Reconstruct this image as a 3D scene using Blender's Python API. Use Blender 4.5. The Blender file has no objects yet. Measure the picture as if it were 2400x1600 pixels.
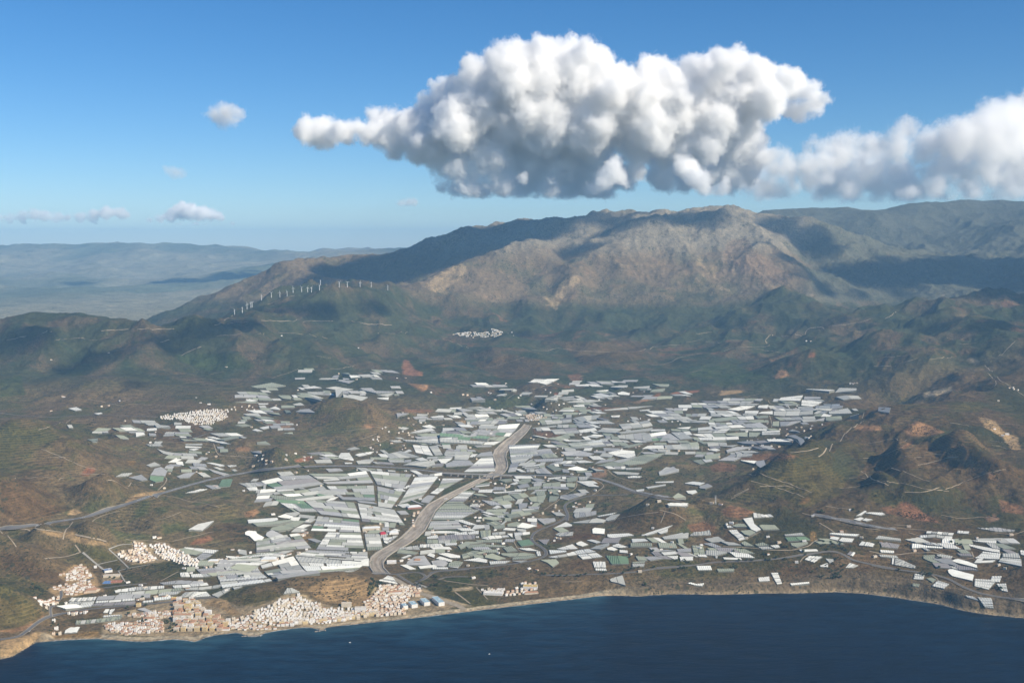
import bpy, math, random
import numpy as np
from mathutils import Vector
random.seed(7); RS = np.random.RandomState(11)
R = math.radians
sc = bpy.context.scene
# ------------------------------------------------------------------ camera
H = 1500.0; FP = 2573.5; TH = math.atan((800-571.4)/FP)      # camera height, focal length in photo px, pitch
cd = bpy.data.cameras.new('camera'); cam = bpy.data.objects.new('camera', cd); sc.collection.objects.link(cam)
cam.location = (0, 0, H); cam.rotation_euler = (math.pi/2-TH, 0, 0)
cd.sensor_fit = 'HORIZONTAL'; cd.sensor_width = 36; cd.lens = 36*FP/2400
cd.clip_start = 1; cd.clip_end = 400000
sc.camera = cam
# ------------------------------------------------------------------ sun, sky, exposure
SE, SAZ = R(35), R(57)                                        # sun height; azimuth east of behind the camera
sdir = Vector((math.sin(SAZ)*math.cos(SE), -math.cos(SAZ)*math.cos(SE), math.sin(SE)))
ld = bpy.data.lights.new('sun', 'SUN'); ld.energy = 5.0; ld.angle = R(0.5); ld.color = (1.0, .90, .74)
sun = bpy.data.objects.new('sun', ld); sc.collection.objects.link(sun)
sun.rotation_euler = sdir.to_track_quat('Z', 'Y').to_euler(); sun.location = sdir*9000
w = bpy.data.worlds.new('World'); sc.world = w; w.use_nodes = True
nt = w.node_tree; bg = nt.nodes['Background']; sky = nt.nodes.new('ShaderNodeTexSky')
sky.sky_type = 'NISHITA'; sky.sun_disc = False; sky.sun_elevation = SE
sky.sun_rotation = math.atan2(sdir.x, sdir.y)
sky.altitude = 1500; sky.air_density = 1.0; sky.dust_density = 0.0; sky.ozone_density = 6.0
hsv = nt.nodes.new('ShaderNodeHueSaturation'); hsv.inputs['Saturation'].default_value = 1.2; nt.links.new(sky.outputs[0], hsv.inputs['Color']); nt.links.new(hsv.outputs[0], bg.inputs[0]); bg.inputs[1].default_value = 0.08
sc.view_settings.view_transform = 'Standard'; sc.view_settings.look = 'None'
sc.view_settings.exposure = 0.5; sc.view_settings.gamma = 1
cy = sc.cycles
cy.max_bounces = 24; cy.volume_bounces = 20; cy.diffuse_bounces = 2; cy.glossy_bounces = 2; cy.transmission_bounces = 4
cy.use_denoising = True; cy.caustics_reflective = False; cy.caustics_refractive = False
cy.use_adaptive_sampling = True; cy.adaptive_threshold = 0.01
# ------------------------------------------------------------------ helpers: photo pixel <-> world
CT, ST = math.cos(TH), math.sin(TH)
def ray(u, v):                     # (x/y, z/y) of the sight line through a photo pixel
    x = (u-1200)/FP; z = (800-v)/FP
    dy = CT+z*ST; dz = -ST+z*CT
    return x/dy, dz/dy
def proj(x, y, z):
    dz = z-H; f = y*CT-dz*ST; up = y*ST+dz*CT
    return 1200+FP*x/f, 800-FP*up/f
def hash2(ix, iy, seed):
    n = (ix*374761393+iy*668265263+seed*1442695041) & 0xffffffff
    n = ((n ^ (n >> 13))*1274126177) & 0xffffffff
    return (n ^ (n >> 16)) & 0xffffffff
def perlin(x, y, seed=0):
    xi = np.floor(x).astype(np.int64); yi = np.floor(y).astype(np.int64); xf = x-xi; yf = y-yi
    def g(ix, iy, dx, dy):
        a = hash2(ix, iy, seed)/4294967296.0*2*math.pi
        return np.cos(a)*dx+np.sin(a)*dy
    sx = xf*xf*xf*(xf*(xf*6-15)+10); sy = yf*yf*yf*(yf*(yf*6-15)+10)
    a = g(xi, yi, xf, yf); b = g(xi+1, yi, xf-1, yf); c = g(xi, yi+1, xf, yf-1); d = g(xi+1, yi+1, xf-1, yf-1)
    return 1.41*((a*(1-sx)+b*sx)*(1-sy)+(c*(1-sx)+d*sx)*sy)
def ridged(x, y, oct=5, seed=0, gain=.5):
    s = 0; amp = 1; tot = 0; prev = 1
    for i in range(oct):
        n = 1-np.abs(perlin(x, y, seed+i)); n = n*n
        s = s+n*amp*prev; tot += amp; prev = np.clip(n*1.3, 0, 1); x = x*2.03+17.3; y = y*2.03-9.1; amp *= gain
    return s/tot
def fbm(x, y, oct=4, seed=0):
    s = 0; amp = 1; tot = 0
    for i in range(oct):
        s = s+perlin(x, y, seed+i)*amp; tot += amp; x = x*2.03+5.2; y = y*2.03+1.7; amp *= .5
    return s/tot
def sstep(a, b, x):
    t = np.clip((x-a)/(b-a), 0, 1); return t*t*(3-2*t)
# ------------------------------------------------------------------ coastline (photo px, z = 0)
COAST = [(-700,1600),(-200,1570),(0,1543),(28,1537),(51,1524),(74,1509),(84,1503.5),(153,1498),(230,1495),(293,1500),(344,1502),(408,1496),
(440,1499),(457,1502),(470,1497),(482,1492),(510,1486),(536,1483),(556,1481),(577,1487),(594,1491),(608,1488),(620,1482),(648,1476),(679,1472),(706,1469),(730,1469),(745,1473),
(755,1475.5),(763,1470),(780,1467),(806,1464),(883,1456),(985,1445),(1102,1431),(1204,1419),(1306,1407),(1398,1396),(1434,1394),
(1485,1395.5),(1500,1396),(1561,1391.5),(1600,1391),(1691,1392),(1781,1389.5),(1870,1389),(1959,1386),(2025,1389.5),(2100,1399),(2155,1407),
(2206,1415),(2257,1429),(2308,1438),(2400,1447),(2700,1490),(3200,1560)]
ca = []; cyy = []
for u, v in COAST:
    a, t = ray(u, v); ca.append(a); cyy.append(math.log(H/-t))
def coast_s(a): return np.interp(a, ca, cyy)
# ------------------------------------------------------------------ relief control points
PZ = """890 1345 3,905 1372 3,975 1230 22,1060 1160 40,1165 1110 58,1168 1060 74,1200 1010 105,1235 985 125,930 1300 10,1010 1190 30
600 1340 8,300 1390 6,150 1430 5,750 1250 25,700 1150 48,860 1120 64,600 1130 70,520 1200 68,660 1200 42,840 1180 40,450 1340 10,400 1310 14,660 1290 20
300 1450 5,420 1450 6,560 1455 12,700 1435 14,900 1420 6,1000 1400 4,640 1420 34,720 1410 26,860 1400 20,400 1480 3,200 1480 3,1100 1400 4
0 1300 90,60 1310 78,0 1262 130,0 1335 45,60 1350 35,110 1385 16,30 1275 95,100 1258 112,160 1290 60,220 1262 108,250 1295 40,300 1340 16,120 1350 30,200 1330 26,440 1265 48,360 1235 95,300 1240 70,470 1310 20,400 1290 24
0 1237 115,100 1225 118,200 1210 122,300 1180 125,400 1150 115,480 1127 105,600 1102 92,700 1092 88,850 1092 85,1000 1104 80,180 1225 125,260 1205 112
1300 1115 82,1400 1127 92,1460 1145 98,1520 1160 105,1600 1183 115,1880 1205 172,1930 1220 170,2090 1237 166,2200 1245 160,2400 1250 165
0 995 330,60 1000 322,150 1020 285,230 1045 245,330 1085 160,50 1080 262,0 1110 250,120 1120 235,180 1100 200,100 1160 190,0 1180 215,170 1185 150,250 1150 195,320 1120 150,400 1080 142,200 1130 150
450 975 262,300 1000 222,600 1000 205,700 960 252,500 1050 160,560 1040 185,650 1060 195,790 950 320,850 970 280,730 975 250,700 1085 110,860 1010 190,500 940 300,380 1130 130,560 1150 90,620 1180 60,350 1040 170,150 960 260,0 965 250
1400 1255 62,1250 1285 26,1300 1200 46,1300 1150 60,1400 1050 112,1500 1110 110,1600 1060 132,1700 1000 172,1900 1000 205,1900 935 262,1750 950 225,1600 950 200,1450 980 160,1650 1120 122,1800 1080 165,1400 920 232,1300 970 150,1285 945 215,1240 960 150
1100 950 192,1000 1000 142,900 1040 122,1100 1020 150,1080 1000 150,1000 970 185,950 1100 78,1080 1090 68,1240 1050 95,1120 1180 38,1200 1150 50
1560 1195 138,1500 1210 110,1650 1180 140,1700 1230 128,1600 1245 95,1800 1250 140,1750 1180 150,1450 1240 78
2000 1300 102,2000 1355 50,2300 1330 110,2350 1395 60,2100 1370 45,1700 1300 80,1700 1355 38,1500 1330 60,1500 1365 32,1400 1300 60,1300 1330 36,1200 1350 16,1100 1370 6,1250 1388 6,1400 1375 28,1850 1350 42,2200 1280 135,2200 1390 45,2400 1340 125,1850 1280 118
1940 1065 292,1850 1130 235,1800 1180 190,1950 1180 205,2060 1140 246,2140 1190 192,2220 1060 345,2300 1110 292,2030 1100 228,2150 1130 232,2380 1050 335,2400 1150 262,2250 1160 235,2300 1000 402,2380 960 425,1900 1100 262,2100 1050 300,1990 1140 215,2330 1060 320,2360 1180 210
1951 1040 322,2002 1003 350,2089 973 402,2145 950 425,2214 940 442,2257 926 462,2334 885 522,2400 868 560,1850 1095 245,1750 1140 170,2075 950 258,1980 960 250,2150 920 330"""
PY = """0 770 10.2,100 771 10.2,200 769 10.2,240 774 10.1,340 769 10.1,450 767 10.2,100 850 9.6,300 850 9.6,500 850 9.8,0 900 8.8,250 900 8.8,500 900 9.1,0 950 8.3,300 950 8.3,0 820 9.9,200 810 10,400 810 10
1000 900 9.3,1250 900 9.3,1500 900 9.4,1000 850 10.4,1250 850 10.5,1500 850 10.6,1000 800 11.5,1250 800 11.7,1450 800 11.8,1100 768 12.4,1300 760 12.6,1000 750 12.5,1200 740 12.9,1500 760 12.6
550 736 12,613 703 12,656 694 12,707 683 12.1,751 668 12.2,795 673 12.3,844 672 12.4,909 680 12.5,960 700 12.6,700 760 11.2,850 760 11.5,700 820 10.3,850 820 10.7,700 880 9.5,850 880 9.7,800 720 11.6,500 755 10.9,530 780 10.4,480 765 10.6
791 617 15.4,806 610 15.5,839 599 15.6,883 597 15.6,913 593 15.6,939 588 15.6,972 575 15.6,1000 566 15.6,1030 556 15.6,1064 549 15.7,1089 539 15.7,1143 540.5 15.8,1191 525 15.8,1247 517 15.8,1288 515 15.8,1314 510 15.8,1383 500.5 15.8,1434 497 15.8,1485 496 15.8,1505 500.5 15.8,1548 498 15.7,1577 496 15.6,1607 489.5 15.5,1653 487 15.5,1704 487 15.5,1742 491 15.5,1768 498 15.6,1806 510 15.7,1857 510 15.7,1913 516 15.7,1946 526.5 15.7,1985 542 15.6,2036 560 15.5,2099 582 15.4,2164 598 15.2,2217 609 15,2290 615 14.8,2340 605.5 14.9,2400 596 15
750 603 15.4,704 612 15.3,653 626 15.2,610 641.5 15.1,576 656 15,538 673 14.9,500 688 14.8,440 710 14.5,380 732 14.2
1000 652 13.6,1061 624 13.8,1094 613 13.9,1153 600 14,1186 583 14.1,1255 562 14.4,960 668 13.3,1100 680 13.2,1000 700 12.9,1200 650 13.7,1150 640 13.6
1513 531 14.6,1460 560 14.3,1400 590 14,1360 618 13.8,1329 646 13.5,1303 727 12.85,1285 670 13.5,1340 600 14.3,1400 560 14.6,1230 700 13.0,1400 680 13.4,1410 640 13.7,1380 720 12.9,1320 620 13.9
1717 553 14.6,1768 578 14.2,1819 616 13.8,1860 646 13.4,1643 603 14.1,1684 662 13.5,1730 692 13.1,1757 721 12.6,1600 560 14.5,1560 620 13.9,1500 660 13.5,1600 680 13.3,1700 600 14.1,1600 720 12.9,1500 700 13.1,1450 735 12.8,1650 745 12.6
1832 670 12.7,1780 705 12.4,1900 700 12.5,1960 730 12.1,1850 730 12,1900 600 15,1950 640 14.5,2000 600 14.9,2050 650 14.3,2100 640 14.5,2150 660 14.2,2050 690 13.8,2250 650 14.3,2350 640 14.4,2200 690 13.6
2041 719 11.4,2084 718 11.4,2145 707 11.3,2229 701 11.3,2325 690 11.3,2370 701 11.2,2400 714 11.1,1990 737 11.6,2100 760 10.8,2300 750 10.6,1900 780 11,2100 790 10.2,1700 780 11.8,1700 850 10.3,1900 850 9.9,2100 850 9.2,2100 890 8.7,2300 830 9.2,2239 806 9.5,2193 826 9.3,2350 800 9.4,2400 790 9.4,1600 860 10.2,1800 900 9.3,1600 900 9.5,2000 900 8.9,1800 820 10.8,2260 870 8.5
800 1344 4.70,740 1347 4.70,680 1352 4.69,860 1357 4.64,620 1364 4.64,560 1383 4.58,525 1400 4.5
0 1372 4.45,40 1392 4.43,80 1415 4.35,105 1440 4.28
0 583 38,100 580 38,200 578 38,300 577 38,400 574 38,480 576 38,560 583 38,640 592 36,700 590 38,770 598 38,860 596 38,0 620 33,200 620 33,400 620 33,600 625 30,0 660 27,200 660 27,400 670 25,0 700 21,200 700 21,400 705 20,0 740 16.5,200 740 16.5,300 745 16
1781 500 19.5,1857 490 19.6,1908 488 19.6,2000 492 19.6,2065 494 19.5,2130 480 19.5,2187 474 19.5,2260 474 19.5,2400 472 19.5,2000 530 18.3,2200 540 18.2,2320 500 18.8,2233 580 17,2321 546 17,2400 519 17,2300 590 16.2"""
PW = """700 4.95 6,800 4.95 5,620 4.9 8,740 4.85 12,800 13.3 840,600 13.4 700,700 13.6 850,1060 14.7 1120,950 14.6 950,1180 15.0 1330,1300 15.1 1500,1400 15.1 1560
250 12.5 330,50 12.5 320,450 12.5 420,250 14 350,50 14.5 350,450 15.5 420,1500 17.5 1100,1000 17.5 900,1900 17.3 1100,2200 15.9 1250,2000 16.8 1100,2330 15.7 1300,700 17.5 600
2100 12.3 700,2300 12.3 700,1950 12.9 720,1850 13.2 850,2300 8.75 500,2100 8.0 300,2250 8.0 380,0 7.6 270,100 7.55 260,200 7.4 235
1000 25 900,1500 25 1000,2000 25 1300,2400 25 1300,500 45 1000,1200 45 1000,2000 45 1000,2800 45 1000,-400 45 1000,0 60 900,1200 60 900,2400 60 900
-400 4.6 90,-400 6 250,-400 8 330,-400 11 500,-400 16 500,-400 25 700,2800 4.6 120,2800 6 300,2800 8 520,2800 10 800,2800 12 900,2800 15.5 1500,2800 19 2100,2800 25 1400,-200 5 150,2600 5 200
-400 38 1300,3100 10 800,-700 10 500,900 38 1320,1400 38 1350,2000 38 1400"""
cp = []
for tok in PZ.replace('\n', ',').split(','):
    u, v, z = map(float, tok.split()); a, t = ray(u, v); cp.append((a, math.log((z-H)/t), z))
for tok in PY.replace('\n', ',').split(','):
    u, v, y = map(float, tok.split()); a, t = ray(u, v); cp.append((a, math.log(y*1000), H+t*y*1000))
for tok in PW.replace('\n', ',').split(','):
    u, y, z = map(float, tok.split()); a, t = ray(u, 800); cp.append((a, math.log(y*1000), z))
cp = np.array(cp)
# two points closer than a hair confuse the fit: keep the first
keep = []
for i in range(len(cp)):
    if all(abs(cp[i, 0]-cp[j, 0])+abs(cp[i, 1]-cp[j, 1]) > .006 for j in keep): keep.append(i)
cp = cp[keep]
def rough(a, s, zb, sl):               # drainage relief, stronger the higher and farther the land
    y = np.exp(s); x = a*y
    wx = x+220*fbm(x/1500, y/1500, 3, 5); wy = y+220*fbm(x/1500+9, y/1500, 3, 6)
    big = ridged(wx/1500, wy/1500, 6, 20, .42)-.45
    sm = ridged(wx/420+3, wy/420, 5, 40)-.45
    tiny = fbm(x/70, y/70, 3, 60)
    ab = 170*sstep(350, 1100, zb)*(1-.75*sstep(16500, 20000, y))+55*sstep(150, 500, zb)
    am = 3*sstep(5, 60, zb)+(14+40*sl)*sstep(60, 260, zb)*(1-.55*sstep(500, 900, zb)*sstep(12000, 13000, y))*(1-.5*sstep(16500, 20000, y))
    at = .6+2.5*sstep(30, 200, zb)+5*sstep(400, 1000, zb)
    gul = ridged(wx/150+8, wy/150, 3, 80)-.5
    far_ = ridged(wx/6000+2, wy/5000, 4, 160)-.45
    crag = ridged(wx/520+7, wy/520, 4, 180, .55)-.5
    hill = ridged(wx/820+5, wy/820-4, 3, 140, .4)-.5
    return ab*big+am*sm+at*tiny+13*sl*sstep(60, 200, zb)*gul+75*sl*sstep(60, 220, zb)*(1-sstep(12000, 13500, y))*hill+95*sstep(9000, 10300, y)*sstep(300, 420, zb)*(1-sstep(12300, 13300, y))*hill+420*sstep(19000, 25000, y)*sstep(.02, -.12, a)*far_+62*sstep(650, 950, zb)*sstep(11800, 12800, y)*sstep(18000, 16500, y)*crag
def kern(d2): return np.power(d2+2e-5, .65)
def fit(z):
    n = len(cp); A = kern((cp[:, None, 0]-cp[None, :, 0])**2+((cp[:, None, 1]-cp[None, :, 1])*.8)**2)
    A[np.arange(n), np.arange(n)] += 0
    P = np.c_[np.ones(n), cp[:, 0], cp[:, 1]]
    M = np.block([[A, P], [P.T, np.zeros((3, 3))]])
    return np.linalg.solve(M, np.r_[z, 0, 0, 0])
def evalf(c, a, s):
    n = len(cp); out = np.empty(a.shape); af = a.ravel(); sf = s.ravel(); o = out.ravel()
    for k in range(0, len(af), 40000):
        aa = af[k:k+40000]; ss = sf[k:k+40000]
        K = kern((aa[:, None]-cp[None, :, 0])**2+((ss[:, None]-cp[None, :, 1])*.8)**2).astype(np.float64)
        o[k:k+40000] = K@c[:n]+c[n]+c[n+1]*aa+c[n+2]*ss
    return o.reshape(a.shape)
# coarse fan, then bilinear to the fine fan
A0, A1, S0, S1 = -.62, .62, math.log(3500.), math.log(62000.)
ga = np.linspace(A0, A1, 320); gs = np.linspace(S0, S1, 480)
GA, GS = np.meshgrid(ga, gs)
zb0 = evalf(fit(cp[:, 2]), GA, GS)
def _dummy(): pass
def bil(G, a, s, g0=ga, g1=gs):
    fx = np.clip((a-g0[0])/(g0[1]-g0[0]), 0, len(g0)-1.001); fy = np.clip((s-g1[0])/(g1[1]-g1[0]), 0, len(g1)-1.001)
    i = fx.astype(int); j = fy.astype(int); fx = fx-i; fy = fy-j
    return (G[j, i]*(1-fx)+G[j, i+1]*fx)*(1-fy)+(G[j+1, i]*(1-fx)+G[j+1, i+1]*fx)*fy
yc_ = np.exp(GS); gsl = np.hypot(np.gradient(zb0, axis=1)/(yc_*(ga[1]-ga[0])), np.gradient(zb0, axis=0)/(yc_*(gs[1]-gs[0])))
gsl = sstep(.07, .24, gsl)
for _ in range(6): gsl[1:-1, 1:-1] = (gsl[:-2, 1:-1]+gsl[2:, 1:-1]+gsl[1:-1, :-2]+gsl[1:-1, 2:]+gsl[1:-1, 1:-1])/5
r_cp = rough(cp[:, 0], cp[:, 1], bil(zb0, cp[:, 0], cp[:, 1]), bil(gsl, cp[:, 0], cp[:, 1]))
zb1 = evalf(fit(cp[:, 2]-r_cp), GA, GS)
NA, NS = 1100, 1500
fa = np.linspace(A0, A1, NA); fs = S0+(S1-S0)*np.linspace(0, 1, NS)**1.12
FA, FS = np.meshgrid(fa, fs)
Z = bil(zb1, FA, FS)+rough(FA, FS, bil(zb0, FA, FS), bil(gsl, FA, FS))
# separate hills and spurs: crest from, to (photo px), half width px, height m
HILLS = "60 1040 95 1050 100 85,150 1072 190 1090 80 60,20 1165 50 1175 80 60,250 1150 290 1160 70 55,110 1268 150 1275 55 42,215 1252 255 1262 55 38,345 1200 400 1215 70 48,520 1195 535 1200 45 32,590 1245 620 1250 45 20,10 1420 50 1430 60 50,0 1310 80 1330 80 45,400 1345 430 1340 50 9,780 955 840 965 80 65,700 970 720 980 45 45,640 1062 670 1066 40 30,555 1042 570 1045 35 25,1095 1008 1110 1012 45 22,1285 945 1290 948 36 45,1410 1000 1450 1010 60 26,1690 945 1750 950 90 22,1540 1200 1580 1205 70 50,1660 1195 1690 1205 60 35,1265 1032 1280 1034 30 20,1400 1104 1408 1108 18 22,700 1366 790 1360 62 26,600 1385 640 1378 45 14,1900 1075 1760 1160 60 60,2110 1070 2150 1180 48 55,2250 1050 2335 1120 50 60,2060 1130 2110 1165 35 35,1500 1290 1560 1295 60 14,460 1250 480 1255 40 22,1000 1090 1015 1094 22 12,930 820 960 830 60 60,700 830 740 850 90 60,500 800 560 820 90 70,300 840 350 850 90 60,150 900 200 910 80 50,1200 840 1260 850 90 55,1450 850 1500 840 80 60,1650 820 1720 830 90 60,1880 860 1940 850 80 60,2050 820 2150 850 90 60,350 790 380 800 70 50,850 900 880 905 60 40,1050 870 1080 880 60 40,100 800 160 810 90 60,2230 760 2330 800 80 70,1350 800 1400 810 80 60,1120 800 1160 810 60 40,900 750 960 770 80 60,620 760 680 770 70 50"
SYq = np.exp(np.linspace(math.log(3520.), math.log(40000.), 4000))
def hit0(u, v):
    a, t = ray(u, v); x = a*SYq; s_ = np.log(SYq)
    fx = np.clip((a-A0)/(A1-A0)*(NA-1), 0, NA-1.001); i = int(fx); fy = np.clip(np.clip((s_-S0)/(S1-S0), 0, 1)**(1/1.12)*(NS-1), 0, NS-1.001); j = fy.astype(int); g = fy-j
    z = Z[j, i]*(1-g)+Z[j+1, i]*g; k = int(np.argmax(z > H+t*SYq)); return a*SYq[k], SYq[k]
Xg = FA*np.exp(FS); Yg = np.exp(FS); dome = np.zeros_like(Z); wob = fbm(Xg/330, Yg/330, 3, 210)
for q in HILLS.split(','):
    u1, v1, u2, v2, hw, hh = map(float, q.split()); xa, ya = hit0(u1, v1); xb, yb = hit0(u2, v2); rr = hw*(ya+yb)/2/FP
    j0 = np.searchsorted(fs, math.log(max(3600, min(ya, yb)-3*rr))); j1 = np.searchsorted(fs, math.log(max(ya, yb)+3*rr)); X_ = Xg[j0:j1]; Y_ = Yg[j0:j1]
    dx, dy = xb-xa, yb-ya; t = np.clip(((X_-xa)*dx+(Y_-ya)*dy)/(dx*dx+dy*dy+1), 0, 1); d = np.hypot(X_-xa-t*dx, (Y_-ya-t*dy))/rr*(1+.35*wob[j0:j1])
    dome[j0:j1] = np.maximum(dome[j0:j1], hh*(1.75 if ya < 7300 and hh > 24 and (u1 < 480 or u1 > 1500) else 1.9 if ya > 9000 else 1.0)*(1-.25*t)*np.exp(-d*d*1.1))
Z = Z+dome
cs = coast_s(FA)+.0015*fbm(FA*90, FS*0, 2, 3); dland = (np.exp(FS)-np.exp(cs))              # metres landward of the waterline
beach = sstep(1., 0., np.interp(FA, [-.6, -.45, -.425, .06, .14, .6], [1, 1, 0, 0, 1, 1]))   # 1 = beach, 0 = rocky shore
wland = 20+60*beach
Z = np.maximum(Z, 2.0)
Z = np.where(dland > 0, np.minimum(Z, .5+dland*.04*beach+dland*.9*(1-beach)+0)*(1-sstep(wland*.6, wland*2.2, dland))+Z*sstep(wland*.6, wland*2.2, dland), np.maximum(dland*.06, -30))
def grid_mesh(name, X, Y, Zz):
    nj, ni = X.shape
    co = np.stack([X, Y, Zz], -1).reshape(-1, 3).astype(np.float32)
    idx = np.arange(nj*ni).reshape(nj, ni)
    q = np.stack([idx[:-1, :-1], idx[:-1, 1:], idx[1:, 1:], idx[1:, :-1]], -1).reshape(-1, 4)
    me = bpy.data.meshes.new(name); me.vertices.add(len(co)); me.vertices.foreach_set('co', co.ravel())
    me.loops.add(q.size); me.loops.foreach_set('vertex_index', q.ravel().astype(np.int32))
    me.polygons.add(len(q)); me.polygons.foreach_set('loop_start', np.arange(0, q.size, 4, dtype=np.int32))
    me.polygons.foreach_set('loop_total', np.full(len(q), 4, dtype=np.int32))
    me.update(calc_edges=True); me.polygons.foreach_set('use_smooth', np.ones(len(q), dtype=bool))
    return me
def link(name, me, mat=None, kind=None, parent=None):
    o = bpy.data.objects.new(name, me); sc.collection.objects.link(o)
    if mat: me.materials.append(mat)
    if kind: o['kind'] = kind
    if parent: o.parent = parent
    return o
def mat(name, color=(.5, .5, .5), rough=.8, **kw):
    m = bpy.data.materials.new(name); m.use_nodes = True; b = m.node_tree.nodes['Principled BSDF']
    b.inputs['Base Color'].default_value = (*color, 1); b.inputs['Roughness'].default_value = rough
    b.inputs['Specular IOR Level'].default_value = kw.get('spec', .2)
    return m
YY = np.exp(FS); XX = FA*YY
UU, VV = proj(XX, YY, Z)
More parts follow.
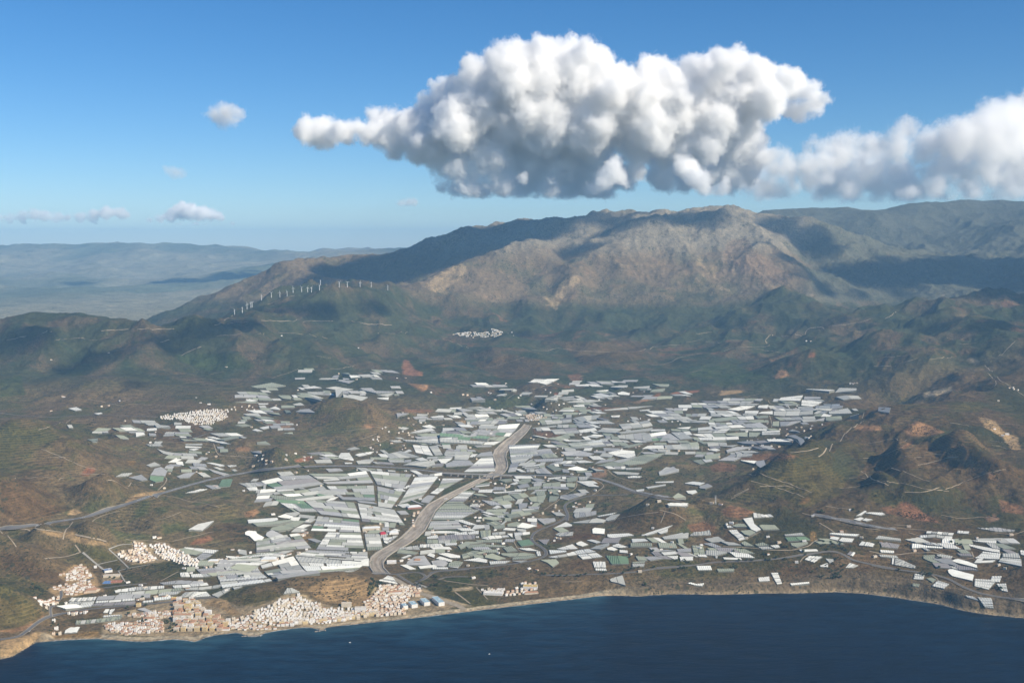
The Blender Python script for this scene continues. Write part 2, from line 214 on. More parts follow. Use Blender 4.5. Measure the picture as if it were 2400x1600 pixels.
# ------------------------------------------------------------------ greenhouses: roof outlines in photo detail coordinates ("@ x0 y0 s" sets the origin and scale)
# letter = sheet colour, then pieces along and across, then the corners
GH = """@ 500 1200 3.92
W 1 1 310 75 590 55 600 75 530 95 320 105;W 1 1 585 45 660 20 745 45 700 65 620 55;G 1 1 350 110 560 95 710 75 740 85 600 125 400 130;G 2 1 540 150 760 80 850 85 700 170 600 185 520 165
P 1 1 650 15 780 0 800 15 750 45;W 1 1 290 190 320 172 395 180 400 200 470 240 450 265 380 270 330 225 290 215;L 1 1 490 190 540 170 640 215 510 240 480 220;W 1 1 510 240 635 210 655 235 540 265
W 1 1 535 270 660 240 680 262 550 295;P 1 1 560 320 680 270 710 285 715 320 590 355 525 345;G 1 1 400 290 490 262 520 285 440 305;W 1 1 380 385 520 378 690 405 640 418 500 398
W 1 1 110 405 190 410 260 425 200 440 120 420;M 3 1 230 440 290 432 510 470 370 470;L 1 1 60 440 130 440 220 475 130 520 30 500;G 1 1 150 520 230 475 420 505 330 560 170 530
P 2 1 680 700 720 700 800 740 640 760;W 4 1 1510 630 1600 585 1650 600 1700 670;W 1 1 1300 500 1390 430 1430 430 1430 500;W 1 1 1590 195 1670 155 1720 170 1640 208
W 1 1 1720 425 1800 395 1830 400 1750 432;L 3 1 1780 460 1850 410 1940 400 2010 495 1760 490;W 1 1 1960 400 1990 380 2040 395 2030 425;W 1 1 2040 430 2080 410 2200 445 2190 465;W 1 1 2060 385 2150 378 2270 405 2270 425 2180 425
L 1 1 2010 450 2140 440 2150 490 2110 505 2030 500;P 3 1 1720 330 1880 310 1900 350 1700 345;W 5 1 1900 300 2060 292 2060 325 1890 330;G 3 1 1680 380 1700 340 1890 375 1850 395
@ 0 1200 3.92
W 7 1 1270 690 1510 680 1510 705 1060 745 1050 725 1100 712;G 5 1 1090 750 1660 700 1700 720 1390 760 1080 768;L 3 1 900 780 1250 755 1390 750 1380 790 880 815;W 9 1 660 790 890 780 870 815 625 825
W 3 1 880 822 1240 795 1240 815 870 840;P 2 1 640 830 870 822 860 850 600 865;W 1 1 745 845 870 828 840 870 700 890;W 2 1 520 865 700 855 780 880 590 905 480 905
D 4 1 880 842 1250 822 1240 850 830 866;W 1 1 1310 820 1410 812 1410 830 1305 838;W 1 1 1410 790 1600 780 1640 795 1410 820;P 3 1 1700 740 1830 730 1780 770 1640 795
W 2 1 1780 740 1900 735 1940 775 1830 785 1740 790;P 2 1 1940 765 2120 690 2110 720 2000 790;W 1 1 2130 690 2220 670 2230 690 2150 715;L 3 1 1460 655 1640 630 1870 640 1880 670 1700 665 1500 670
W 4 1 1580 680 1900 650 1920 675 1600 705;P 3 1 1700 700 1900 690 2080 660 2000 700 1850 720 1700 720;W 2 1 1650 560 1730 555 1750 598 1660 600;W 1 1 1750 575 1850 570 1880 600 1760 605
M 5 3 1800 530 1950 515 2260 560 1880 600;G 1 1 1640 345 1690 332 1870 375 1800 400 1660 385;W 3 1 1690 325 1850 340 2010 355 1960 385 1860 378 1700 345;L 6 1 1800 420 1860 380 1960 390 1900 430 1840 445
W 1 1 1730 180 1820 115 1970 88 1900 150 1860 180;G 1 1 1720 50 1840 38 1900 80 1770 92;W 1 1 945 930 970 895 1010 893 990 930;W 1 1 1010 900 1060 890 1020 945 1000 945
L 1 1 1250 895 1320 880 1420 925 1340 940 1270 945 1340 920;G 9 1 700 1000 1130 955 1100 990 690 1035;W 1 1 945 955 1130 945 1100 955 940 972;W 1 1 600 1090 640 1065 740 1060 710 1110 590 1120
@ 1000 850 3.92
N 1 9 500 875 610 868 632 1000 340 1005;L 1 1 500 830 600 820 610 860 450 868;W 1 1 490 738 690 725 620 760 500 755;G 1 1 500 770 600 775 590 815 520 810;M 4 3 480 590 860 560 760 680 470 650;G 2 1 580 690 740 680 690 725 560 712
M 4 2 130 730 470 735 490 800 150 790;P 1 3 260 830 410 820 380 900 250 890;W 1 1 100 890 240 880 170 930 130 925;L 2 1 170 935 250 898 400 903 440 940 180 960;N 1 8 750 760 1050 752 965 880 770 880;P 1 3 765 885 970 855 900 920 780 930
L 1 2 770 935 850 918 820 1000 745 1010;G 4 1 1030 845 1170 832 1210 870 1070 880;L 2 1 1230 822 1400 810 1540 840 1480 865 1280 860;L 1 1 980 892 1260 880 1250 905 1000 915;W 1 1 880 958 1060 930 1040 950 870 965
M 5 1 1190 912 1370 900 1380 925 1110 945;W 1 1 1310 970 1380 955 1480 985 1420 1000 1290 985;L 3 1 990 985 1080 965 1160 1030 1010 1020;G 1 1 1095 952 1150 942 1250 980 1170 1000;W 1 1 1165 935 1210 930 1220 960 1180 955
G 2 1 1310 755 1340 738 1590 718 1550 755 1400 785 1330 785;P 1 1 1590 705 1700 688 1620 735;P 3 1 1350 512 1600 482 1560 520 1430 550;W 2 1 1460 680 1540 660 1630 670 1560 695;P 1 1 1740 650 2080 605 2060 630 1780 660
P 5 1 1750 672 2000 648 2130 672 2050 715 1770 700;G 1 1 1780 780 1960 738 1990 748 1850 785;W 1 1 1980 792 2060 763 2180 763 2180 797;P 3 1 2185 763 2500 745 2500 800 2200 800;W 2 1 1660 830 1780 805 1910 815 1920 860 1850 880 1740 860
P 1 1 1700 910 1920 864 1960 872 1780 925;G 1 1 1560 950 1700 914 1850 930 1760 960;G 3 1 1780 930 1960 855 2200 830 2000 930 1850 945;W 1 1 1480 862 1580 860 1650 895 1530 895;W 1 1 1360 902 1450 900 1540 918 1400 925
L 1 1 1540 930 1600 897 1740 887 1700 908;P 4 2 690 450 820 420 910 415 900 480;P 2 1 1180 470 1260 425 1280 490 1200 520;W 2 1 180 482 280 486 320 510 240 512;M 3 2 0 462 160 490 150 515 0 510;L 1 1 270 435 340 422 430 445 330 455
G 1 1 440 457 580 472 560 490 440 482;G 1 1 540 520 600 507 620 530 570 540;W 3 2 930 190 990 155 1220 150 1030 212;W 1 1 670 217 810 208 800 232 690 230;W 2 1 640 265 700 252 755 262 740 276 650 273
W 1 1 1520 295 1600 285 1720 320 1640 328;W 1 1 1560 258 1670 252 1670 268 1560 268;W 1 1 1750 280 1800 268 1870 285 1860 302 1760 295;P 1 1 1690 222 1780 207 1850 217 1840 235 1690 235;P 1 1 1900 230 2050 222 2050 240 1900 240
G 1 1 2070 197 2230 207 2220 225 2140 222;W 1 1 1950 440 2050 430 2050 442 1960 447;W 1 1 1690 490 1780 486 1770 505 1700 505;L 1 1 1200 322 1350 312 1360 326 1210 332;P 2 1 1280 362 1500 342 1620 352 1480 370 1300 368
P 2 1 1620 436 1850 412 2080 402 1900 425 1640 442;P 1 1 960 602 1190 577 1200 590 980 606;G 3 1 1100 702 1290 654 1320 690 1230 725;P 2 1 1560 640 1620 602 1800 612 1740 650;G 1 1 650 1077 780 1067 790 1085 720 1100
W 1 1 760 1120 830 1095 850 1110 800 1125;G 2 1 830 1110 870 1075 960 1065 960 1090 880 1125;W 1 1 1110 1063 1240 1050 1230 1065 1110 1075;G 1 1 1285 1060 1390 1048 1370 1090 1290 1100;P 1 1 1395 1052 1500 1045 1470 1080 1400 1085
G 2 1 1070 1112 1230 1097 1230 1140 1060 1140;G 1 1 1280 1108 1370 1110 1360 1150 1290 1145;L 1 1 960 1072 1000 1062 1090 1080 1030 1105;M 1 4 450 1120 590 1102 580 1130 440 1145
N 1 8 345 1180 450 1185 335 1290 170 1290;G 1 3 160 1298 340 1296 430 1350 100 1350;N 1 11 90 1358 500 1352 290 1450 40 1450;M 2 5 35 1460 290 1455 340 1525 5 1535
W 1 2 480 1170 620 1165 600 1195 470 1192;L 1 1 620 1142 720 1147 730 1170 605 1175;W 1 1 600 1192 880 1177 880 1185 620 1205;L 1 1 830 1132 930 1112 950 1140 850 1160;G 1 1 930 1150 1060 1132 1030 1165 920 1170
G 1 1 1110 1167 1210 1162 1220 1190 1120 1195;G 1 1 1000 1182 1090 1177 1090 1220 1010 1225;G 2 2 630 1240 760 1217 820 1268 590 1275;G 2 1 770 1217 900 1198 940 1230 830 1260;G 2 1 930 1240 1100 1217 1070 1290 960 1280
G 1 1 1130 1227 1220 1232 1190 1270 1120 1280;L 1 1 840 1292 930 1292 920 1330 850 1350;L 1 1 930 1322 1040 1322 1030 1350 940 1350;W 1 1 690 1312 780 1302 780 1335 720 1340;W 1 1 600 1340 650 1312 690 1330 640 1345
L 5 1 1230 1222 1450 1193 1470 1210 1300 1265 1220 1250;G 1 1 550 1352 740 1347 720 1380 540 1375;G 2 2 780 1352 950 1342 1040 1362 770 1400;L 4 1 1360 1382 1560 1362 1560 1400 1370 1430 1350 1410
W 1 1 1560 1412 1750 1377 1700 1400 1580 1420;P 2 1 1640 1440 1700 1404 1870 1352 1850 1400 1660 1460;P 2 1 1330 1472 1560 1432 1660 1450 1620 1475 1350 1475;P 3 1 1930 1342 2120 1302 2170 1330 2060 1385 1940 1380
W 1 1 2200 1320 2240 1298 2400 1310 2400 1335;W 1 1 1920 1172 2000 1162 2000 1180 1930 1190;W 1 1 2010 1147 2200 1120 2200 1130 2030 1160;W 1 1 2095 1098 2275 1092 2270 1105 2100 1108;P 1 1 2130 1015 2200 962 2320 980 2320 1005 2140 1040
W 1 1 1840 1052 1900 1042 1980 1047 1960 1060 1850 1062;P 1 1 1700 1002 1830 1007 1960 1017 1940 1035 1750 1030;P 1 1 1820 972 1980 967 1970 985 1830 988
@ 1000 1200 3.92
G 1 1 500 62 530 50 640 47 700 70 610 82;G 2 1 720 22 950 2 970 20 760 60;G 3 1 540 102 640 84 690 110 600 128;G 1 1 740 112 830 92 870 110 840 140 740 135;W 1 1 440 122 530 120 545 148 410 165;G 1 1 610 132 720 112 720 150 620 160
W 1 1 830 127 880 100 1020 130 920 155 830 145;L 2 1 1010 62 1180 60 1190 85 1080 118 1040 90;W 1 1 250 202 370 182 380 212 260 215;W 1 1 372 192 480 172 480 205 390 210;G 4 1 490 172 590 167 590 225 500 235
P 2 1 600 192 725 180 725 205 600 215;W 4 1 500 242 600 218 750 217 760 230 560 258;W 1 1 735 200 790 197 790 240;W 2 1 800 192 950 184 950 205 810 225;W 1 1 0 232 100 212 110 245 0 250;D 9 1 105 225 240 207 450 212 440 250 100 270
G 5 1 0 257 280 252 270 290 0 290;G 1 1 450 260 700 257 690 280 460 280;L 1 1 720 252 820 252 800 278 710 278;W 1 1 165 292 280 284 280 305 170 312;T 1 1 830 272 940 252 990 300 870 320;D 1 1 1020 257 1130 252 1100 300 1080 300
W 6 1 0 297 130 292 160 325 0 325;G 1 1 285 312 360 274 540 277 400 300 310 345;G 1 1 350 312 550 292 540 320 380 335;G 1 1 540 302 720 312 740 325 520 322;G 1 1 480 352 660 347 650 375 540 375;G 1 1 700 332 780 312 840 360 740 370
G 1 1 540 402 600 382 730 430 650 445 530 420;G 2 1 680 382 900 377 1010 395 900 410 760 415 690 400;G 1 1 790 422 980 402 1020 410 900 435 780 440;G 3 2 320 392 430 357 550 372 330 430
W 1 1 330 447 480 422 560 442 560 470 400 452;W 1 1 570 457 775 450 720 475 580 485;P 1 1 780 452 930 447 860 470;L 1 1 40 452 130 442 200 470 160 505 60 500;G 4 1 200 472 260 452 340 462 290 520 190 505;W 1 1 50 512 200 510 200 528 50 528
W 2 1 1190 342 1340 297 1390 340 1250 350;W 1 1 1370 287 1420 270 1490 305 1430 320 1380 305;W 1 1 1470 262 1520 254 1610 280 1560 292;P 2 1 1500 342 1560 312 1680 287 1680 310 1600 348;W 1 1 1120 352 1280 357 1290 370 1130 390
W 5 1 1110 417 1280 387 1400 352 1490 342 1560 370 1400 392 1180 425;W 2 2 1385 397 1560 378 1620 415 1430 438;P 5 1 1180 212 1220 190 1350 184 1340 220 1220 228;W 1 1 1520 162 1540 147 1640 157 1635 208 1525 200
W 1 1 1655 210 1860 198 1910 220 1720 242 1660 235;W 1 1 1170 147 1280 94 1340 122 1330 135;W 1 1 1655 332 1700 320 1760 347 1720 360 1660 350;W 2 1 1700 312 1760 292 1850 325 1780 335 1720 325;W 1 1 1770 352 1850 357 1850 385 1770 375
W 1 1 1880 252 2000 247 2040 270 1890 285;G 1 1 1870 292 2070 292 2075 325 1870 328;T 2 1 1645 402 1850 412 1860 480 1700 485;W 4 1 1525 457 1640 457 1650 515 1540 515;W 1 1 1545 522 1650 522 1660 545 1550 540
G 1 1 1040 442 1190 437 1220 470 1160 510 1110 470;G 1 1 1885 465 2010 455 2010 470 1890 480;P 1 1 1885 482 2005 482 2000 505 1890 510;W 1 1 1560 597 1670 602 1680 650 1580 660;P 2 1 1680 622 1800 587 1830 685 1690 645
W 1 1 1965 222 2040 197 2270 118 2200 165 2080 205 1990 220;W 1 1 2120 192 2180 170 2220 152 2215 190 2150 205;P 1 1 2160 232 2352 192 2400 240 2352 245 2180 255
@ 1500 1100 3.92
L 1 1 740 430 790 395 850 388 915 430 890 455 810 470 745 445;W 5 1 1040 402 1195 417 1230 438 1045 452;W 1 1 945 457 1030 442 1050 510 1115 555 1070 578 1020 560;G 1 1 840 520 900 502 960 507 990 530 880 535
G 1 1 1090 522 1110 510 1240 514 1285 555 1130 560;G 1 1 920 572 1020 562 1070 590 1000 615 960 605;W 1 1 790 522 830 522 860 540 800 542;W 1 6 810 562 890 557 970 640 910 660;G 1 1 925 680 960 662 1050 710 960 705
L 1 1 1010 655 1100 627 1120 650 1050 680;G 1 1 1050 692 1130 674 1190 702 1080 710;P 1 1 1080 717 1180 712 1230 740 1120 740;W 1 1 1190 705 1270 697 1290 720 1240 730;P 1 1 1320 602 1490 587 1515 610 1330 615
T 2 1 1330 627 1520 620 1570 655 1360 665;G 1 1 1380 682 1550 672 1540 690 1440 722 1390 705;W 1 1 1730 602 1760 587 2020 605 1990 620 1880 617;W 1 1 1740 640 1760 620 1840 630 1815 660;W 1 1 1822 660 1852 632 1970 640 1950 675 1860 672
P 2 1 200 627 450 582 445 635 220 645;P 7 1 460 602 500 577 640 562 655 610 460 615;W 1 1 5 607 110 582 140 592 60 612;G 2 4 475 702 580 702 600 785 495 790;P 1 1 600 747 700 747 800 765 800 775 690 800 600 790
L 1 1 175 747 250 742 340 752 190 760;W 1 1 190 767 330 757 350 780 220 795;L 1 1 335 737 470 727 475 760 350 765;W 1 1 360 807 490 807 490 840 370 845;W 1 1 240 800 350 797 350 828 310 830;W 1 1 515 890 650 888 665 930 530 930
G 1 1 700 917 870 914 870 940 715 945;W 1 1 430 1050 460 1044 520 1057 595 1052 580 1082 500 1072;W 1 1 1085 997 1190 987 1195 1030 1090 1035;W 1 7 1200 955 1270 952 1315 1070 1265 1085;W 1 1 1370 1057 1560 1037 1565 1055 1385 1075
W 2 2 1510 832 1550 797 1680 807 1600 860;W 2 1 1610 860 1680 832 1730 870 1730 905 1660 900;P 1 1 1700 822 1780 827 1780 855 1740 865;W 1 4 1885 910 1930 860 2010 885 1950 910;D 2 8 1900 785 1960 712 2160 770 2120 860
W 1 1 1980 435 2070 380 2085 392 2030 430;W 1 1 2060 407 2110 397 2230 402 2255 420 2210 430;W 1 1 1960 465 2030 442 2060 455 2020 480;W 1 1 2040 470 2070 452 2145 464 2080 483
@ 1900 1100 3.92
W 6 1 1015 577 1320 587 1305 610 1010 600;W 4 1 1000 612 1305 617 1300 645 1000 635;W 1 1 925 685 980 690 1080 708 1220 715 1215 732 1050 725 925 730;W 2 1 1350 564 1460 574 1450 598 1340 590;L 9 1 1520 540 1700 537 1880 562 1860 575 1700 575
W 1 1 1460 655 1710 662 1710 685 1550 672;W 1 1 1445 690 1500 700 1740 742 1745 772 1600 748 1460 710;W 1 5 1580 758 1750 778 1740 830 1500 820;W 1 4 1745 815 1940 827 1945 895 1720 850;P 1 1 1760 777 1910 777 1930 820 1760 812
W 1 2 1920 747 1990 752 1990 800 1930 785;P 1 1 590 640 620 620 830 642 835 668 680 650;W 1 1 630 742 770 754 770 775 640 768;W 8 1 600 802 770 817 760 880 640 850;P 8 1 778 822 840 832 965 890 960 915 765 880
W 1 3 440 700 470 662 590 687 570 720;D 2 1 640 682 700 672 820 692 800 730 650 718;G 1 3 1030 795 1145 790 1140 825 1030 825;P 1 1 1150 787 1200 782 1310 802 1290 825 1170 805
W 1 1 1290 840 1350 824 1440 850 1530 882 1535 915 1470 895 1330 860;W 1 1 1255 927 1300 922 1400 947 1505 972 1490 1035 1400 1010 1300 985 1265 955;W 1 6 1500 1010 1720 1022 1640 1110 1500 1075;W 1 3 1660 985 1760 985 1740 1042 1650 1035
W 1 5 1700 1055 1800 1052 1815 1130 1750 1115;W 1 2 1880 1062 1990 1037 1990 1080 1890 1080;W 1 4 950 960 1050 977 1040 1015 940 1010;G 1 1 1060 1005 1110 997 1155 1015 1120 1045;W 1 5 1160 1020 1280 1060 1230 1105 1110 1075
W 1 3 1410 1160 1500 1175 1580 1245 1440 1195;W 1 7 1520 1180 1670 1192 1690 1285 1590 1272;W 1 2 1672 1200 1750 1235 1740 1245 1675 1248;G 1 3 930 1050 1010 1057 1000 1085 930 1080
@ 1500 800 3.92
W 1 1 1520 467 1530 457 1790 467 1740 480;P 1 1 1790 470 1830 442 1990 432 1990 465;W 2 1 1270 550 1290 527 1500 502 1470 560;L 1 1 1510 512 1660 512 1660 530 1500 535;W 1 2 1485 547 1680 554 1590 600 1480 595
P 3 1 1800 517 1990 502 2115 502 2125 525 1870 545;L 1 1 2160 587 2280 575 2280 595 2170 605;L 2 1 2080 632 2305 614 2290 665 2080 668;P 1 1 1730 652 1910 622 1950 665 1740 682;L 1 1 1590 732 1700 702 1690 735
G 2 1 1705 697 1850 687 1860 720 1740 733 1705 733;W 1 1 1862 685 1925 682 1925 722 1865 722;L 1 1 1930 682 2010 677 2010 720 1930 715;L 2 1 1700 742 1830 742 1950 747 1890 775 1810 770;W 1 1 1080 667 1120 650 1222 644 1220 672
P 3 1 1228 644 1590 642 1590 675 1300 690 1228 682;W 2 1 880 690 1040 687 1050 718 915 722;G 1 1 1050 692 1180 684 1180 705 1080 712;G 1 1 650 717 880 692 910 722 700 740;P 1 1 450 747 560 727 650 737 600 752
W 1 1 330 797 470 787 450 810 370 805;G 1 1 455 807 530 797 525 822 470 822;W 1 1 530 797 650 787 675 810 530 825;W 2 1 670 787 920 767 975 795 700 808;L 2 1 940 767 1100 747 1180 795 980 798;G 1 1 1220 742 1280 737 1280 785 1215 780
L 2 1 1285 742 1490 732 1380 775 1290 783;P 2 1 1365 830 1400 807 1590 797 1560 825 1450 840;W 1 1 1450 847 1660 812 1760 797 1650 825 1520 865;P 1 1 1590 842 1700 842 1775 862 1730 878;L 2 1 1350 872 1420 867 1500 895 1620 907 1540 942 1450 920
W 1 1 1120 832 1290 827 1280 843 1115 845;W 1 1 1115 852 1290 850 1290 862 1120 865;G 1 1 780 852 990 837 990 880 800 870;G 1 1 1000 837 1110 842 1070 880 1000 880;G 1 1 650 852 770 847 800 880 690 885;W 1 1 475 857 570 852 615 885 520 870
W 1 1 570 852 650 850 690 885 620 885;L 1 1 180 920 230 852 280 852 370 910;P 1 1 285 842 390 837 490 895 370 905;P 2 1 0 847 90 847 150 872 50 900;W 1 1 930 917 1140 887 1260 877 1310 895 1100 905 960 920
W 1 1 960 937 1070 927 1130 932 1060 960 980 950;W 1 1 1160 917 1290 907 1400 950 1180 930;P 1 1 730 967 900 952 850 975;W 1 3 620 1000 690 985 740 1002 700 1015;L 2 1 790 1002 890 977 1070 972 1050 1020 830 1045 800 1030
G 1 1 590 1052 740 1027 730 1080 660 1085 600 1095;G 1 1 480 1100 560 1087 600 1120 550 1130;W 1 1 570 1087 650 1082 670 1105 600 1115;W 1 1 15 992 70 962 210 957 225 990;P 2 1 220 957 350 952 390 990 240 1000;G 2 1 365 947 530 927 550 985 400 995
G 1 1 540 927 800 912 760 925 580 945;W 1 1 920 1094 1050 1102 1080 1110 1050 1125 940 1107;L 3 1 1060 1120 1140 1097 1210 1095 1335 1130 1320 1140 1070 1140;L 1 1 740 1217 900 1202 1055 1197 1020 1245 830 1240
W 1 1 400 1307 480 1294 600 1302 550 1330;L 1 1 540 1337 620 1310 670 1332 600 1360 550 1355;W 1 1 420 1377 510 1370 530 1390 480 1410 440 1400;G 1 1 270 1445 350 1402 425 1450;W 1 1 245 1512 290 1495 450 1512 420 1530 260 1530
L 2 1 0 1512 100 1502 210 1512 130 1545 0 1550;L 1 1 170 1202 310 1152 360 1200 190 1235;W 2 1 800 627 930 597 1060 597 990 625 900 640;W 1 1 1305 310 1400 284 1420 325 1340 325
@ 500 850 3.92
G 1 1 340 222 540 184 670 217 580 230 400 235;W 1 1 800 237 930 217 1000 237 860 242;P 1 1 860 272 1030 272 1020 284 870 284;P 2 1 1030 237 1120 220 1290 247 1200 262 1060 242;W 1 1 1010 312 1080 302 1120 327 1040 332
P 1 1 1120 277 1180 267 1190 300 1130 315;P 2 1 1190 307 1280 302 1420 322 1200 335;W 2 1 1180 342 1400 340 1370 355 1200 355;L 1 1 1330 252 1500 262 1670 272 1620 290 1500 290;P 1 1 1510 302 1660 282 1640 300 1600 315
W 1 1 1500 327 1615 320 1610 345 1520 335;L 1 1 1130 172 1300 167 1240 195;G 2 1 590 302 700 302 720 320 710 345 640 335;G 1 1 200 367 330 359 420 364 380 374;W 1 1 290 352 330 335 410 352 350 362;W 1 1 400 376 510 376 500 386 420 386
W 1 1 510 432 570 407 620 432 600 440;P 1 1 725 387 800 374 840 392 760 400;L 1 1 750 457 800 434 880 432 940 462 820 470;G 1 1 490 462 600 467 620 490;G 1 1 190 577 300 567 350 582 260 590;W 1 1 355 622 390 612 460 630 400 635
W 1 1 420 602 510 582 515 605 460 615;G 1 1 640 652 730 642 735 660;G 1 1 40 712 200 677 250 692 100 720;G 1 1 400 732 480 727 530 755 400 752;W 1 1 430 770 590 768 580 780 430 782;L 1 1 420 797 560 792 550 815 430 810
G 1 1 290 852 480 837 520 852 400 865;W 1 1 0 937 40 932 110 952 60 957;W 1 1 130 952 170 942 220 950 150 963;G 1 1 330 962 480 937 450 955 340 965;W 1 1 510 962 550 942 620 952 600 965;W 1 1 1560 712 1620 677 1660 682 1680 710 1640 735 1600 725
W 1 1 1670 697 1700 687 1860 737 1870 747 1690 727;W 4 1 1150 862 1170 832 1250 830 1290 890 1290 905 1150 880;P 1 1 1220 797 1300 777 1350 792 1260 808;P 2 1 1430 777 1580 767 1600 790 1520 800;W 2 1 1300 852 1330 837 1480 817 1450 840 1340 865
P 2 1 1310 907 1400 892 1480 887 1440 930 1330 935;W 1 1 1200 920 1280 920 1275 932 1210 932;W 1 1 1800 652 1880 627 2000 607 2040 627 1900 650;T 1 1 1500 622 1540 587 1600 602 1640 620 1520 635;W 1 1 1560 572 1620 562 1680 600 1620 608
W 1 1 1360 602 1430 600 1430 620 1370 622;W 2 1 1830 582 1990 572 2050 600 1970 605 1900 600;P 1 1 1700 607 1740 592 1800 602 1760 620;L 1 1 1680 472 1800 472 1690 510;L 1 1 1830 502 1940 490 1980 510 1850 520;W 1 1 1990 502 2110 490 2120 510 2010 515
P 3 1 1590 547 1700 532 1860 522 1900 540 1700 565;G 3 1 1860 662 1960 652 2080 652 2150 680 1960 690;W 2 3 1830 757 1970 767 2020 860 1860 830;P 1 3 1980 772 2060 762 2110 850 2035 855;P 3 1 1590 842 1720 812 1900 870 1620 885
W 1 1 1730 832 1800 797 1830 815 1760 830;W 1 1 1850 887 1920 872 1980 900 1900 905;P 3 1 1740 945 1850 907 2030 917 2040 945 1960 970;L 2 1 1950 702 2030 722 2000 755 1880 720
L 3 1 480 1040 560 1020 720 1045 640 1060 540 1062;W 1 1 640 1070 760 1062 745 1082 650 1080;W 2 1 300 1150 400 1145 410 1175 330 1178;L 3 1 290 1105 430 1098 500 1125 360 1140;T 1 1 80 1075 170 1070 160 1130 50 1130;P 1 1 1000 1160 1220 1200 1060 1230 940 1200
@ 0 850 3.92
L 1 1 1180 1060 1300 1035 1360 1080 1300 1090;L 1 1 1400 1010 1420 975 1480 965 1540 1000 1520 1045 1380 1040;T 1 1 1380 1045 1510 1048 1500 1090 1430 1105 1375 1080;P 2 1 1060 1050 1120 1020 1220 1018 1180 1045;P 1 1 1010 990 1120 995 1060 1030 1010 1025
L 1 1 1620 1050 1700 1020 1800 1010 1740 1060 1650 1065;P 1 1 1340 945 1420 915 1480 945 1380 960;W 1 1 1610 905 1680 912 1690 950 1620 935;W 1 1 1245 650 1320 640 1335 670 1250 685;W 1 1 1350 610 1440 603 1445 625 1345 630
P 1 1 1210 625 1270 628 1290 640 1240 648;W 1 1 1640 680 1700 676 1720 692 1660 692;P 1 1 1440 795 1530 820 1610 835 1580 858 1500 840;W 1 1 1700 770 1860 775 1840 788 1700 785;P 1 1 1700 748 1865 748 1860 760 1700 760;W 1 1 1730 800 1800 790 1830 795 1780 812
G 1 1 800 705 900 700 895 740 850 735;W 1 1 625 425 700 412 755 440 690 447;W 1 1 860 470 930 462 945 470 900 480;W 1 1 510 630 600 617 640 632 560 642;P 1 1 360 600 460 582 550 572 500 590 400 602;W 2 1 1700 1200 1830 1165 1910 1165 1800 1195
W 1 1 1890 922 1950 920 2070 945 2000 950;L 1 1 1900 975 2000 1000 2110 1030 2060 1045 1960 1010;P 1 1 2080 945 2180 942 2130 962;P 2 1 2120 985 2200 970 2220 990 2150 1000;L 2 1 1880 1130 2000 1130 2030 1155 1950 1165;T 1 1 2040 1080 2140 1075 2110 1140 2010 1150
P 3 1 2190 1110 2352 1100 2352 1150 2270 1145;W 1 1 2260 1150 2352 1150 2352 1180 2300 1175
@ 0 0 1
M 5 4 600 1126 715 1110 760 1135 650 1150;M 5 4 722 1110 858 1104 876 1132 765 1135;M 5 4 866 1104 965 1112 945 1148 884 1136;N 1 8 972 1120 1028 1118 990 1165 934 1182;N 1 5 1037 1122 1088 1122 1050 1142 1023 1152
W 2 1 1008 1157 1025 1144 1042 1146 1025 1159;L 1 1 990 1170 1003 1161 1020 1163 1005 1180 986 1178;M 5 5 650 1154 758 1140 795 1172 712 1180;M 6 5 765 1140 876 1138 880 1175 802 1172;M 4 5 884 1140 944 1154 918 1192 886 1188;M 4 4 626 1160 700 1166 745 1200 690 1200
M 6 5 706 1168 830 1178 845 1216 752 1206;M 5 6 838 1180 925 1196 950 1232 848 1222;M 5 6 745 1210 842 1220 846 1248 728 1244;N 3 7 768 1248 846 1250 856 1292 740 1288;N 2 5 854 1252 890 1252 898 1288 860 1290;N 2 5 896 1258 934 1255 908 1276 900 1272
N 5 6 722 1290 862 1294 864 1316 690 1302;N 6 7 690 1304 862 1318 822 1341 755 1347;N 5 8 610 1326 688 1304 752 1348 650 1362;M 5 6 575 1302 690 1290 608 1326 500 1322;N 5 7 502 1328 604 1330 638 1362 520 1380;M 5 5 600 1268 700 1250 730 1285 600 1296
M 4 3 1030 1022 1150 1030 1130 1046 1030 1040;M 4 3 1050 1046 1110 1048 1120 1066 1040 1066;M 5 3 920 1014 1025 1024 1030 1040 950 1036;M 5 3 1200 1062 1290 1052 1300 1066 1210 1072;M 4 3 1330 1040 1420 1030 1440 1044 1350 1052
M 3 2 1110 1010 1180 1004 1160 1024 1100 1026;M 3 2 1290 1008 1390 996 1400 1010 1300 1018;M 4 2 1150 958 1230 950 1236 972 1190 978;M 4 3 1260 982 1340 972 1340 990 1270 996;P 3 2 1450 995 1520 985 1530 998 1460 1008;M 3 3 1500 1020 1560 1012 1570 1030 1510 1036"""
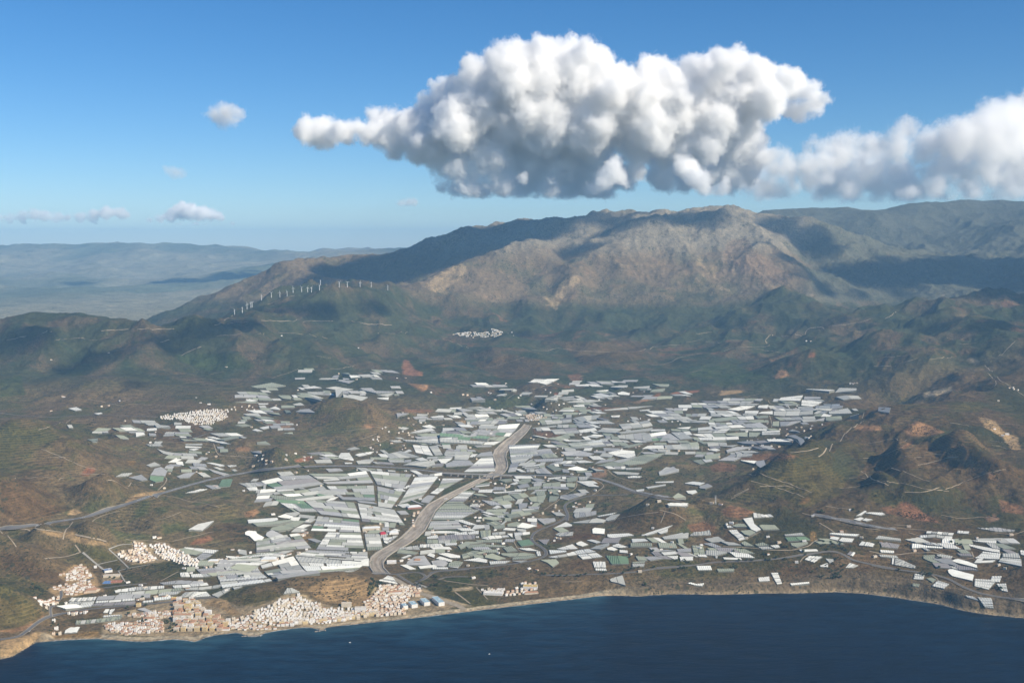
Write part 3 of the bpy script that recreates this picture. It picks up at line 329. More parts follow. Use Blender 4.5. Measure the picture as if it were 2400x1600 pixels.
# ------------------------------------------------------------------ bare, ploughed and planted ground seen in the photo: colour, then outline
C_ = dict(red=(.26,.13,.085), brick=(.28,.15,.10), orange=(.31,.195,.12), tan=(.36,.27,.17), beige=(.34,.29,.22), rust=(.20,.12,.08), pink=(.26,.18,.14), olive=(.085,.085,.035),
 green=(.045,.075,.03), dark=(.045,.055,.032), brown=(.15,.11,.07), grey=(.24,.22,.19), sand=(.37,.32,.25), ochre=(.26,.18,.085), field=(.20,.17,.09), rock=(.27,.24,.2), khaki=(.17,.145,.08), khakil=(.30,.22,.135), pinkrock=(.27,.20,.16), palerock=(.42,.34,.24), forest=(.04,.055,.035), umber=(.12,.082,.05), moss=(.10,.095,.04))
PATCH = """red 189 1112 200 1098 205 1092 224 1098 222 1106 205 1115
ochre 297 1080 319 1078 315 1088 300 1089
tan 158 1206 166 1194 178 1192 194 1201 172 1207
tan 0 1200 12 1204 46 1226 0 1232
tan 288 1183 300 1168 325 1156 380 1148 400 1152 340 1165 300 1182
brick 945 878 942 860 947 842 957 845 972 866 990 872 991 881 960 880
orange 954 898 1003 902 1003 912 990 918
orange 551 1050 575 1046 590 1052 585 1057 555 1058
red 691 1077 725 1068 737 1070 720 1080 695 1084
rust 934 958 1015 960 1010 966 950 967
orange 847 1000 860 994 880 1000 870 1004
pink 600 985 650 983 684 988 680 1003 655 1005 620 993
tan 1076 985 1088 983 1102 1003 1090 1003
red 1298 919 1319 921 1318 928 1300 927
rust 1347 958 1400 953 1459 955 1460 962 1350 964
pink 1482 944 1540 924 1546 932 1500 943
red 1520 935 1545 920 1547 933 1500 941
rust 1247 1004 1300 1003 1314 1020 1290 1028 1250 1016
rust 1330 878 1360 874 1366 890 1340 894
brick 1230 1222 1245 1220 1273 1232 1262 1238
pink 1383 1112 1395 1096 1410 1094 1423 1102 1420 1118 1390 1120
ochre 1383 1136 1390 1120 1400 1120 1412 1132 1400 1140
orange 2002 1006 2010 995 2040 997 2060 996 2069 1008 2030 1009
rust 1737 1074 1745 1066 1800 1062 1850 1063 1872 1070 1820 1078 1745 1080
rust 1663 1092 1690 1083 1727 1090 1722 1104 1670 1106
tan 1686 924 1690 915 1742 914 1740 920 1690 927
red 1569 924 1580 919 1638 913 1640 918 1600 923
red 1893 836 1900 824 1910 826 1908 838
orange 1815 887 1826 868 1842 868 1850 880 1830 886
red 1872 1180 1880 1167 1895 1163 1898 1175 1885 1182
rust 1690 1196 1710 1184 1740 1188 1770 1200 1740 1216 1700 1210
rust 1610 1230 1650 1222 1680 1235 1670 1248 1620 1246
orange 2119 1007 2135 994 2150 986 2180 998 2216 1012 2190 1018 2155 1022 2130 1022
orange 2206 1058 2225 1048 2255 1042 2268 1050 2270 1070 2300 1090 2344 1127 2321 1121 2280 1100 2219 1068
tan 2293 976 2320 982 2334 989 2350 1010 2385 1025 2392 1053 2372 1053 2350 1025 2308 1001
rust 2107 1050 2140 1030 2142 1037 2122 1050
sand 2165 920 2229 906 2232 916 2200 926 2167 931
sand 2267 840 2275 838 2298 848 2290 852 2270 847
olive 2216 940 2300 943 2302 965 2230 965
brick 2109 1174 2125 1177 2142 1184 2170 1205 2201 1225 2150 1218 2104 1207 2095 1195
rust 2063 1189 2109 1180 2120 1208 2080 1205
rust 2341 1169 2367 1177 2400 1189 2397 1205 2349 1199
pink 2306 1212 2330 1204 2344 1216 2320 1224
ochre 1900 1243 1912 1246 1915 1266 1900 1268
rust 1330 1262 1352 1250 1420 1250 1400 1262
umber 0 1290 40 1300 100 1330 150 1345 140 1372 80 1360 0 1330
beige 240 1440 330 1425 400 1398 470 1402 500 1395 560 1420 640 1402 680 1388 715 1392 745 1410 800 1425 850 1425 880 1375 985 1372 1050 1405 1060 1425 985 1440 883 1450 760 1464 600 1480 536 1478 457 1490 344 1490 240 1486
beige 345 1275 380 1270 410 1283 470 1312 460 1330 400 1312 370 1318 310 1322 272 1300 280 1290 312 1286 310 1268 330 1266
tan 135 1350 155 1335 176 1322 200 1325 225 1350 245 1385 200 1392 140 1402 112 1382 120 1375 160 1366
tan 478 1415 500 1402 530 1405 565 1440 540 1440 520 1426
khakil 770 1352 830 1350 862 1362 868 1400 850 1420 800 1420 740 1400 720 1380
moss 560 1395 640 1380 660 1400 600 1420 570 1418
olive 205 1292 252 1290 278 1315 285 1335 260 1338 230 1322
green 1030 1354 1095 1350 1110 1368 1060 1362
olive 1075 1385 1120 1378 1140 1412 1105 1414
olive 1000 1390 1060 1388 1090 1405 1040 1402
sand 1060 1378 1108 1374 1108 1382 1062 1385
sand 1000 1392 1050 1402 1110 1420 1020 1424
dark 230 1372 283 1365 284 1371 233 1378
olive 355 1392 420 1388 430 1392 410 1399 355 1401
olive 150 1450 240 1444 245 1460 170 1460
beige 240 1345 280 1343 284 1365 240 1368
green 1045 1140 1118 1122 1110 1130 1060 1152 1030 1166
brick 444 1276 457 1264 490 1254 500 1264 480 1272
umber 480 1235 530 1225 600 1235 600 1270 530 1270 480 1250
khaki 470 1195 510 1180 560 1190 552 1215 500 1222 478 1212
orange 572 1200 600 1192 610 1200 590 1212 575 1210
ochre 680 1250 720 1250 738 1262 700 1275
sand 850 1232 905 1226 915 1240 870 1246
ochre 120 1490 230 1478 240 1492 130 1496
orange 0 1478 30 1482 60 1474 95 1452 108 1444 98 1440 60 1462 30 1474 0 1476
tan 0 1498 40 1495 85 1480 100 1480 84 1500 60 1520 30 1536 0 1540
umber 1400 1210 1480 1200 1560 1190 1620 1210 1580 1240 1480 1250
umber 1300 1236 1400 1228 1400 1262 1290 1275
brown 1340 1310 1400 1305 1400 1335 1330 1335
umber 1660 1240 1690 1240 1690 1275 1640 1275
umber 1700 1240 1730 1240 1740 1275 1695 1275
brown 1950 1295 2060 1300 2060 1330 1960 1325
umber 0 1125 60 1120 130 1160 170 1195 120 1205 40 1225 0 1195
olive 365 1080 398 1075 405 1080 385 1088
umber 330 1000 420 990 500 1005 520 1030 420 1040 360 1025
green 0 890 50 880 60 925 0 930
green 400 830 560 828 600 860 480 870
umber 1100 850 1200 830 1300 850 1290 880 1180 890
umber 1300 800 1500 800 1520 840 1380 860
green 1600 880 1700 850 1800 880 1700 910
moss 1770 1090 1900 1070 1990 1110 1970 1160 1880 1190 1800 1150
moss 2050 1140 2120 1170 2100 1190 2030 1170
dark 1960 1050 2030 1090 2000 1130 1950 1100
green 1110 940 1200 925 1250 930 1230 950 1150 960
pinkrock 1700 560 1745 558 1790 600 1850 640 1862 652 1830 668 1790 660 1740 640 1700 610
palerock 1248 688 1262 695 1290 715 1303 728 1312 714 1340 680 1362 655 1350 645 1325 672 1305 700 1290 702 1268 690
palerock 1000 655 1030 645 1060 628 1090 616 1100 630 1080 650 1050 680 1040 692 1010 680
palerock 1640 600 1646 602 1652 620 1660 645 1654 646 1644 620
palerock 1660 612 1666 618 1684 660 1705 680 1725 692 1718 694 1692 676 1676 655
forest 1560 695 1600 682 1650 684 1684 700 1650 712 1590 712
forest 1780 705 1832 670 1900 700 1960 730 1880 745 1790 740
forest 1250 720 1300 735 1340 740 1420 722 1500 735 1560 752 1640 750 1700 740 1720 770 1500 790 1300 780 1180 760
tan 85 1241 147 1248 168 1244 178 1255 214 1263 256 1274 253 1278 207 1276 178 1270 155 1260 116 1255
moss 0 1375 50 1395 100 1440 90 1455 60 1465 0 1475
umber 0 1150 60 1160 150 1190 100 1230 0 1235
khaki 180 1310 230 1308 240 1322 190 1330"""
# ------------------------------------------------------------------ roads and tracks: kind, width in metres, then points ("@" as above)
ROADS = """@ 0 0 1
motorway 26 -20 1241 45 1236 100 1228 200 1212 290 1184 350 1164 400 1150 440 1138 480 1127 540 1114 600 1104 680 1095 760 1092 850 1092 950 1097 1010 1104 1047 1109
motorway 26 1183 1113 1240 1114 1320 1115 1400 1121 1440 1133 1480 1149 1540 1161 1600 1171
motorway 26 1905 1206 1940 1212 2000 1224 2060 1236 2100 1240
@ 0 1200 3.92
road 13 0 1168 100 1158 180 1140 250 1090 350 1010 440 965 560 935 800 890 1000 872 1250 852 1500 830 1700 805 1960 782 2060 745 2110 715
path 5 0 165 60 215 110 260 150 320
path 7 0 140 170 155 330 160 450 170 570 185;path 6 580 250 590 190 670 90;path 8 690 205 830 240 980 270;street 10 760 370 880 470 990 560;path 9 410 430 600 410 740 370;path 6 690 300 730 350 740 370
street 8 1000 340 1080 410 1180 510;street 6 1000 340 1100 300 1250 290;street 7 900 480 1080 440;street 7 1080 540 1200 510 1380 480;street 6 1090 540 1150 640;road 9 950 695 1100 675 1350 652;path 5 1480 630 1640 545
street 9 1240 280 1450 440;road 9 480 870 560 790 570 750 550 710 640 690 860 600;road 8 470 960 460 880 480 865
@ 500 1200 3.92
road 12 1470 568 1640 570 1720 566 1840 548;road 9 1690 575 1760 620 1850 670 1910 710;road 8 1780 560 1860 548 1930 565 1960 590 1920 620 1860 640;road 9 1860 640 1950 615 1975 580 2040 545 2352 525
road 8 1910 700 1880 650 1860 640;street 14 1880 660 1960 690;path 12 1900 740 2010 760 2130 810 2280 860;path 5 2220 730 2352 830
@ 1000 1200 3.92
road 12 20 560 80 545 300 522 600 497 850 467 1000 440 1075 412 1105 385 1095 350 1040 310 970 270 955 230 990 185 1080 145 1200 100 1270 60 1302 25 1290 0
road 8 110 620 140 605 200 592 380 592;path 7 160 628 420 665 560 672;path 5 260 735 400 840;path 5 455 690 560 800
road 9 1050 575 1250 582 1400 572 1600 568 1800 560 1950 545 2100 520 2352 502;path 5 1180 142 1230 128;path 5 800 270 850 360 980 380
path 4 2190 0 2150 100;path 5 1700 70 1900 30 2130 0;path 4 1250 640 1420 638
@ 1000 850 3.92
road 12 1290 1450 1303 1400 1265 1330 1270 1300 1330 1270 1420 1238 1520 1217 1850 1212;path 6 1080 1350 1150 1300 1220 1260 1240 1220 1330 1180 1380 1150 1380 1060 1400 1020
path 6 1520 1060 1600 1100 1640 1130 1560 1190 1520 1215;path 6 1660 980 1720 1040 1850 1080 1990 1110;path 5 1930 860 1970 820 2080 730 2200 680 2230 620;path 5 740 330 800 290 1000 240 1150 200
path 4 840 900 1010 830 1180 805;road 10 1540 1055 1700 1100 1900 1190 2100 1240 2352 1280
@ 1500 1100 3.92
path 6 760 708 1050 722 1200 742 1400 742 1560 702 1590 662 1660 632;path 5 180 372 330 410 420 465;path 4 840 270 1000 180
road 9 150 903 330 892 500 880 700 850 1000 842 1300 817 1450 792 1600 772 1720 752 1800 755 1860 775 1950 832 2120 872 2352 912;path 5 1490 400 1550 420 1600 425;path 5 1470 850 1500 800 1560 780
path 4 900 660 1020 620 1110 570
@ 1900 1100 3.92
road 9 560 880 700 908 950 938 1150 970 1280 1010 1400 1080 1550 1137 1700 1167 2000 1205;path 6 540 750 700 787 830 782 900 767 1130 762 1250 792 1400 827 1500 812;path 7 700 527 900 547 1060 557;path 6 80 490 150 530 220 580
path 5 900 580 1000 610;path 5 1130 735 1230 780;path 5 1480 755 1500 805;path 5 1690 580 1860 600 1980 560;path 5 770 507 920 517;path 5 500 540 640 556;path 6 1110 965 1170 1010
@ 1500 800 3.92
path 6 100 220 200 215 300 185 350 150 560 110;path 6 770 90 850 60 1000 52 1200 45 1160 0;path 5 1050 65 1200 90 1330 105;path 6 2060 730 1950 790 1880 850 1830 920;path 6 1770 940 1740 1000 1640 1060
path 6 1380 1022 1520 1010 1640 980;path 5 210 880 240 850 270 820;path 6 1190 680 1210 740 1210 790;path 4 570 1010 570 960;path 5 2070 640 2040 710;path 5 1180 540 1180 565 1240 585;path 5 860 1420 1000 1350
@ 1900 800 3.92
path 6 1880 0 1830 50 1730 140 1600 162;path 6 1600 220 1620 240 1670 280;path 5 1620 290 1700 335 1800 390 1900 460 1960 500;path 5 1700 360 1715 410 1640 430;path 5 460 1190 510 1210 550 1250
@ 1500 450 3.92
path 7 1180 1410 1140 1360 1220 1310;path 6 1300 1325 1420 1312 1520 1310 1510 1270 1560 1250 1750 1232 1900 1218 2040 1192 2120 1165;path 6 2250 1165 2290 1150 2352 1100;path 6 2150 1600 2352 1600
@ 1000 450 3.92
path 7 970 1450 1100 1460 1200 1432 1400 1460 1700 1470 1960 1465 2080 1422 2352 1400
@ 500 500 3.92
path 8 10 1028 150 1010 330 995;path 6 440 985 700 992 1100 990;path 8 1270 990 1400 1015 1640 1028;path 8 500 835 600 800 680 765 750 755;path 8 100 985 180 935;path 6 600 1095 850 1110 1050 1150
@ 0 500 3.92
path 8 930 1080 1180 1066;path 8 1260 1066 1600 1064;path 7 60 1165 240 1130;path 6 380 1105 480 1085;path 7 1660 1305 1740 1265 1850 1225
@ 0 850 3.92
path 6 990 1080 1060 1090 1180 1160;path 5 1180 1140 1240 1110;path 6 1450 1170 1520 1110 1540 1050 1500 1050;path 6 1340 490 1450 500;road 7 0 460 180 485 450 500 900 480 1340 490;path 5 350 620 480 580 680 515
road 8 1550 690 1780 695 1900 650 2000 640;path 5 1180 380 1640 400 1700 390;path 6 740 1020 990 1026;path 6 1960 740 1980 790 2000 850 2352 870"""
# dry riverbed, both banks from its head down to the sea
BED_L = "1229.6 994 1210 1012 1194 1029 1172 1043 1156 1055 1154 1066 1158 1078 1165 1090 1163 1099 1150 1109 1122 1123 1095 1136 1064 1151 1030 1167 1000 1182 985 1200 975 1221 959 1243 940 1260 921 1274 900 1285 880 1296 868 1306 864 1318 867 1330 876 1342"
BED_R = "1245 997 1230 1018 1212 1038 1196 1049 1184 1060 1184 1072 1190 1083 1191 1095 1183 1108 1170 1115 1145 1121 1122 1132 1102 1143 1070 1158 1038 1174 1018 1196 1010 1217 997 1243 979 1260 959 1273 940 1284 921 1294 905 1305 895 1318 896 1330 912 1344"
# ------------------------------------------------------------------ settlements: name, look, spacing along, spacing deep, row angle, share built, outline
TOWNS = """old_front|front|18|17|6|.85|650 1462 700 1457 800 1447 880 1436 884 1444 800 1455 700 1464 655 1470
old_town|white|13.5|15|10|.88|580 1438 600 1431 638 1422 652 1406 690 1402 700 1398 716 1405 745 1415 765 1426 800 1426 840 1424 870 1428 876 1440 800 1456 740 1464 690 1457 645 1464 612 1460 578 1446
west_beach|cream|16|15|8|.8|545 1448 575 1446 610 1466 650 1474 640 1477 600 1478 550 1476 535 1462
town_blocks|block|27|24|2|.96|412 1408 452 1406 480 1422 500 1442 536 1458 528 1474 490 1482 412 1478 408 1440
terrace_west|tile|17|15|-4|.95|238 1468 262 1462 320 1458 380 1452 384 1480 330 1485 296 1488 252 1478
left_villas|cream|24|24|20|.4|108 1455 140 1450 148 1485 106 1490
roadside|white|18|16|-8|.5|152 1436 205 1430 205 1437 155 1444
park_houses|cream|17|16|0|.8|300 1442 360 1436 402 1430 404 1448 330 1452
east_town|cream|17|15|14|.95|852 1412 878 1394 890 1376 905 1372 962 1374 985 1382 982 1394 955 1404 950 1440 892 1446 866 1444
north_rows|white|14|15|33|.92|352 1278 357 1275 382 1274 424 1289 440 1302 468 1316 462 1329 438 1326 412 1318 385 1312 366 1298
north_colony|cream|14|16|33|.85|314 1270 332 1272 368 1310 350 1317 318 1320 276 1302 280 1294 312 1288
hill_colony|tile|16|16|12|.85|176 1325 196 1325 218 1348 194 1358 163 1363 138 1350 153 1338 172 1335
lower_colony|tile|16|16|12|.85|116 1376 163 1368 205 1358 212 1370 240 1384 204 1389 165 1396 143 1386
headland_hamlet|tile|18|20|30|.6|78 1399 102 1404 140 1399 138 1412 107 1430 87 1412
orchard_row|cream|18|18|12|.8|216 1326 232 1328 236 1336 217 1338
holiday_rows|white|13|20|4|.95|1127 1381 1184 1380 1182 1394 1135 1392
holiday_complex|tile|20|20|20|.8|1184 1388 1216 1374 1228 1366 1262 1364 1256 1384 1236 1392 1186 1400
hill_village|white|15|24|12|.85|372 977 434 968 485 961 536 960 534 977 522 985 490 997 456 995 432 985 385 983
hamlet_above|white|26|60|12|.4|540 955 600 952 600 962 545 965
far_village|pale|17|40|0|.8|1058 784 1085 780 1100 778 1120 780 1150 776 1175 774 1178 785 1120 789 1080 789
far_fringe|pale|60|160|0|.15|1010 778 1060 778 1200 772 1230 776 1200 792 1050 790
river_village|cream|17|26|0|.75|1226 973 1245 970 1268 974 1285 980 1275 986 1240 986
workshops|cream|24|40|20|.6|962 1212 978 1196 986 1204 968 1238 956 1246
valley_houses|cream|30|50|10|.3|1255 1200 1290 1198 1292 1208 1256 1210
upland_hamlet|tile|28|60|10|.6|376 842 412 838 420 846 384 850
east_hamlet|cream|22|60|20|.5|2356 903 2380 908 2394 922 2380 920
east_row|cream|24|60|-20|.8|1972 903 2010 897 2012 900 1975 906
river_farms|cream|30|60|0|.35|1240 1030 1290 1034 1290 1042 1240 1040"""
FARMS = """362 1259 373 1260 700 1252 718 1249 930 1244 1110 1355 1240 1333 1258 1336 1500 1340 1572 1283 1575 1272 1638 1285 1714 1226 1703 1229 1826 1272 1867 1318 1972 1246 2019 1260 2343 1266 2370 1254 2150 1261 1905 1210 1992 1196
1668 1180 1689 1182 1530 1238 1545 1175 1518 1183 600 1068 610 1060 700 1180 715 1175 505 1140 470 1108 355 1137 385 1145 412 1076 280 940 150 930 147 929 238 953 255 951 120 963 60 833 30 826 142 818 120 843 245 825 248 827 255 827 465 820 500 819
225 773 460 932 470 944 490 948 950 886 930 733 805 764 750 817 840 816 600 852 740 790 610 788 660 787 530 860 1010 920 1145 920 1150 922 1160 937 1220 927 1215 932 1290 920 1360 970 1340 969 1440 976 1370 1010 1395 1150 1290 1155 1310 1152
1085 925 1095 926 1170 980 1165 985 1625 793 1610 800 1890 799 1900 800 2340 940 2360 1018 2330 1005 2350 1021 2130 1235 2290 1260 1800 1258 1750 1262 1950 1258 1885 1268 1560 1052 1563 1058 1590 1018 1685 1072 1765 1100 1245 1180 1120 1187 1130 1184
1190 1010 1150 1130 1160 1134 1045 1170 985 1170 650 1285 660 1300 425 1299 432 1304 545 1288 560 1292 585 1308 700 1300 530 1385 440 1380 330 1372 340 1378 300 1365 470 1362 520 1352 640 1206 720 1222 748 1232 708 1245 760 1300 700 1296 870 1190"""
# ------------------------------------------------------------------ trees: groves (kind, number, size, outline) and single ones
GROVES = """pine 46 9 852 1356 870 1358 905 1368 905 1378 885 1388 868 1400 858 1392 854 1370
round 10 11 1005 1352 1024 1350 1030 1368 1024 1385 1010 1380
round 7 10 1045 1372 1062 1372 1062 1386 1045 1386
round 16 9 384 1452 408 1452 412 1482 392 1482
round 5 9 324 1455 338 1455 336 1464 325 1464
round 9 8 600 1462 625 1462 640 1472 605 1474
round 8 7 108 1460 140 1455 140 1488 110 1488
round 34 9 1896 1340 1940 1320 1972 1300 1977 1330 1972 1354 1935 1358 1898 1346
round 16 9 1920 1264 1950 1270 1972 1276 1972 1288 1932 1292
round 8 8 1584 1312 1602 1324 1625 1322 1622 1316 1590 1310
pine 40 10 1240 950 1260 936 1310 938 1325 955 1290 974 1240 965
round 14 9 1500 1100 1530 1098 1530 1135 1505 1142
round 18 8 1385 1172 1430 1168 1424 1200 1390 1196
round 14 9 1098 1163 1118 1160 1124 1180 1100 1186
round 12 8 2150 1345 2185 1342 2190 1350 2155 1350
round 10 7 2350 1326 2390 1330 2390 1336 2350 1334
round 9 8 1000 1366 960 1365 975 1375 990 1380
round 40 7 200 1000 230 970 215 1020 195 1025
round 30 7 330 1030 380 1020 385 1040 335 1060
round 22 7 70 1375 115 1378 110 1395 80 1398
round 26 7 250 1330 420 1315 432 1330 300 1350
round 22 6 0 1005 0 1015 60 1020 230 1050 320 1085 225 1055 60 1010
shrub 330 5 1720 1190 1850 1105 1950 1045 2080 985 2240 945 2400 890 2400 1235 2100 1225 1900 1200
shrub 170 4.5 2120 1008 2150 988 2214 1012 2155 1021
shrub 210 5 2206 1058 2255 1043 2270 1068 2344 1127 2321 1121 2219 1068
shrub 120 5 2109 1174 2142 1184 2200 1224 2104 1207
shrub 90 5 2296 978 2334 990 2390 1052 2372 1052 2308 1001
shrub 160 5 1700 1290 2000 1300 2050 1370 1900 1360 1500 1375 1400 1360 1420 1330
shrub 120 6 560 1410 640 1370 800 1350 850 1380 830 1420 720 1390 640 1400
shrub 90 5 0 1300 100 1300 150 1340 60 1350 0 1340
shrub 130 6 1290 1100 1500 1060 1600 1090 1700 1130 1500 1200 1400 1180
shrub 420 7 1020 1185 1200 1125 1240 1010 1300 960 1700 940 2000 960 1900 1030 1600 1150 1380 1180 1290 1290 1000 1340 930 1330
shrub 260 7 560 1090 1150 1100 1150 1020 1230 990 950 960 760 1060
shrub 160 6 600 1110 900 1110 860 1290 620 1350 520 1320
shrub 300 7 0 860 500 850 560 1000 300 1010 0 980
shrub 200 7 400 860 900 830 1000 900 700 950 420 950
shrub 160 7 1000 830 1600 830 1700 880 1300 920 1000 890"""
TREES = """@ 1000 1200 3.92
505 565 700 532 760 527 820 527 600 560 640 547 960 555 1010 560 1060 575 1090 575 1160 560 1180 590 1230 590 1285 590 1380 590 1410 588 1460 575 1590 560 1620 565 1650 555 1690 547 1720 550 1805 565 1830 540 1860 537 1880 527 1910 522 1950 512 1125 325 1865 422 1935 400 2075 362 2020 415 2010 675 2300 450 2330 490
@ 1500 1100 3.92
630 850 780 850 910 842 980 840 1030 842 1160 835 1190 837 1250 817 1330 830 370 915 400 912 430 912 130 905 120 755 430 665 860 760 930 735 800 800 1130 780 1160 782 60 805 320 935 850 290 1240 282 1470 345 1300 700 1320 715 1350 720 1500 760 1520 790 860 905 890 910 50 1060 1960 375 2010 390 1640 400 1670 385 1690 400
@ 1900 1100 3.92
895 700 1375 655 1345 690 1380 700 1290 675 1180 905 1190 820 810 925 1020 950 1050 952 1090 962 390 377 600 250 480 280 60 390 100 395 1660 438 1720 440 1920 565 1560 1100 1700 1090 1750 1100 300 730 330 745 1930 600
@ 0 1200 3.92
1475 380 1340 1000 1310 790 1170 885 1180 940 330 690 350 700 300 670 2230 590 2200 600 1010 605 1050 610 1900 990 1340 860"""
TURB = "550 736 568 732 579 723 588 720 591 719 613 703 636 696 656 695 673 693 687 685 707 683 721 684 730 684 751 667 749 679 795 672 814 672 844 671 870 672 909 679"
# ------------------------------------------------------------------ picking the ground under a photo pixel
def zat(x, y):
    x = np.asarray(x, float); y = np.asarray(y, float); s = np.log(y); a = x/y
    fx = np.clip((a-A0)/(A1-A0)*(NA-1), 0, NA-1.001); fy = np.clip(np.clip((s-S0)/(S1-S0), 0, 1)**(1/1.12)*(NS-1), 0, NS-1.001)
    i = fx.astype(int); j = fy.astype(int); fx = fx-i; fy = fy-j
    return (Z[j, i]*(1-fx)+Z[j, i+1]*fx)*(1-fy)+(Z[j+1, i]*(1-fx)+Z[j+1, i+1]*fx)*fy
SY = np.exp(np.linspace(math.log(3510.), math.log(45000.), 5200))
def hit(u, v):
    a, t = ray(u, v); d = zat(a*SY, SY)-(H+t*SY); k = int(np.argmax(d > 0))
    if k == 0: return None
    f = d[k-1]/(d[k-1]-d[k]); y = SY[k-1]+(SY[k]-SY[k-1])*f
    return np.array([a*y, y, float(zat(a*y, y))])
def inpoly(px, py, P):
    r = np.zeros(px.shape, bool); n = len(P); j = n-1
    for i in range(n):
        xi, yi = P[i]; xj, yj = P[j]
        if yi != yj: r ^= ((yi > py) != (yj > py)) & (px < (xj-xi)*(py-yi)/(yj-yi)+xi)
        j = i
    return r
def pts(a): return [(a[i], a[i+1]) for i in range(0, len(a)-1, 2)]
# ------------------------------------------------------------------ ground colour: soils, scrub, rock
def mixc(c, d, t): return c*(1-t[..., None])+np.array(d)*t[..., None]
n1 = fbm(XX/520, YY/520, 4, 101); n2 = fbm(XX/130, YY/130, 4, 102); n3 = fbm(XX/2300, YY/2300, 3, 103); n4 = fbm(XX/260+n2, YY/260, 4, 104)
gz = np.gradient(Z, axis=1)/np.maximum(np.gradient(XX, axis=1), .1)            # slope along x
gy = np.gradient(Z, axis=0)/np.maximum(np.gradient(YY, axis=0), .1)
slope = np.hypot(gz, gy)
col = np.zeros(Z.shape+(3,)); col[:] = (.135, .105, .068)
col = mixc(col, (.085, .085, .042), sstep(-.15, .35, n1+.5*n2))
col = mixc(col, (.16, .125, .09), sstep(.15, .5, n4)*.7)
valley = sstep(260, 120, Z)*sstep(4800, 5400, YY)*sstep(9800, 8800, YY)
col = mixc(col, (.15, .135, .09), valley*.55); col = mixc(col, (.06, .08, .04), valley*sstep(.0, .35, n2)*.8)
right = sstep(1650, 1850, UU)*sstep(8800, 8000, YY)
col = mixc(col, (.115, .075, .043), right*.5*sstep(-.3, .3, n4)); col = mixc(col, (.062, .068, .034), right*sstep(.0, .4, n1-.3*gz)*.7)
col = mixc(col, (.13, .08, .05), right*sstep(.25, .5, n3+.5*n2)*.3); col *= (1-.2*right)[..., None]
upl = sstep(8300, 9300, YY)
uc = np.zeros_like(col); uc[:] = (.048, .06, .036); uc = mixc(uc, (.105, .085, .062), sstep(-.1, .4, n1+.3*n2)); uc = mixc(uc, (.17, .10, .07), sstep(.2, .5, n4+.4*n3)*.7*sstep(900, 1100, UU))
uc = mixc(uc, (.035, .055, .035), sstep(.1, .4, -n4)*.8)
col = col*(1-upl[..., None])+uc*upl[..., None]
lm = sstep(12600, 13200, YY)*sstep(22000, 20500, YY)*sstep(700, 860, Z)
mc = np.zeros_like(col); mc[:] = (.165, .138, .108); mc = mixc(mc, (.12, .12, .085), sstep(0, .35, n1)*.8); mc = mixc(mc, (.25, .19, .14), sstep(.1, .4, n4)*.6*sstep(1900, 1500, UU))
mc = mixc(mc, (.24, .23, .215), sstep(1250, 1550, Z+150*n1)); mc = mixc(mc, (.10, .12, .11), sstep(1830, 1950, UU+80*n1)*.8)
mc = mixc(mc, (.36, .31, .26), sstep(.30, .55, -n2)*sstep(.3, .7, slope)*.7)
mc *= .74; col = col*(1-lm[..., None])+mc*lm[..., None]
gcl = sstep(0, .9, slope)*sstep(110, 20, dland)*(1-beach); col = mixc(col, (.13, .11, .085), np.clip(sstep(140, 40, dland)*(1-beach), 0, 1))
fr = sstep(16200, 16900, YY)*sstep(900, 1400, UU); col = mixc(col, (.075, .085, .08), fr*.97)
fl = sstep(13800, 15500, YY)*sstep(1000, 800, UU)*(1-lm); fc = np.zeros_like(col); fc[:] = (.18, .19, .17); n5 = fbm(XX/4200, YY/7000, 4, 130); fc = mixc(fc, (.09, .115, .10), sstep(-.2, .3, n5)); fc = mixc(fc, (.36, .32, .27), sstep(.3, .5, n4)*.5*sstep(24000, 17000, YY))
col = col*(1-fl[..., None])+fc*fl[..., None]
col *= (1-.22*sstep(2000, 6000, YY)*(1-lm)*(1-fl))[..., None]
col = mixc(col, (.325, .30, .255), sstep(46, 34, dland+6*n2)*beach)
col = mixc(col, (.26, .215, .165), sstep(12, 3, dland)*beach)
col = mixc(col, (.26, .225, .18), sstep(14, 5, dland+4*n2)*(1-beach)*.6)
SH = np.full(Z.shape, .5)                                                     # how much low scrub dots the ground
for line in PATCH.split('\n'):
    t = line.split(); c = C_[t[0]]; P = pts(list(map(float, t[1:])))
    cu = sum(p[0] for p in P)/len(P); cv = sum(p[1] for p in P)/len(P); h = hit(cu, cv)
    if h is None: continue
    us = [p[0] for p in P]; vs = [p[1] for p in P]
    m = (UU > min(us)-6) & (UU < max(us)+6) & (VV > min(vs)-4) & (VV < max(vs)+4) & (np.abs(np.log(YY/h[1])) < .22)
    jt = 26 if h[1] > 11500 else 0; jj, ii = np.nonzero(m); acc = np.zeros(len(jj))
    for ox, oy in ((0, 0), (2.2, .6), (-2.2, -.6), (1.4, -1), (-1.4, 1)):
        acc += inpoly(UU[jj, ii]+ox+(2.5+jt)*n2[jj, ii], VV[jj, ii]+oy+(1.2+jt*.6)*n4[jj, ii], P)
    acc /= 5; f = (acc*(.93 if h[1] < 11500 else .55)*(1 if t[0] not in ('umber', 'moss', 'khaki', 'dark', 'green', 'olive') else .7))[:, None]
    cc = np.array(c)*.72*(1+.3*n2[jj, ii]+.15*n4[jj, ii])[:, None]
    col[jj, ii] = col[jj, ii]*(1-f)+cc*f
    if t[0] in ('red', 'brick', 'orange', 'tan', 'beige', 'sand', 'grey', 'field', 'pink'): SH[jj, ii] *= 1-.85*acc
col = col*np.array([1.07, 1.0, .85])
SH *= 1-sstep(50, 30, dland)*beach
SH = np.clip(SH*(1+.9*n1), 0, 1)
col = np.clip(col*(1+.22*n2[..., None]), .01, .9)
me = grid_mesh('ground', XX, YY, Z)
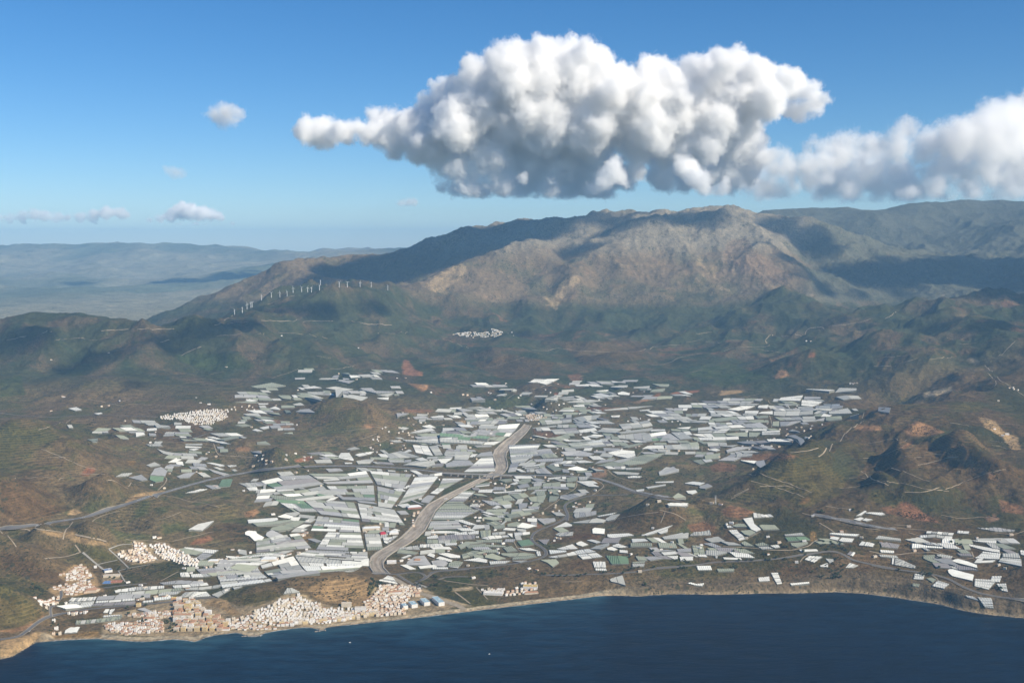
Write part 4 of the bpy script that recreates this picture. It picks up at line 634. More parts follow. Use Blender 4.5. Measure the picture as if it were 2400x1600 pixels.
at = me.color_attributes.new('soil', 'FLOAT_COLOR', 'POINT'); at.data.foreach_set('color', np.concatenate([col, SH[..., None]], -1).astype(np.float32).ravel())
# node helpers
class NT:
    def __init__(s, m): s.m = m; s.t = m.node_tree; s.b = s.t.nodes.get('Principled BSDF'); s.n = s.t.nodes
    def node(s, ty, **kw):
        x = s.n.new(ty)
        for k, v in kw.items():
            if k in x.inputs: x.inputs[k].default_value = v
            else: setattr(x, k, v)
        return x
    def l(s, a, b): s.t.links.new(a, b)
    def math(s, op, a, b=0, c=0, clamp=False):
        x = s.n.new('ShaderNodeMath'); x.operation = op; x.use_clamp = clamp
        for i, q in enumerate((a, b, c)):
            if hasattr(q, 'is_output'): s.l(q, x.inputs[i])
            else: x.inputs[i].default_value = q
        return x.outputs[0]
    def noise(s, scale, detail=4, vec=None, rough=.5):
        x = s.n.new('ShaderNodeTexNoise'); x.inputs['Scale'].default_value = scale; x.inputs['Detail'].default_value = detail; x.inputs['Roughness'].default_value = rough
        if vec: s.l(vec, x.inputs['Vector'])
        return x.outputs['Fac']
    def ramp(s, fac, a, b, va=0, vb=1):
        x = s.n.new('ShaderNodeMapRange'); x.inputs['From Min'].default_value = a; x.inputs['From Max'].default_value = b
        x.inputs['To Min'].default_value = va; x.inputs['To Max'].default_value = vb; s.l(fac, x.inputs['Value']); return x.outputs[0]
    def mix(s, fac, a, b, bt='MIX'):
        x = s.n.new('ShaderNodeMix'); x.data_type = 'RGBA'; x.blend_type = bt
        for i, q in ((0, fac), (6, a), (7, b)):
            if hasattr(q, 'is_output'): s.l(q, x.inputs[i])
            elif i == 0: x.inputs[0].default_value = q
            else: x.inputs[i].default_value = (*q, 1)
        return x.outputs[2]
gm = mat('soil_and_scrub', rough=.95, spec=.05); N = NT(gm)
geo = N.node('ShaderNodeNewGeometry').outputs['Position']; atn = N.node('ShaderNodeAttribute', attribute_name='soil')
vor = N.node('ShaderNodeTexVoronoi', feature='F1'); N.l(geo, vor.inputs['Vector']); vor.inputs['Scale'].default_value = .085
vor2 = N.node('ShaderNodeTexVoronoi', feature='F1'); N.l(geo, vor2.inputs['Vector']); vor2.inputs['Scale'].default_value = .033
big = N.noise(.006, 5, geo, .6); mid = N.noise(.03, 5, geo, .65)
thr = N.math('MULTIPLY', atn.outputs['Alpha'], N.ramp(mid, .35, .65, .15, .95))
spk = N.math('SUBTRACT', thr, vor.outputs['Distance']); spk = N.math('MULTIPLY', spk, 6, clamp=True)
thr2 = N.math('MULTIPLY', atn.outputs['Alpha'], N.ramp(big, .38, .62, 0, .95))
spk2 = N.math('SUBTRACT', thr2, vor2.outputs['Distance']); spk2 = N.math('MULTIPLY', spk2, 7, clamp=True)
fine = N.noise(.085, 3, geo, .7); mid2 = N.math('ADD', N.math('MULTIPLY', mid, .6), N.math('MULTIPLY', fine, .4))
c0 = N.mix(N.ramp(mid2, .36, .64), N.mix(1, atn.outputs['Color'], (.5, .53, .52), 'MULTIPLY'), N.mix(1, atn.outputs['Color'], (1.7, 1.58, 1.42), 'MULTIPLY'))
c1 = N.mix(N.math('MULTIPLY', spk, .92), c0, (.035, .04, .022)); c2 = N.mix(N.math('MULTIPLY', spk2, .75), c1, (.04, .045, .025))
sx_ = N.node('ShaderNodeSeparateXYZ'); N.l(geo, sx_.inputs[0]); big2 = N.noise(.0022, 4, geo, .6)
ter = N.math('SINE', N.math('ADD', N.math('MULTIPLY', sx_.outputs['Z'], .62), N.math('MULTIPLY', mid, 4.0)))          # farm terraces follow the contours
tf = N.math('MULTIPLY', N.ramp(ter, .25, .9), N.math('MULTIPLY', N.ramp(big2, .5, .58), .5, clamp=True), clamp=True); tf = N.math('MULTIPLY', tf, N.math('GREATER_THAN', sx_.outputs['Z'], 25))
c3 = N.mix(tf, c2, N.mix(1, atn.outputs['Color'], (2.1, 1.95, 1.75), 'MULTIPLY'))
N.l(c3, N.b.inputs['Base Color'])
bp = N.node('ShaderNodeBump', Strength=.9, Distance=20.0); N.l(N.noise(.022, 8, geo, .62), bp.inputs['Height'])
bp2 = N.node('ShaderNodeBump', Strength=.5, Distance=3.0); N.l(spk, bp2.inputs['Height']); N.l(bp.outputs[0], bp2.inputs['Normal']); N.l(bp2.outputs[0], N.b.inputs['Normal'])
ground = link('ground', me, gm, 'structure')
# ------------------------------------------------------------------ the sea, one sheet; its colour follows the water depth and painted swell streaks
sa = np.linspace(-.9, .9, 700); sy = np.r_[np.linspace(-2500, 2900, 8), np.linspace(2960, 5200, 700), np.linspace(5400, 9000, 6)]
GAs, GY = np.meshgrid(sa, sy); GX = GAs*np.maximum(GY, 1500)
dS = np.exp(coast_s(GX/np.maximum(GY, 800)))-GY
dep = np.clip(dS, 0, None)
bch = np.interp(GX/np.maximum(GY, 800), [-.6, -.45, -.425, .08, .1, .6], [0, 0, 1, 1, .12, .12])
sn = fbm(GX/260, GY/260, 4, 301)
f = np.clip(np.exp(-dep/(95+60*sn))*bch, 0, 1); f2 = np.clip(np.exp(-dep/700)*(.35+.65*bch)*(1+.4*sn), 0, 1)
wc = np.zeros(GX.shape+(3,)); wc[:] = (.0006, .0032, .012); wc = mixc(wc, (.003, .020, .045), f2); wc = mixc(wc, (.03, .08, .09), f*.55)
wc = mixc(wc, (.35, .33, .28), np.clip(sstep(7, 1, dep+4*fbm(GX/30, GY/30, 3, 305)), 0, 1)*.8*(.5+.5*bch))
fo = fbm(GX/16, GY/7, 3, 303); wc = mixc(wc, (.8, .82, .8), sstep(.1, .4, fo)*sstep(15, 4, dep)*.55*np.where(bch > .5, 1, .6))
sme = grid_mesh('sea', GX, GY, GX*0+.02)
at = sme.color_attributes.new('water', 'FLOAT_COLOR', 'POINT'); at.data.foreach_set('color', np.concatenate([wc, wc[..., :1]*0+1], -1).astype(np.float32).ravel())
wm = mat('sea_water', rough=.3, spec=.5); wm.node_tree.nodes['Principled BSDF'].inputs['IOR'].default_value = 1.08; N = NT(wm); geo = N.node('ShaderNodeNewGeometry').outputs['Position']
mp = N.node('ShaderNodeMapping'); mp.inputs['Rotation'].default_value = (0, 0, R(-38)); mp.inputs['Scale'].default_value = (.35, 1, 1); N.l(geo, mp.inputs['Vector'])
wa = N.noise(.022, 5, mp.outputs[0], .55); wb = N.noise(.12, 4, mp.outputs[0], .6); wl = N.noise(.0016, 3, geo, .5)
atn = N.node('ShaderNodeAttribute', attribute_name='water')
seac = N.mix(1, atn.outputs['Color'], N.mix(N.ramp(wl, .3, .7), (.75, .8, .85), (1.25, 1.2, 1.15)), 'MULTIPLY')
N.l(N.mix(1, seac, N.mix(N.ramp(wa, .38, .62), (.55, .6, .65), (1.5, 1.42, 1.35)), 'MULTIPLY'), N.b.inputs['Base Color'])  # swell streaks: light and dark of the waves painted into the base colour
h = N.math('ADD', N.math('MULTIPLY', wa, 5.5), N.math('MULTIPLY', wb, 1.2)); bp = N.node('ShaderNodeBump', Strength=.55, Distance=1.0); N.l(h, bp.inputs['Height']); N.l(bp.outputs[0], N.b.inputs['Normal'])
link('sea', sme, wm, 'structure')
# ================================================================== things
PAL = dict(W=('white', (.72, .70, .63)), P=('pale grey', (.45, .445, .395)), L=('bluish grey', (.36, .355, .34)), G=('grey-green', (.315, .33, .245)), T=('green netted', (.17, .25, .15)), D=('dull brown-grey', (.27, .25, .24)))
def sheet_mat(key):
    m = mat('sheeting_'+PAL[key][0].replace(' ', '_').replace('-', '_'), PAL[key][1], .6, spec=.15); N = NT(m)
    geo = N.node('ShaderNodeNewGeometry').outputs['Position']; oi = N.node('ShaderNodeObjectInfo').outputs['Random']
    c = PAL[key][1]; a = tuple(x*.74 for x in c); b = tuple(min(.8, x*1.14) for x in c)
    f = N.math('ADD', N.math('MULTIPLY', N.noise(.035, 4, geo, .65), .9), N.math('MULTIPLY', oi, .45))
    N.l(N.mix(N.ramp(f, .32, .95), a, b), N.b.inputs['Base Color']); return m
SM = {k: sheet_mat(k) for k in PAL}
frame_m = mat('greenhouse_side_netting', (.20, .20, .17), .8)
def clip(P, nx, ny, c, keep_less):       # keep the side n.p <= c (or >= c)
    out = []; n = len(P)
    for i in range(n):
        p, q = P[i], P[(i+1) % n]; a = p[0]*nx+p[1]*ny-c; b = q[0]*nx+q[1]*ny-c
        if not keep_less: a, b = -a, -b
        if a <= 0: out.append(p)
        if (a < 0 < b) or (b < 0 < a): t = a/(a-b); out.append((p[0]+(q[0]-p[0])*t, p[1]+(q[1]-p[1])*t))
    return out
def area(P): return .5*sum(P[i][0]*P[(i+1) % len(P)][1]-P[(i+1) % len(P)][0]*P[i][1] for i in range(len(P)))
def tri(x): x = x-math.floor(x); return 1-abs(2*x-1)
def gh_geometry(W, across, skipspan=False):
    """roof of pitched spans and side walls over a ground outline W (world xy)"""
    if area(W) < 0: W = W[::-1]
    X = np.array([p[0] for p in W]); Y = np.array([p[1] for p in W]); cx, cyy_ = X.mean(), Y.mean()
    sx = np.r_[X, (X+np.roll(X, 1))/2, (X+cx)/2, cx]; sy_ = np.r_[Y, (Y+np.roll(Y, 1))/2, (Y+cyy_)/2, cyy_]; sz = zat(sx, sy_)
    A = np.c_[sx-cx, sy_-cyy_, np.ones(len(sx))]; k = np.linalg.lstsq(A, sz, rcond=None)[0]
    lift = max(0, float(np.max(sz-A@k)))*.75+3.4
    pl = lambda x, y: k[0]*(x-cx)+k[1]*(y-cyy_)+k[2]+lift
    e = np.array(W[1])-np.array(W[0])
    if len(W) > 4:
        c = np.cov(np.c_[X, Y].T); wv, ve = np.linalg.eigh(c); e = ve[:, 1]
    e = e/max(1e-6, np.linalg.norm(e)); n = (-e[1], e[0]) if across else (e[0], e[1])
    pr = X*n[0]+Y*n[1]; lo, hi = pr.min(), pr.max(); ns = max(1, min(14, int((hi-lo)/9))); wdt = (hi-lo)/ns
    V = []; F = []
    zr = lambda p: pl(p[0], p[1])+1.5*tri((p[0]*n[0]+p[1]*n[1]-lo)/wdt)
    steps = ns*2
    for i in range(steps):
        Q = clip(clip(W, n[0], n[1], lo+wdt*.5*i, False), n[0], n[1], lo+wdt*.5*(i+1), True)
        if len(Q) < 3: continue
        F.append(list(range(len(V), len(V)+len(Q)))); V += [(p[0], p[1], zr(p)) for p in Q]
    WV = []; WF = []; m = len(W)
    for p in W: WV += [(p[0], p[1], pl(*p)-.1), (p[0], p[1], min(pl(*p)-3, float(zat(*p))-2))]
    for i in range(m): j = (i+1) % m; WF.append([2*i, 2*i+1, 2*j+1, 2*j])
    # gable ends follow the spans
    base = np.array([cx, cyy_, pl(cx, cyy_)-lift])
    return V, F, WV, WF, base
def mesh_of(name, V, F, mats, fm=None, org=(0, 0, 0)):
    me = bpy.data.meshes.new(name); me.from_pydata([(v[0]-org[0], v[1]-org[1], v[2]-org[2]) for v in V], [], F)
    for m in mats: me.materials.append(m)
    if fm is not None: me.polygons.foreach_set('material_index', fm)
    me.update(); return me
FILL = [(30, (.3, .3, .18, .2, .02), '600 1104 700 1100 980 1104 1040 1112 1000 1180 930 1195 860 1180 620 1180 560 1150'), (30, (.3, .3, .18, .2, .02), '620 1180 960 1190 940 1250 870 1300 700 1300 740 1240 690 1200'), (230, (.2, .3, .16, .3, .04), '1020 1185 1130 1140 1200 1125 1240 1010 1300 960 1450 990 1560 1010 1560 1060 1480 1100 1380 1105 1390 1180 1330 1240 1290 1290 1150 1330 1000 1340 930 1330 1010 1215'),
 (120, (.25, .35, .2, .16, .04), '1450 990 1640 940 1900 930 2000 960 1900 1030 1700 1080 1600 1060 1500 1070'), (110, (.22, .33, .22, .2, .03), '880 1090 1150 1100 1150 1025 1230 990 1150 955 950 960 890 1000 860 1040'),
 (11, (.15, .35, .3, .2, 0), '700 865 930 870 940 935 800 955 690 930'), (16, (.15, .35, .2, .3, 0), '380 1030 570 1010 580 1100 400 1125'), (40, (.15, .3, .2, .3, .05), '600 1060 760 1060 870 1085 860 1090 640 1098 560 1095'),
 (60, (.25, .3, .2, .22, .03), '690 1215 620 1250 700 1250 620 1290 560 1300 480 1320 420 1330 440 1345 560 1340 690 1300 720 1250'), (40, (.2, .3, .2, .3, 0), '1100 960 1230 945 1400 930 1500 930 1400 970 1200 990'), (26, (.2, .2, .1, .25, .25), '1400 1262 1880 1262 2380 1262 2380 1340 1950 1320 1500 1310'),
 (12, (.1, .3, .25, .35, 0), '550 925 640 910 710 940 700 1005 600 1015 550 985'), (9, (.1, .3, .25, .35, 0), '120 990 330 985 540 1000 520 1040 300 1050'), (14, (.1, .3, .25, .35, 0), '1100 900 1560 890 1620 930 1500 940 1120 945'), (26, (.2, .3, .2, .3, 0), '150 1415 200 1400 400 1385 440 1380 400 1398 220 1420')]
cells = []
ox = oy = 0; scl = 1
for line in GH.split('\n'):
    if line[0] == '@': _, a, b, c = line.split(); ox, oy, scl = float(a), float(b), float(c); continue
    for item in line.split(';'):
        t = item.split(); pal = t[0]; nu, nv = int(t[1]), int(t[2]); P = [(ox+x/scl, oy+y/scl) for x, y in pts(list(map(float, t[3:])))]
        W = [hit(*p) for p in P]
        if any(h is None for h in W): continue
        W = [(h[0], h[1]) for h in W]; g = 1.1
        ys = [q[1] for q in W]
        if max(ys)/min(ys) > 1.32: continue
        subs = []
        if nu*nv == 1: subs = [(W, 0, 0)]
        elif len(W) == 4:
            A_, B_, C2, D2 = map(np.array, W)
            us = np.linspace(0, 1, nu+1); vs = np.linspace(0, 1, nv+1)
            if pal in 'MN':
                us[1:-1] += RS.uniform(-.22, .22, nu-1)/nu; vs[1:-1] += RS.uniform(-.2, .2, nv-1)/nv
            q = lambda u, v: (A_*(1-u)+B_*u)*(1-v)+(D2*(1-u)+C2*u)*v
            if pal in 'MN' and nv > 2:
                for j in range(nv):
                    k_ = max(1, min(nu, int(RS.randint(1, 5)))); ub = np.sort(np.r_[0, RS.uniform(.12, .88, k_-1), 1])
                    dv = RS.uniform(-.25, .25)/nv
                    for i in range(k_):
                        if ub[i+1]-ub[i] < .08 or RS.rand() < .04: continue
                        tl, tr_ = vs[j], vs[j]; subs.append(([tuple(q(ub[i], vs[j])), tuple(q(ub[i+1], vs[j])), tuple(q(ub[i+1], vs[j+1])), tuple(q(ub[i], vs[j+1]))], i, j))
                nu_ = 0
            else: nu_ = nu
            for i in range(nu_):
                for j in range(nv):
                    subs.append(([tuple(q(us[i], vs[j])), tuple(q(us[i+1], vs[j])), tuple(q(us[i+1], vs[j+1])), tuple(q(us[i], vs[j+1]))], i, j))
        else:
            X = np.array(W); c = X.mean(0); w_, ve = np.linalg.eigh(np.cov((X-c).T)); e = ve[:, 1]
            pr = (X-c)@e; lo, hi = pr.min(), pr.max(); off = c@e
            for i in range(nu):
                Q = clip(clip(W, e[0], e[1], off+lo+(hi-lo)*i/nu, False), e[0], e[1], off+lo+(hi-lo)*(i+1)/nu, True)
                if len(Q) > 2: subs.append((Q, i, 0))
        for Q, i, j in subs:
            k = pal
            if pal == 'M': k = RS.choice(list('WPLGTD'), p=[.2, .27, .2, .23, .05, .05])
            elif pal == 'N': k = RS.choice(list('WPLGD'), p=[.40, .25, .17, .14, .04])
            elif pal == 'D': k = 'W' if j % 2 else 'D'
            elif nu*nv > 3 and RS.rand() < .15: k = {'W': 'P', 'P': 'L', 'L': 'P', 'G': 'P', 'T': 'G', 'D': 'D'}[pal]
            cx = sum(p[0] for p in Q)/len(Q); cyc = sum(p[1] for p in Q)/len(Q)
            ar = abs(area(Q)); r = max(.5, 1-2.2*g/math.sqrt(max(ar, 30)))
            Q = [(cx+(p[0]-cx)*r, cyc+(p[1]-cyc)*r) for p in Q]
            if ar < 60: continue
            z = float(zat(cx, cyc)); u, v = proj(cx, cyc, z); zc_ = [float(zat(*p)) for p in Q]; dg_ = max(p[0] for p in Q)-min(p[0] for p in Q)+max(p[1] for p in Q)-min(p[1] for p in Q)
            if max(zc_)-min(zc_) > (.16 if v > 1180 else .1)*dg_: continue
            sc_ = ar/cyc**2/cyc*H                                             # how large it shows
            z = float(zat(cx, cyc)); u, v = proj(cx, cyc, z)
            if not (-40 < u < 2440): continue
            cells.append([sc_, k, Q, u, v, (i+j) % 2, cyc])
occ = np.zeros((1700, 2500), bool); PYg, PXg = np.mgrid[0:1700, 0:2500]
def mark(P, pad=2):
    x0 = max(0, int(min(p[0] for p in P))-pad); x1 = min(2499, int(max(p[0] for p in P))+pad); y0 = max(0, int(min(p[1] for p in P))-pad); y1 = min(1699, int(max(p[1] for p in P))+pad)
    if x1 <= x0 or y1 <= y0: return None
    return (slice(y0, y1+1), slice(x0, x1+1)), inpoly(PXg[y0:y1+1, x0:x1+1].astype(float), PYg[y0:y1+1, x0:x1+1].astype(float), P)
def fill_occ(P):
    r = mark(P)
    if r: occ[r[0]] |= r[1]
for c in cells:
    fill_occ([proj(p[0], p[1], float(zat(*p))) for p in c[2]])
fill_occ(pts(list(map(float, BED_L.split())))+pts(list(map(float, BED_R.split())))[::-1])
for line in TOWNS.split('\n'): fill_occ(pts(list(map(float, line.split('|')[-1].split()))))
ox = oy = 0; scl = 1
for line in ROADS.split('\n'):
    if line[0] == '@': _, a, b, c = line.split(); ox, oy, scl = float(a), float(b), float(c); continue
    for item in line.split(';'):
        q = pts(list(map(float, item.split()[2:]))); q = [(ox+x/scl, oy+y/scl) for x, y in q]
        for i in range(len(q)-1):
            for k in range(40):
                t = k/39; x = int(q[i][0]*(1-t)+q[i+1][0]*t); y = int(q[i][1]*(1-t)+q[i+1][1]*t)
                if 4 < x < 2490 and 4 < y < 1690: occ[y-2:y+3, x-3:x+4] = True
def bnd(u, v): return v+7*float(fbm(np.array([u/110.]), np.array([v/90.]), 2, 905)[0])*min(1.6, max(.5, (v-880)/200))
for n, wts, poly in FILL:
    P = pts(list(map(float, poly.split()))); us = [p[0] for p in P]; vs = [p[1] for p in P]; v = min(vs)
    while v < max(vs):
        f = max(0, (v-900)/400); rh = RS.uniform(3.4, 6.6)*(1+1.0*f); u = min(us)+RS.uniform(0, 20)
        while u < max(us):
            lw = RS.uniform(9, 34)*(1+.35*f); skw = rh*(1.3*float(fbm(np.array([u/90.]), np.array([v/50.]), 2, 906)[0])*2-.4); cu, cv = u+lw/2, v+rh/2; u2 = u; u += lw+.8
            if not inpoly(np.array([cu]), np.array([cv]), P)[0]: continue
            nz = float(fbm(np.array([cu/55.]), np.array([cv/24.]), 3, 900)[0])
            if nz < -.16 or (nz < -.04 and RS.rand() < .5) or RS.rand() < .06 or (n < 20 and (nz < -.03 or RS.rand() < .15)): continue
            gp = .35; Q = [(u2+skw, bnd(u2+skw, v)+gp), (u2+lw+skw, bnd(u2+lw+skw, v)+gp), (u2+lw-skw, bnd(u2+lw-skw, v+rh)-gp), (u2-skw, bnd(u2-skw, v+rh)-gp)]
            r = mark(Q, 1)
            if r is None: continue
            ovl = (occ[r[0]] & r[1]).sum()/max(1, r[1].sum())
            if ovl > .55: continue
            if ovl > .08:                                                     # keep the free half
                for k in range(4):
                    m_ = lambda a, b: ((a[0]+b[0])/2, (a[1]+b[1])/2)
                    Q2 = [[Q[0], m_(Q[0], Q[1]), m_(Q[3], Q[2]), Q[3]], [m_(Q[0], Q[1]), Q[1], Q[2], m_(Q[3], Q[2])], [Q[0], Q[1], m_(Q[1], Q[2]), m_(Q[0], Q[3])], [m_(Q[0], Q[3]), m_(Q[1], Q[2]), Q[2], Q[3]]][k]
                    r = mark(Q2, 0)
                    if r and (occ[r[0]] & r[1]).sum()/max(1, r[1].sum()) < .08: Q = Q2; break
                else: continue
            W = [hit(*p) for p in Q]
            if any(h_ is None for h_ in W): continue
            ys = [h_[1] for h_ in W]; zz_ = [h_[2] for h_ in W]; xs_ = [h_[0] for h_ in W]
            if max(ys)/min(ys) > 1.12 or max(zz_)-min(zz_) > .09*(max(ys)-min(ys)+max(xs_)-min(xs_)): continue
            W = [(h_[0], h_[1]) for h_ in W]; cx = sum(p[0] for p in W)/4; cyc = sum(p[1] for p in W)/4; ar = abs(area(W)); rr_ = mark(Q, 0)
            if rr_: occ[rr_[0]] |= rr_[1]
            pw = np.array(wts)*np.array([1, 1, 1+max(-.7, 2.5*nz), 1+max(-.7, -2*nz), 1]); cells.append([ar/cyc**3*H, RS.choice(list('WPLGD'), p=pw/pw.sum()), W, cu, cv, int(RS.rand() < .5), cyc])
        v += rh
cells.sort(key=lambda c: -c[0])
print('greenhouses', len(cells))
ORD = ['first','second','third','fourth','fifth','sixth','seventh','eighth','ninth','tenth','eleventh','twelfth','thirteenth','fourteenth','fifteenth','sixteenth','seventeenth','eighteenth','nineteenth','twentieth']
def ordn(i):
    if i < 20: return ORD[i]
    s = str(i+1); return s+({'1':'st','2':'nd','3':'rd'}.get(s[-1], 'th') if s[-2:] not in ('11','12','13') else 'th')
def bed_u(v): 
    Lp = pts(list(map(float, BED_L.split()))); Rp = pts(list(map(float, BED_R.split())))
    return (np.interp(v, [p[1] for p in Lp], [p[0] for p in Lp])+np.interp(v, [p[1] for p in Rp], [p[0] for p in Rp]))/2
def gh_zone(u, v):
    if u < 560 and v > 1330: return 'behind the beach town at left'
    if u > 1880 and v > 1190: return 'on the right headland slope'
    if u > 1480 and v > 1190: return 'on the brown coastal slope right of centre'
    if u > 1620: return 'on the terraces left of the right hills'
    if v > 1344 and u < 1460 and u > 900: return 'near the middle of the beach'
    if v < 985: return 'at the head of the valley'
    if u < 560: return 'in the side valley at left'
    side = 'left' if u < bed_u(v) else 'right'
    if v < 1112: return 'above the motorway, '+side+' of the dry riverbed'
    if v < 1230: return 'below the motorway, '+side+' of the dry riverbed'
    return 'in the seaward fields '+side+' of the dry riverbed'
def shape_word(Q, ar):
    X = np.array(Q); w_ = np.sqrt(np.abs(np.linalg.eigvalsh(np.cov(X.T)))); rr = w_[1]/max(w_[0], .01)
    s = 'long narrow' if rr > 3.2 else ('oblong' if rr > 1.6 else 'squarish')
    return ('small ' if ar < 900 else 'large ' if ar > 7000 else '')+s
def number_rows(items, zone_of, per=11):
    """row and place in the row for every item, counted within its zone from the sea upwards"""
    zs = {}
    for it in items: zs.setdefault(zone_of(it), []).append(it)
    res = {}
    for zn, L in zs.items():
        L.sort(key=lambda it: -it['v']); nr = max(1, round(len(L)/per)); k = math.ceil(len(L)/nr)
        for r in range(nr):
            row = sorted(L[r*k:(r+1)*k], key=lambda it: it['u'])
            for i, it in enumerate(row): it['row'] = r; it['nrows'] = nr; it['i'] = i; it['n'] = len(row)
def place_words(it, zone):
    s = ordn(it['i'])+' from left'
    if it['nrows'] > 1: s += (', lowest band,' if it['row'] == 0 else ', band %d up,' % (it['row']+1))
    return s+' '+zone
NI = 300
ind = [dict(c=c, u=c[3], v=c[4], zone=gh_zone(c[3], c[4])) for c in cells[:NI]]
number_rows(ind, lambda it: it['zone'])
def cutw(s, n=16):
    w_ = s.split(); return ' '.join(w_[:n]).rstrip(',')
for it in ind:
    sc_, k, Q, u, v, par, yc = it['c']
    V, F, WV, WF, base = gh_geometry(Q, par)
    o = link('greenhouse', mesh_of('greenhouse_walls', WV, WF, [frame_m], org=base)); o.location = base
    r = link('roof', mesh_of('greenhouse_roof', V, F, [SM[k]], org=base), parent=o)
    o['category'] = 'greenhouse'; o['group'] = 'greenhouses covering the valley and slopes'
    o['label'] = cutw(PAL[k][0]+' '+shape_word(Q, abs(area(Q)))+' greenhouse, '+place_words(it, it['zone']))
V = []; F = []; fm = []; keys = list(PAL)
for c in cells[NI:]:
    v1, f1, v2, f2, base = gh_geometry(c[2], c[5]); b = len(V)
    V += v1; F += [[i+b for i in f] for f in f1]; fm += [keys.index(c[1])]*len(f1); b = len(V)
    V += v2; F += [[i+b for i in f] for f in f2]; fm += [len(keys)]*len(f2)
if V:
    link('smaller_greenhouses', mesh_of('smaller_greenhouses', V, F, [SM[k] for k in keys]+[frame_m], fm), kind='stuff')
# ------------------------------------------------------------------ roads, tracks and the riverbed
def ribbon(P, width, lift, segs=3, cut=None):
    W = []
    for i in range(len(P)-1):
        n = max(2, int(math.hypot(P[i+1][0]-P[i][0], P[i+1][1]-P[i][1])/5))
        for k in range(n): t = k/n; W.append((P[i][0]*(1-t)+P[i+1][0]*t, P[i][1]*(1-t)+P[i+1][1]*t))
    W.append(P[-1]); Hh = [hit(*p) for p in W]; Hh = [h for h in Hh if h is not None]
    out = [[]]
    for h in Hh:
        if out[-1] and np.linalg.norm(h[:2]-out[-1][-1][:2]) > 420: out.append([])
        out[-1].append(h)
    Vv = []; Ff = []
    for run in out:
        if len(run) < 2: continue
        X = np.array([h[:2] for h in run])
        for _ in range(2): X[1:-1] = (X[:-2]+2*X[1:-1]+X[2:])/4
        # resample every ~15 m
        d = np.r_[0, np.cumsum(np.hypot(*np.diff(X, axis=0).T))]; m = max(3, int(d[-1]/16)); q = np.linspace(0, d[-1], m)
        X = np.c_[np.interp(q, d, X[:, 0]), np.interp(q, d, X[:, 1])]
        T = np.gradient(X, axis=0); T /= np.maximum(1e-6, np.hypot(T[:, 0], T[:, 1]))[:, None]; Nn = np.c_[-T[:, 1], T[:, 0]]
        b = len(Vv)
        off = np.linspace(-.5, .5, segs+1)
        wv = width*(1+.0*RS.rand(m))
        PX = X[:, None, :]+Nn[:, None, :]*(off[None, :, None]*width); zz = zat(PX[..., 0], PX[..., 1])
        zc = np.maximum(zz, zz.mean(1, keepdims=True)*.7+zz*.3)+lift
        for a in range(m):
            for s in range(segs+1): Vv.append((PX[a, s, 0], PX[a, s, 1], zc[a, s]))
        for a in range(m-1):
            for s in range(segs):
                i0 = b+a*(segs+1)+s; Ff.append([i0, i0+1, i0+segs+2, i0+segs+1])
    return Vv, Ff
def soil_mat(name, c, sc1=.05, rough=.9, var=.25):
    m = mat(name, c, rough, spec=.1); N = NT(m); geo = N.node('ShaderNodeNewGeometry').outputs['Position']
    N.l(N.mix(N.ramp(N.noise(sc1, 5, geo, .65), .3, .7), tuple(x*(1-var) for x in c), tuple(x*(1+var) for x in c)), N.b.inputs['Base Color']); return m
RM = dict(motorway=soil_mat('motorway_asphalt', (.155, .15, .145), .01, var=.1), road=soil_mat('road_asphalt', (.13, .125, .12), .02, var=.12), street=soil_mat('street_concrete', (.30, .28, .24), .03, var=.12), path=soil_mat('track_dirt', (.31, .25, .175), .02, var=.2))
verge = soil_mat('road_verge', (.27, .23, .17), .03); paint = mat('road_paint', (.75, .75, .72), .6)
acc = {k: ([], []) for k in RM}; edge = ([], []); pm = ([], [])
def app(dst, VF):
    b = len(dst[0]); dst[0].extend(VF[0]); dst[1].extend([[i+b for i in f] for f in VF[1]])
for line in ROADS.split('\n'):
    if line[0] == '@': _, a, b, c = line.split(); ox, oy, scl = float(a), float(b), float(c); continue
    for item in line.split(';'):
        t = item.split(); P = [(ox+x/scl, oy+y/scl) for x, y in pts(list(map(float, t[2:])))]; wd = float(t[1])
        app(acc[t[0]], ribbon(P, wd, {'motorway': 1.9, 'road': 1.6, 'street': 1.3, 'path': 1.1}[t[0]]))
        if t[0] in ('motorway', 'road'): app(edge, ribbon(P, wd+(9 if t[0] == 'motorway' else 5), 1.0, 4))
        if t[0] == 'motorway': app(pm, ribbon(P, 1.6, 2.1, 1))
made = 0
for _ in range(900):
    if made > 60: break
    u = RS.uniform(20, 2380); v = RS.uniform(775, 1330); sl_ = RS.uniform(-.22, .22); P = []; ok = True; L_ = int(RS.randint(5, 13)); st = RS.uniform(7, 14)*(.6+.8*(v-770)/500)
    for k in range(L_):
        if not (5 < u < 2395 and 770 < v < 1340) or occ[int(v)-2:int(v)+3, int(u)-2:int(u)+3].any(): ok = False; break
        P.append((u, v)); sl_ = max(-.45, min(.45, sl_+RS.uniform(-.22, .22))); u += st; v += st*sl_
    if not ok: continue
    app(acc['path'], ribbon(P, RS.uniform(3.5, 5.5), 1.1)); made += 1
for k, nm in (('motorway', 'motorway'), ('road', 'roads'), ('street', 'streets'), ('path', 'dirt_tracks')):
    link(nm, mesh_of(nm, acc[k][0], acc[k][1], [RM[k]]), kind='structure')
link('road_verges', mesh_of('road_verges', edge[0], edge[1], [verge]), kind='structure')
link('road_markings', mesh_of('road_markings', pm[0], pm[1], [paint]), kind='structure')
Lp = pts(list(map(float, BED_L.split()))); Rp = pts(list(map(float, BED_R.split()))); n_ = 520; q = np.linspace(0, 1, n_)
def along(P, q):
    W = np.array([hit(*p)[:2] for p in P]); 
    t = np.linspace(0, 1, len(P)); return np.c_[np.interp(q, t, W[:, 0]), np.interp(q, t, W[:, 1])]
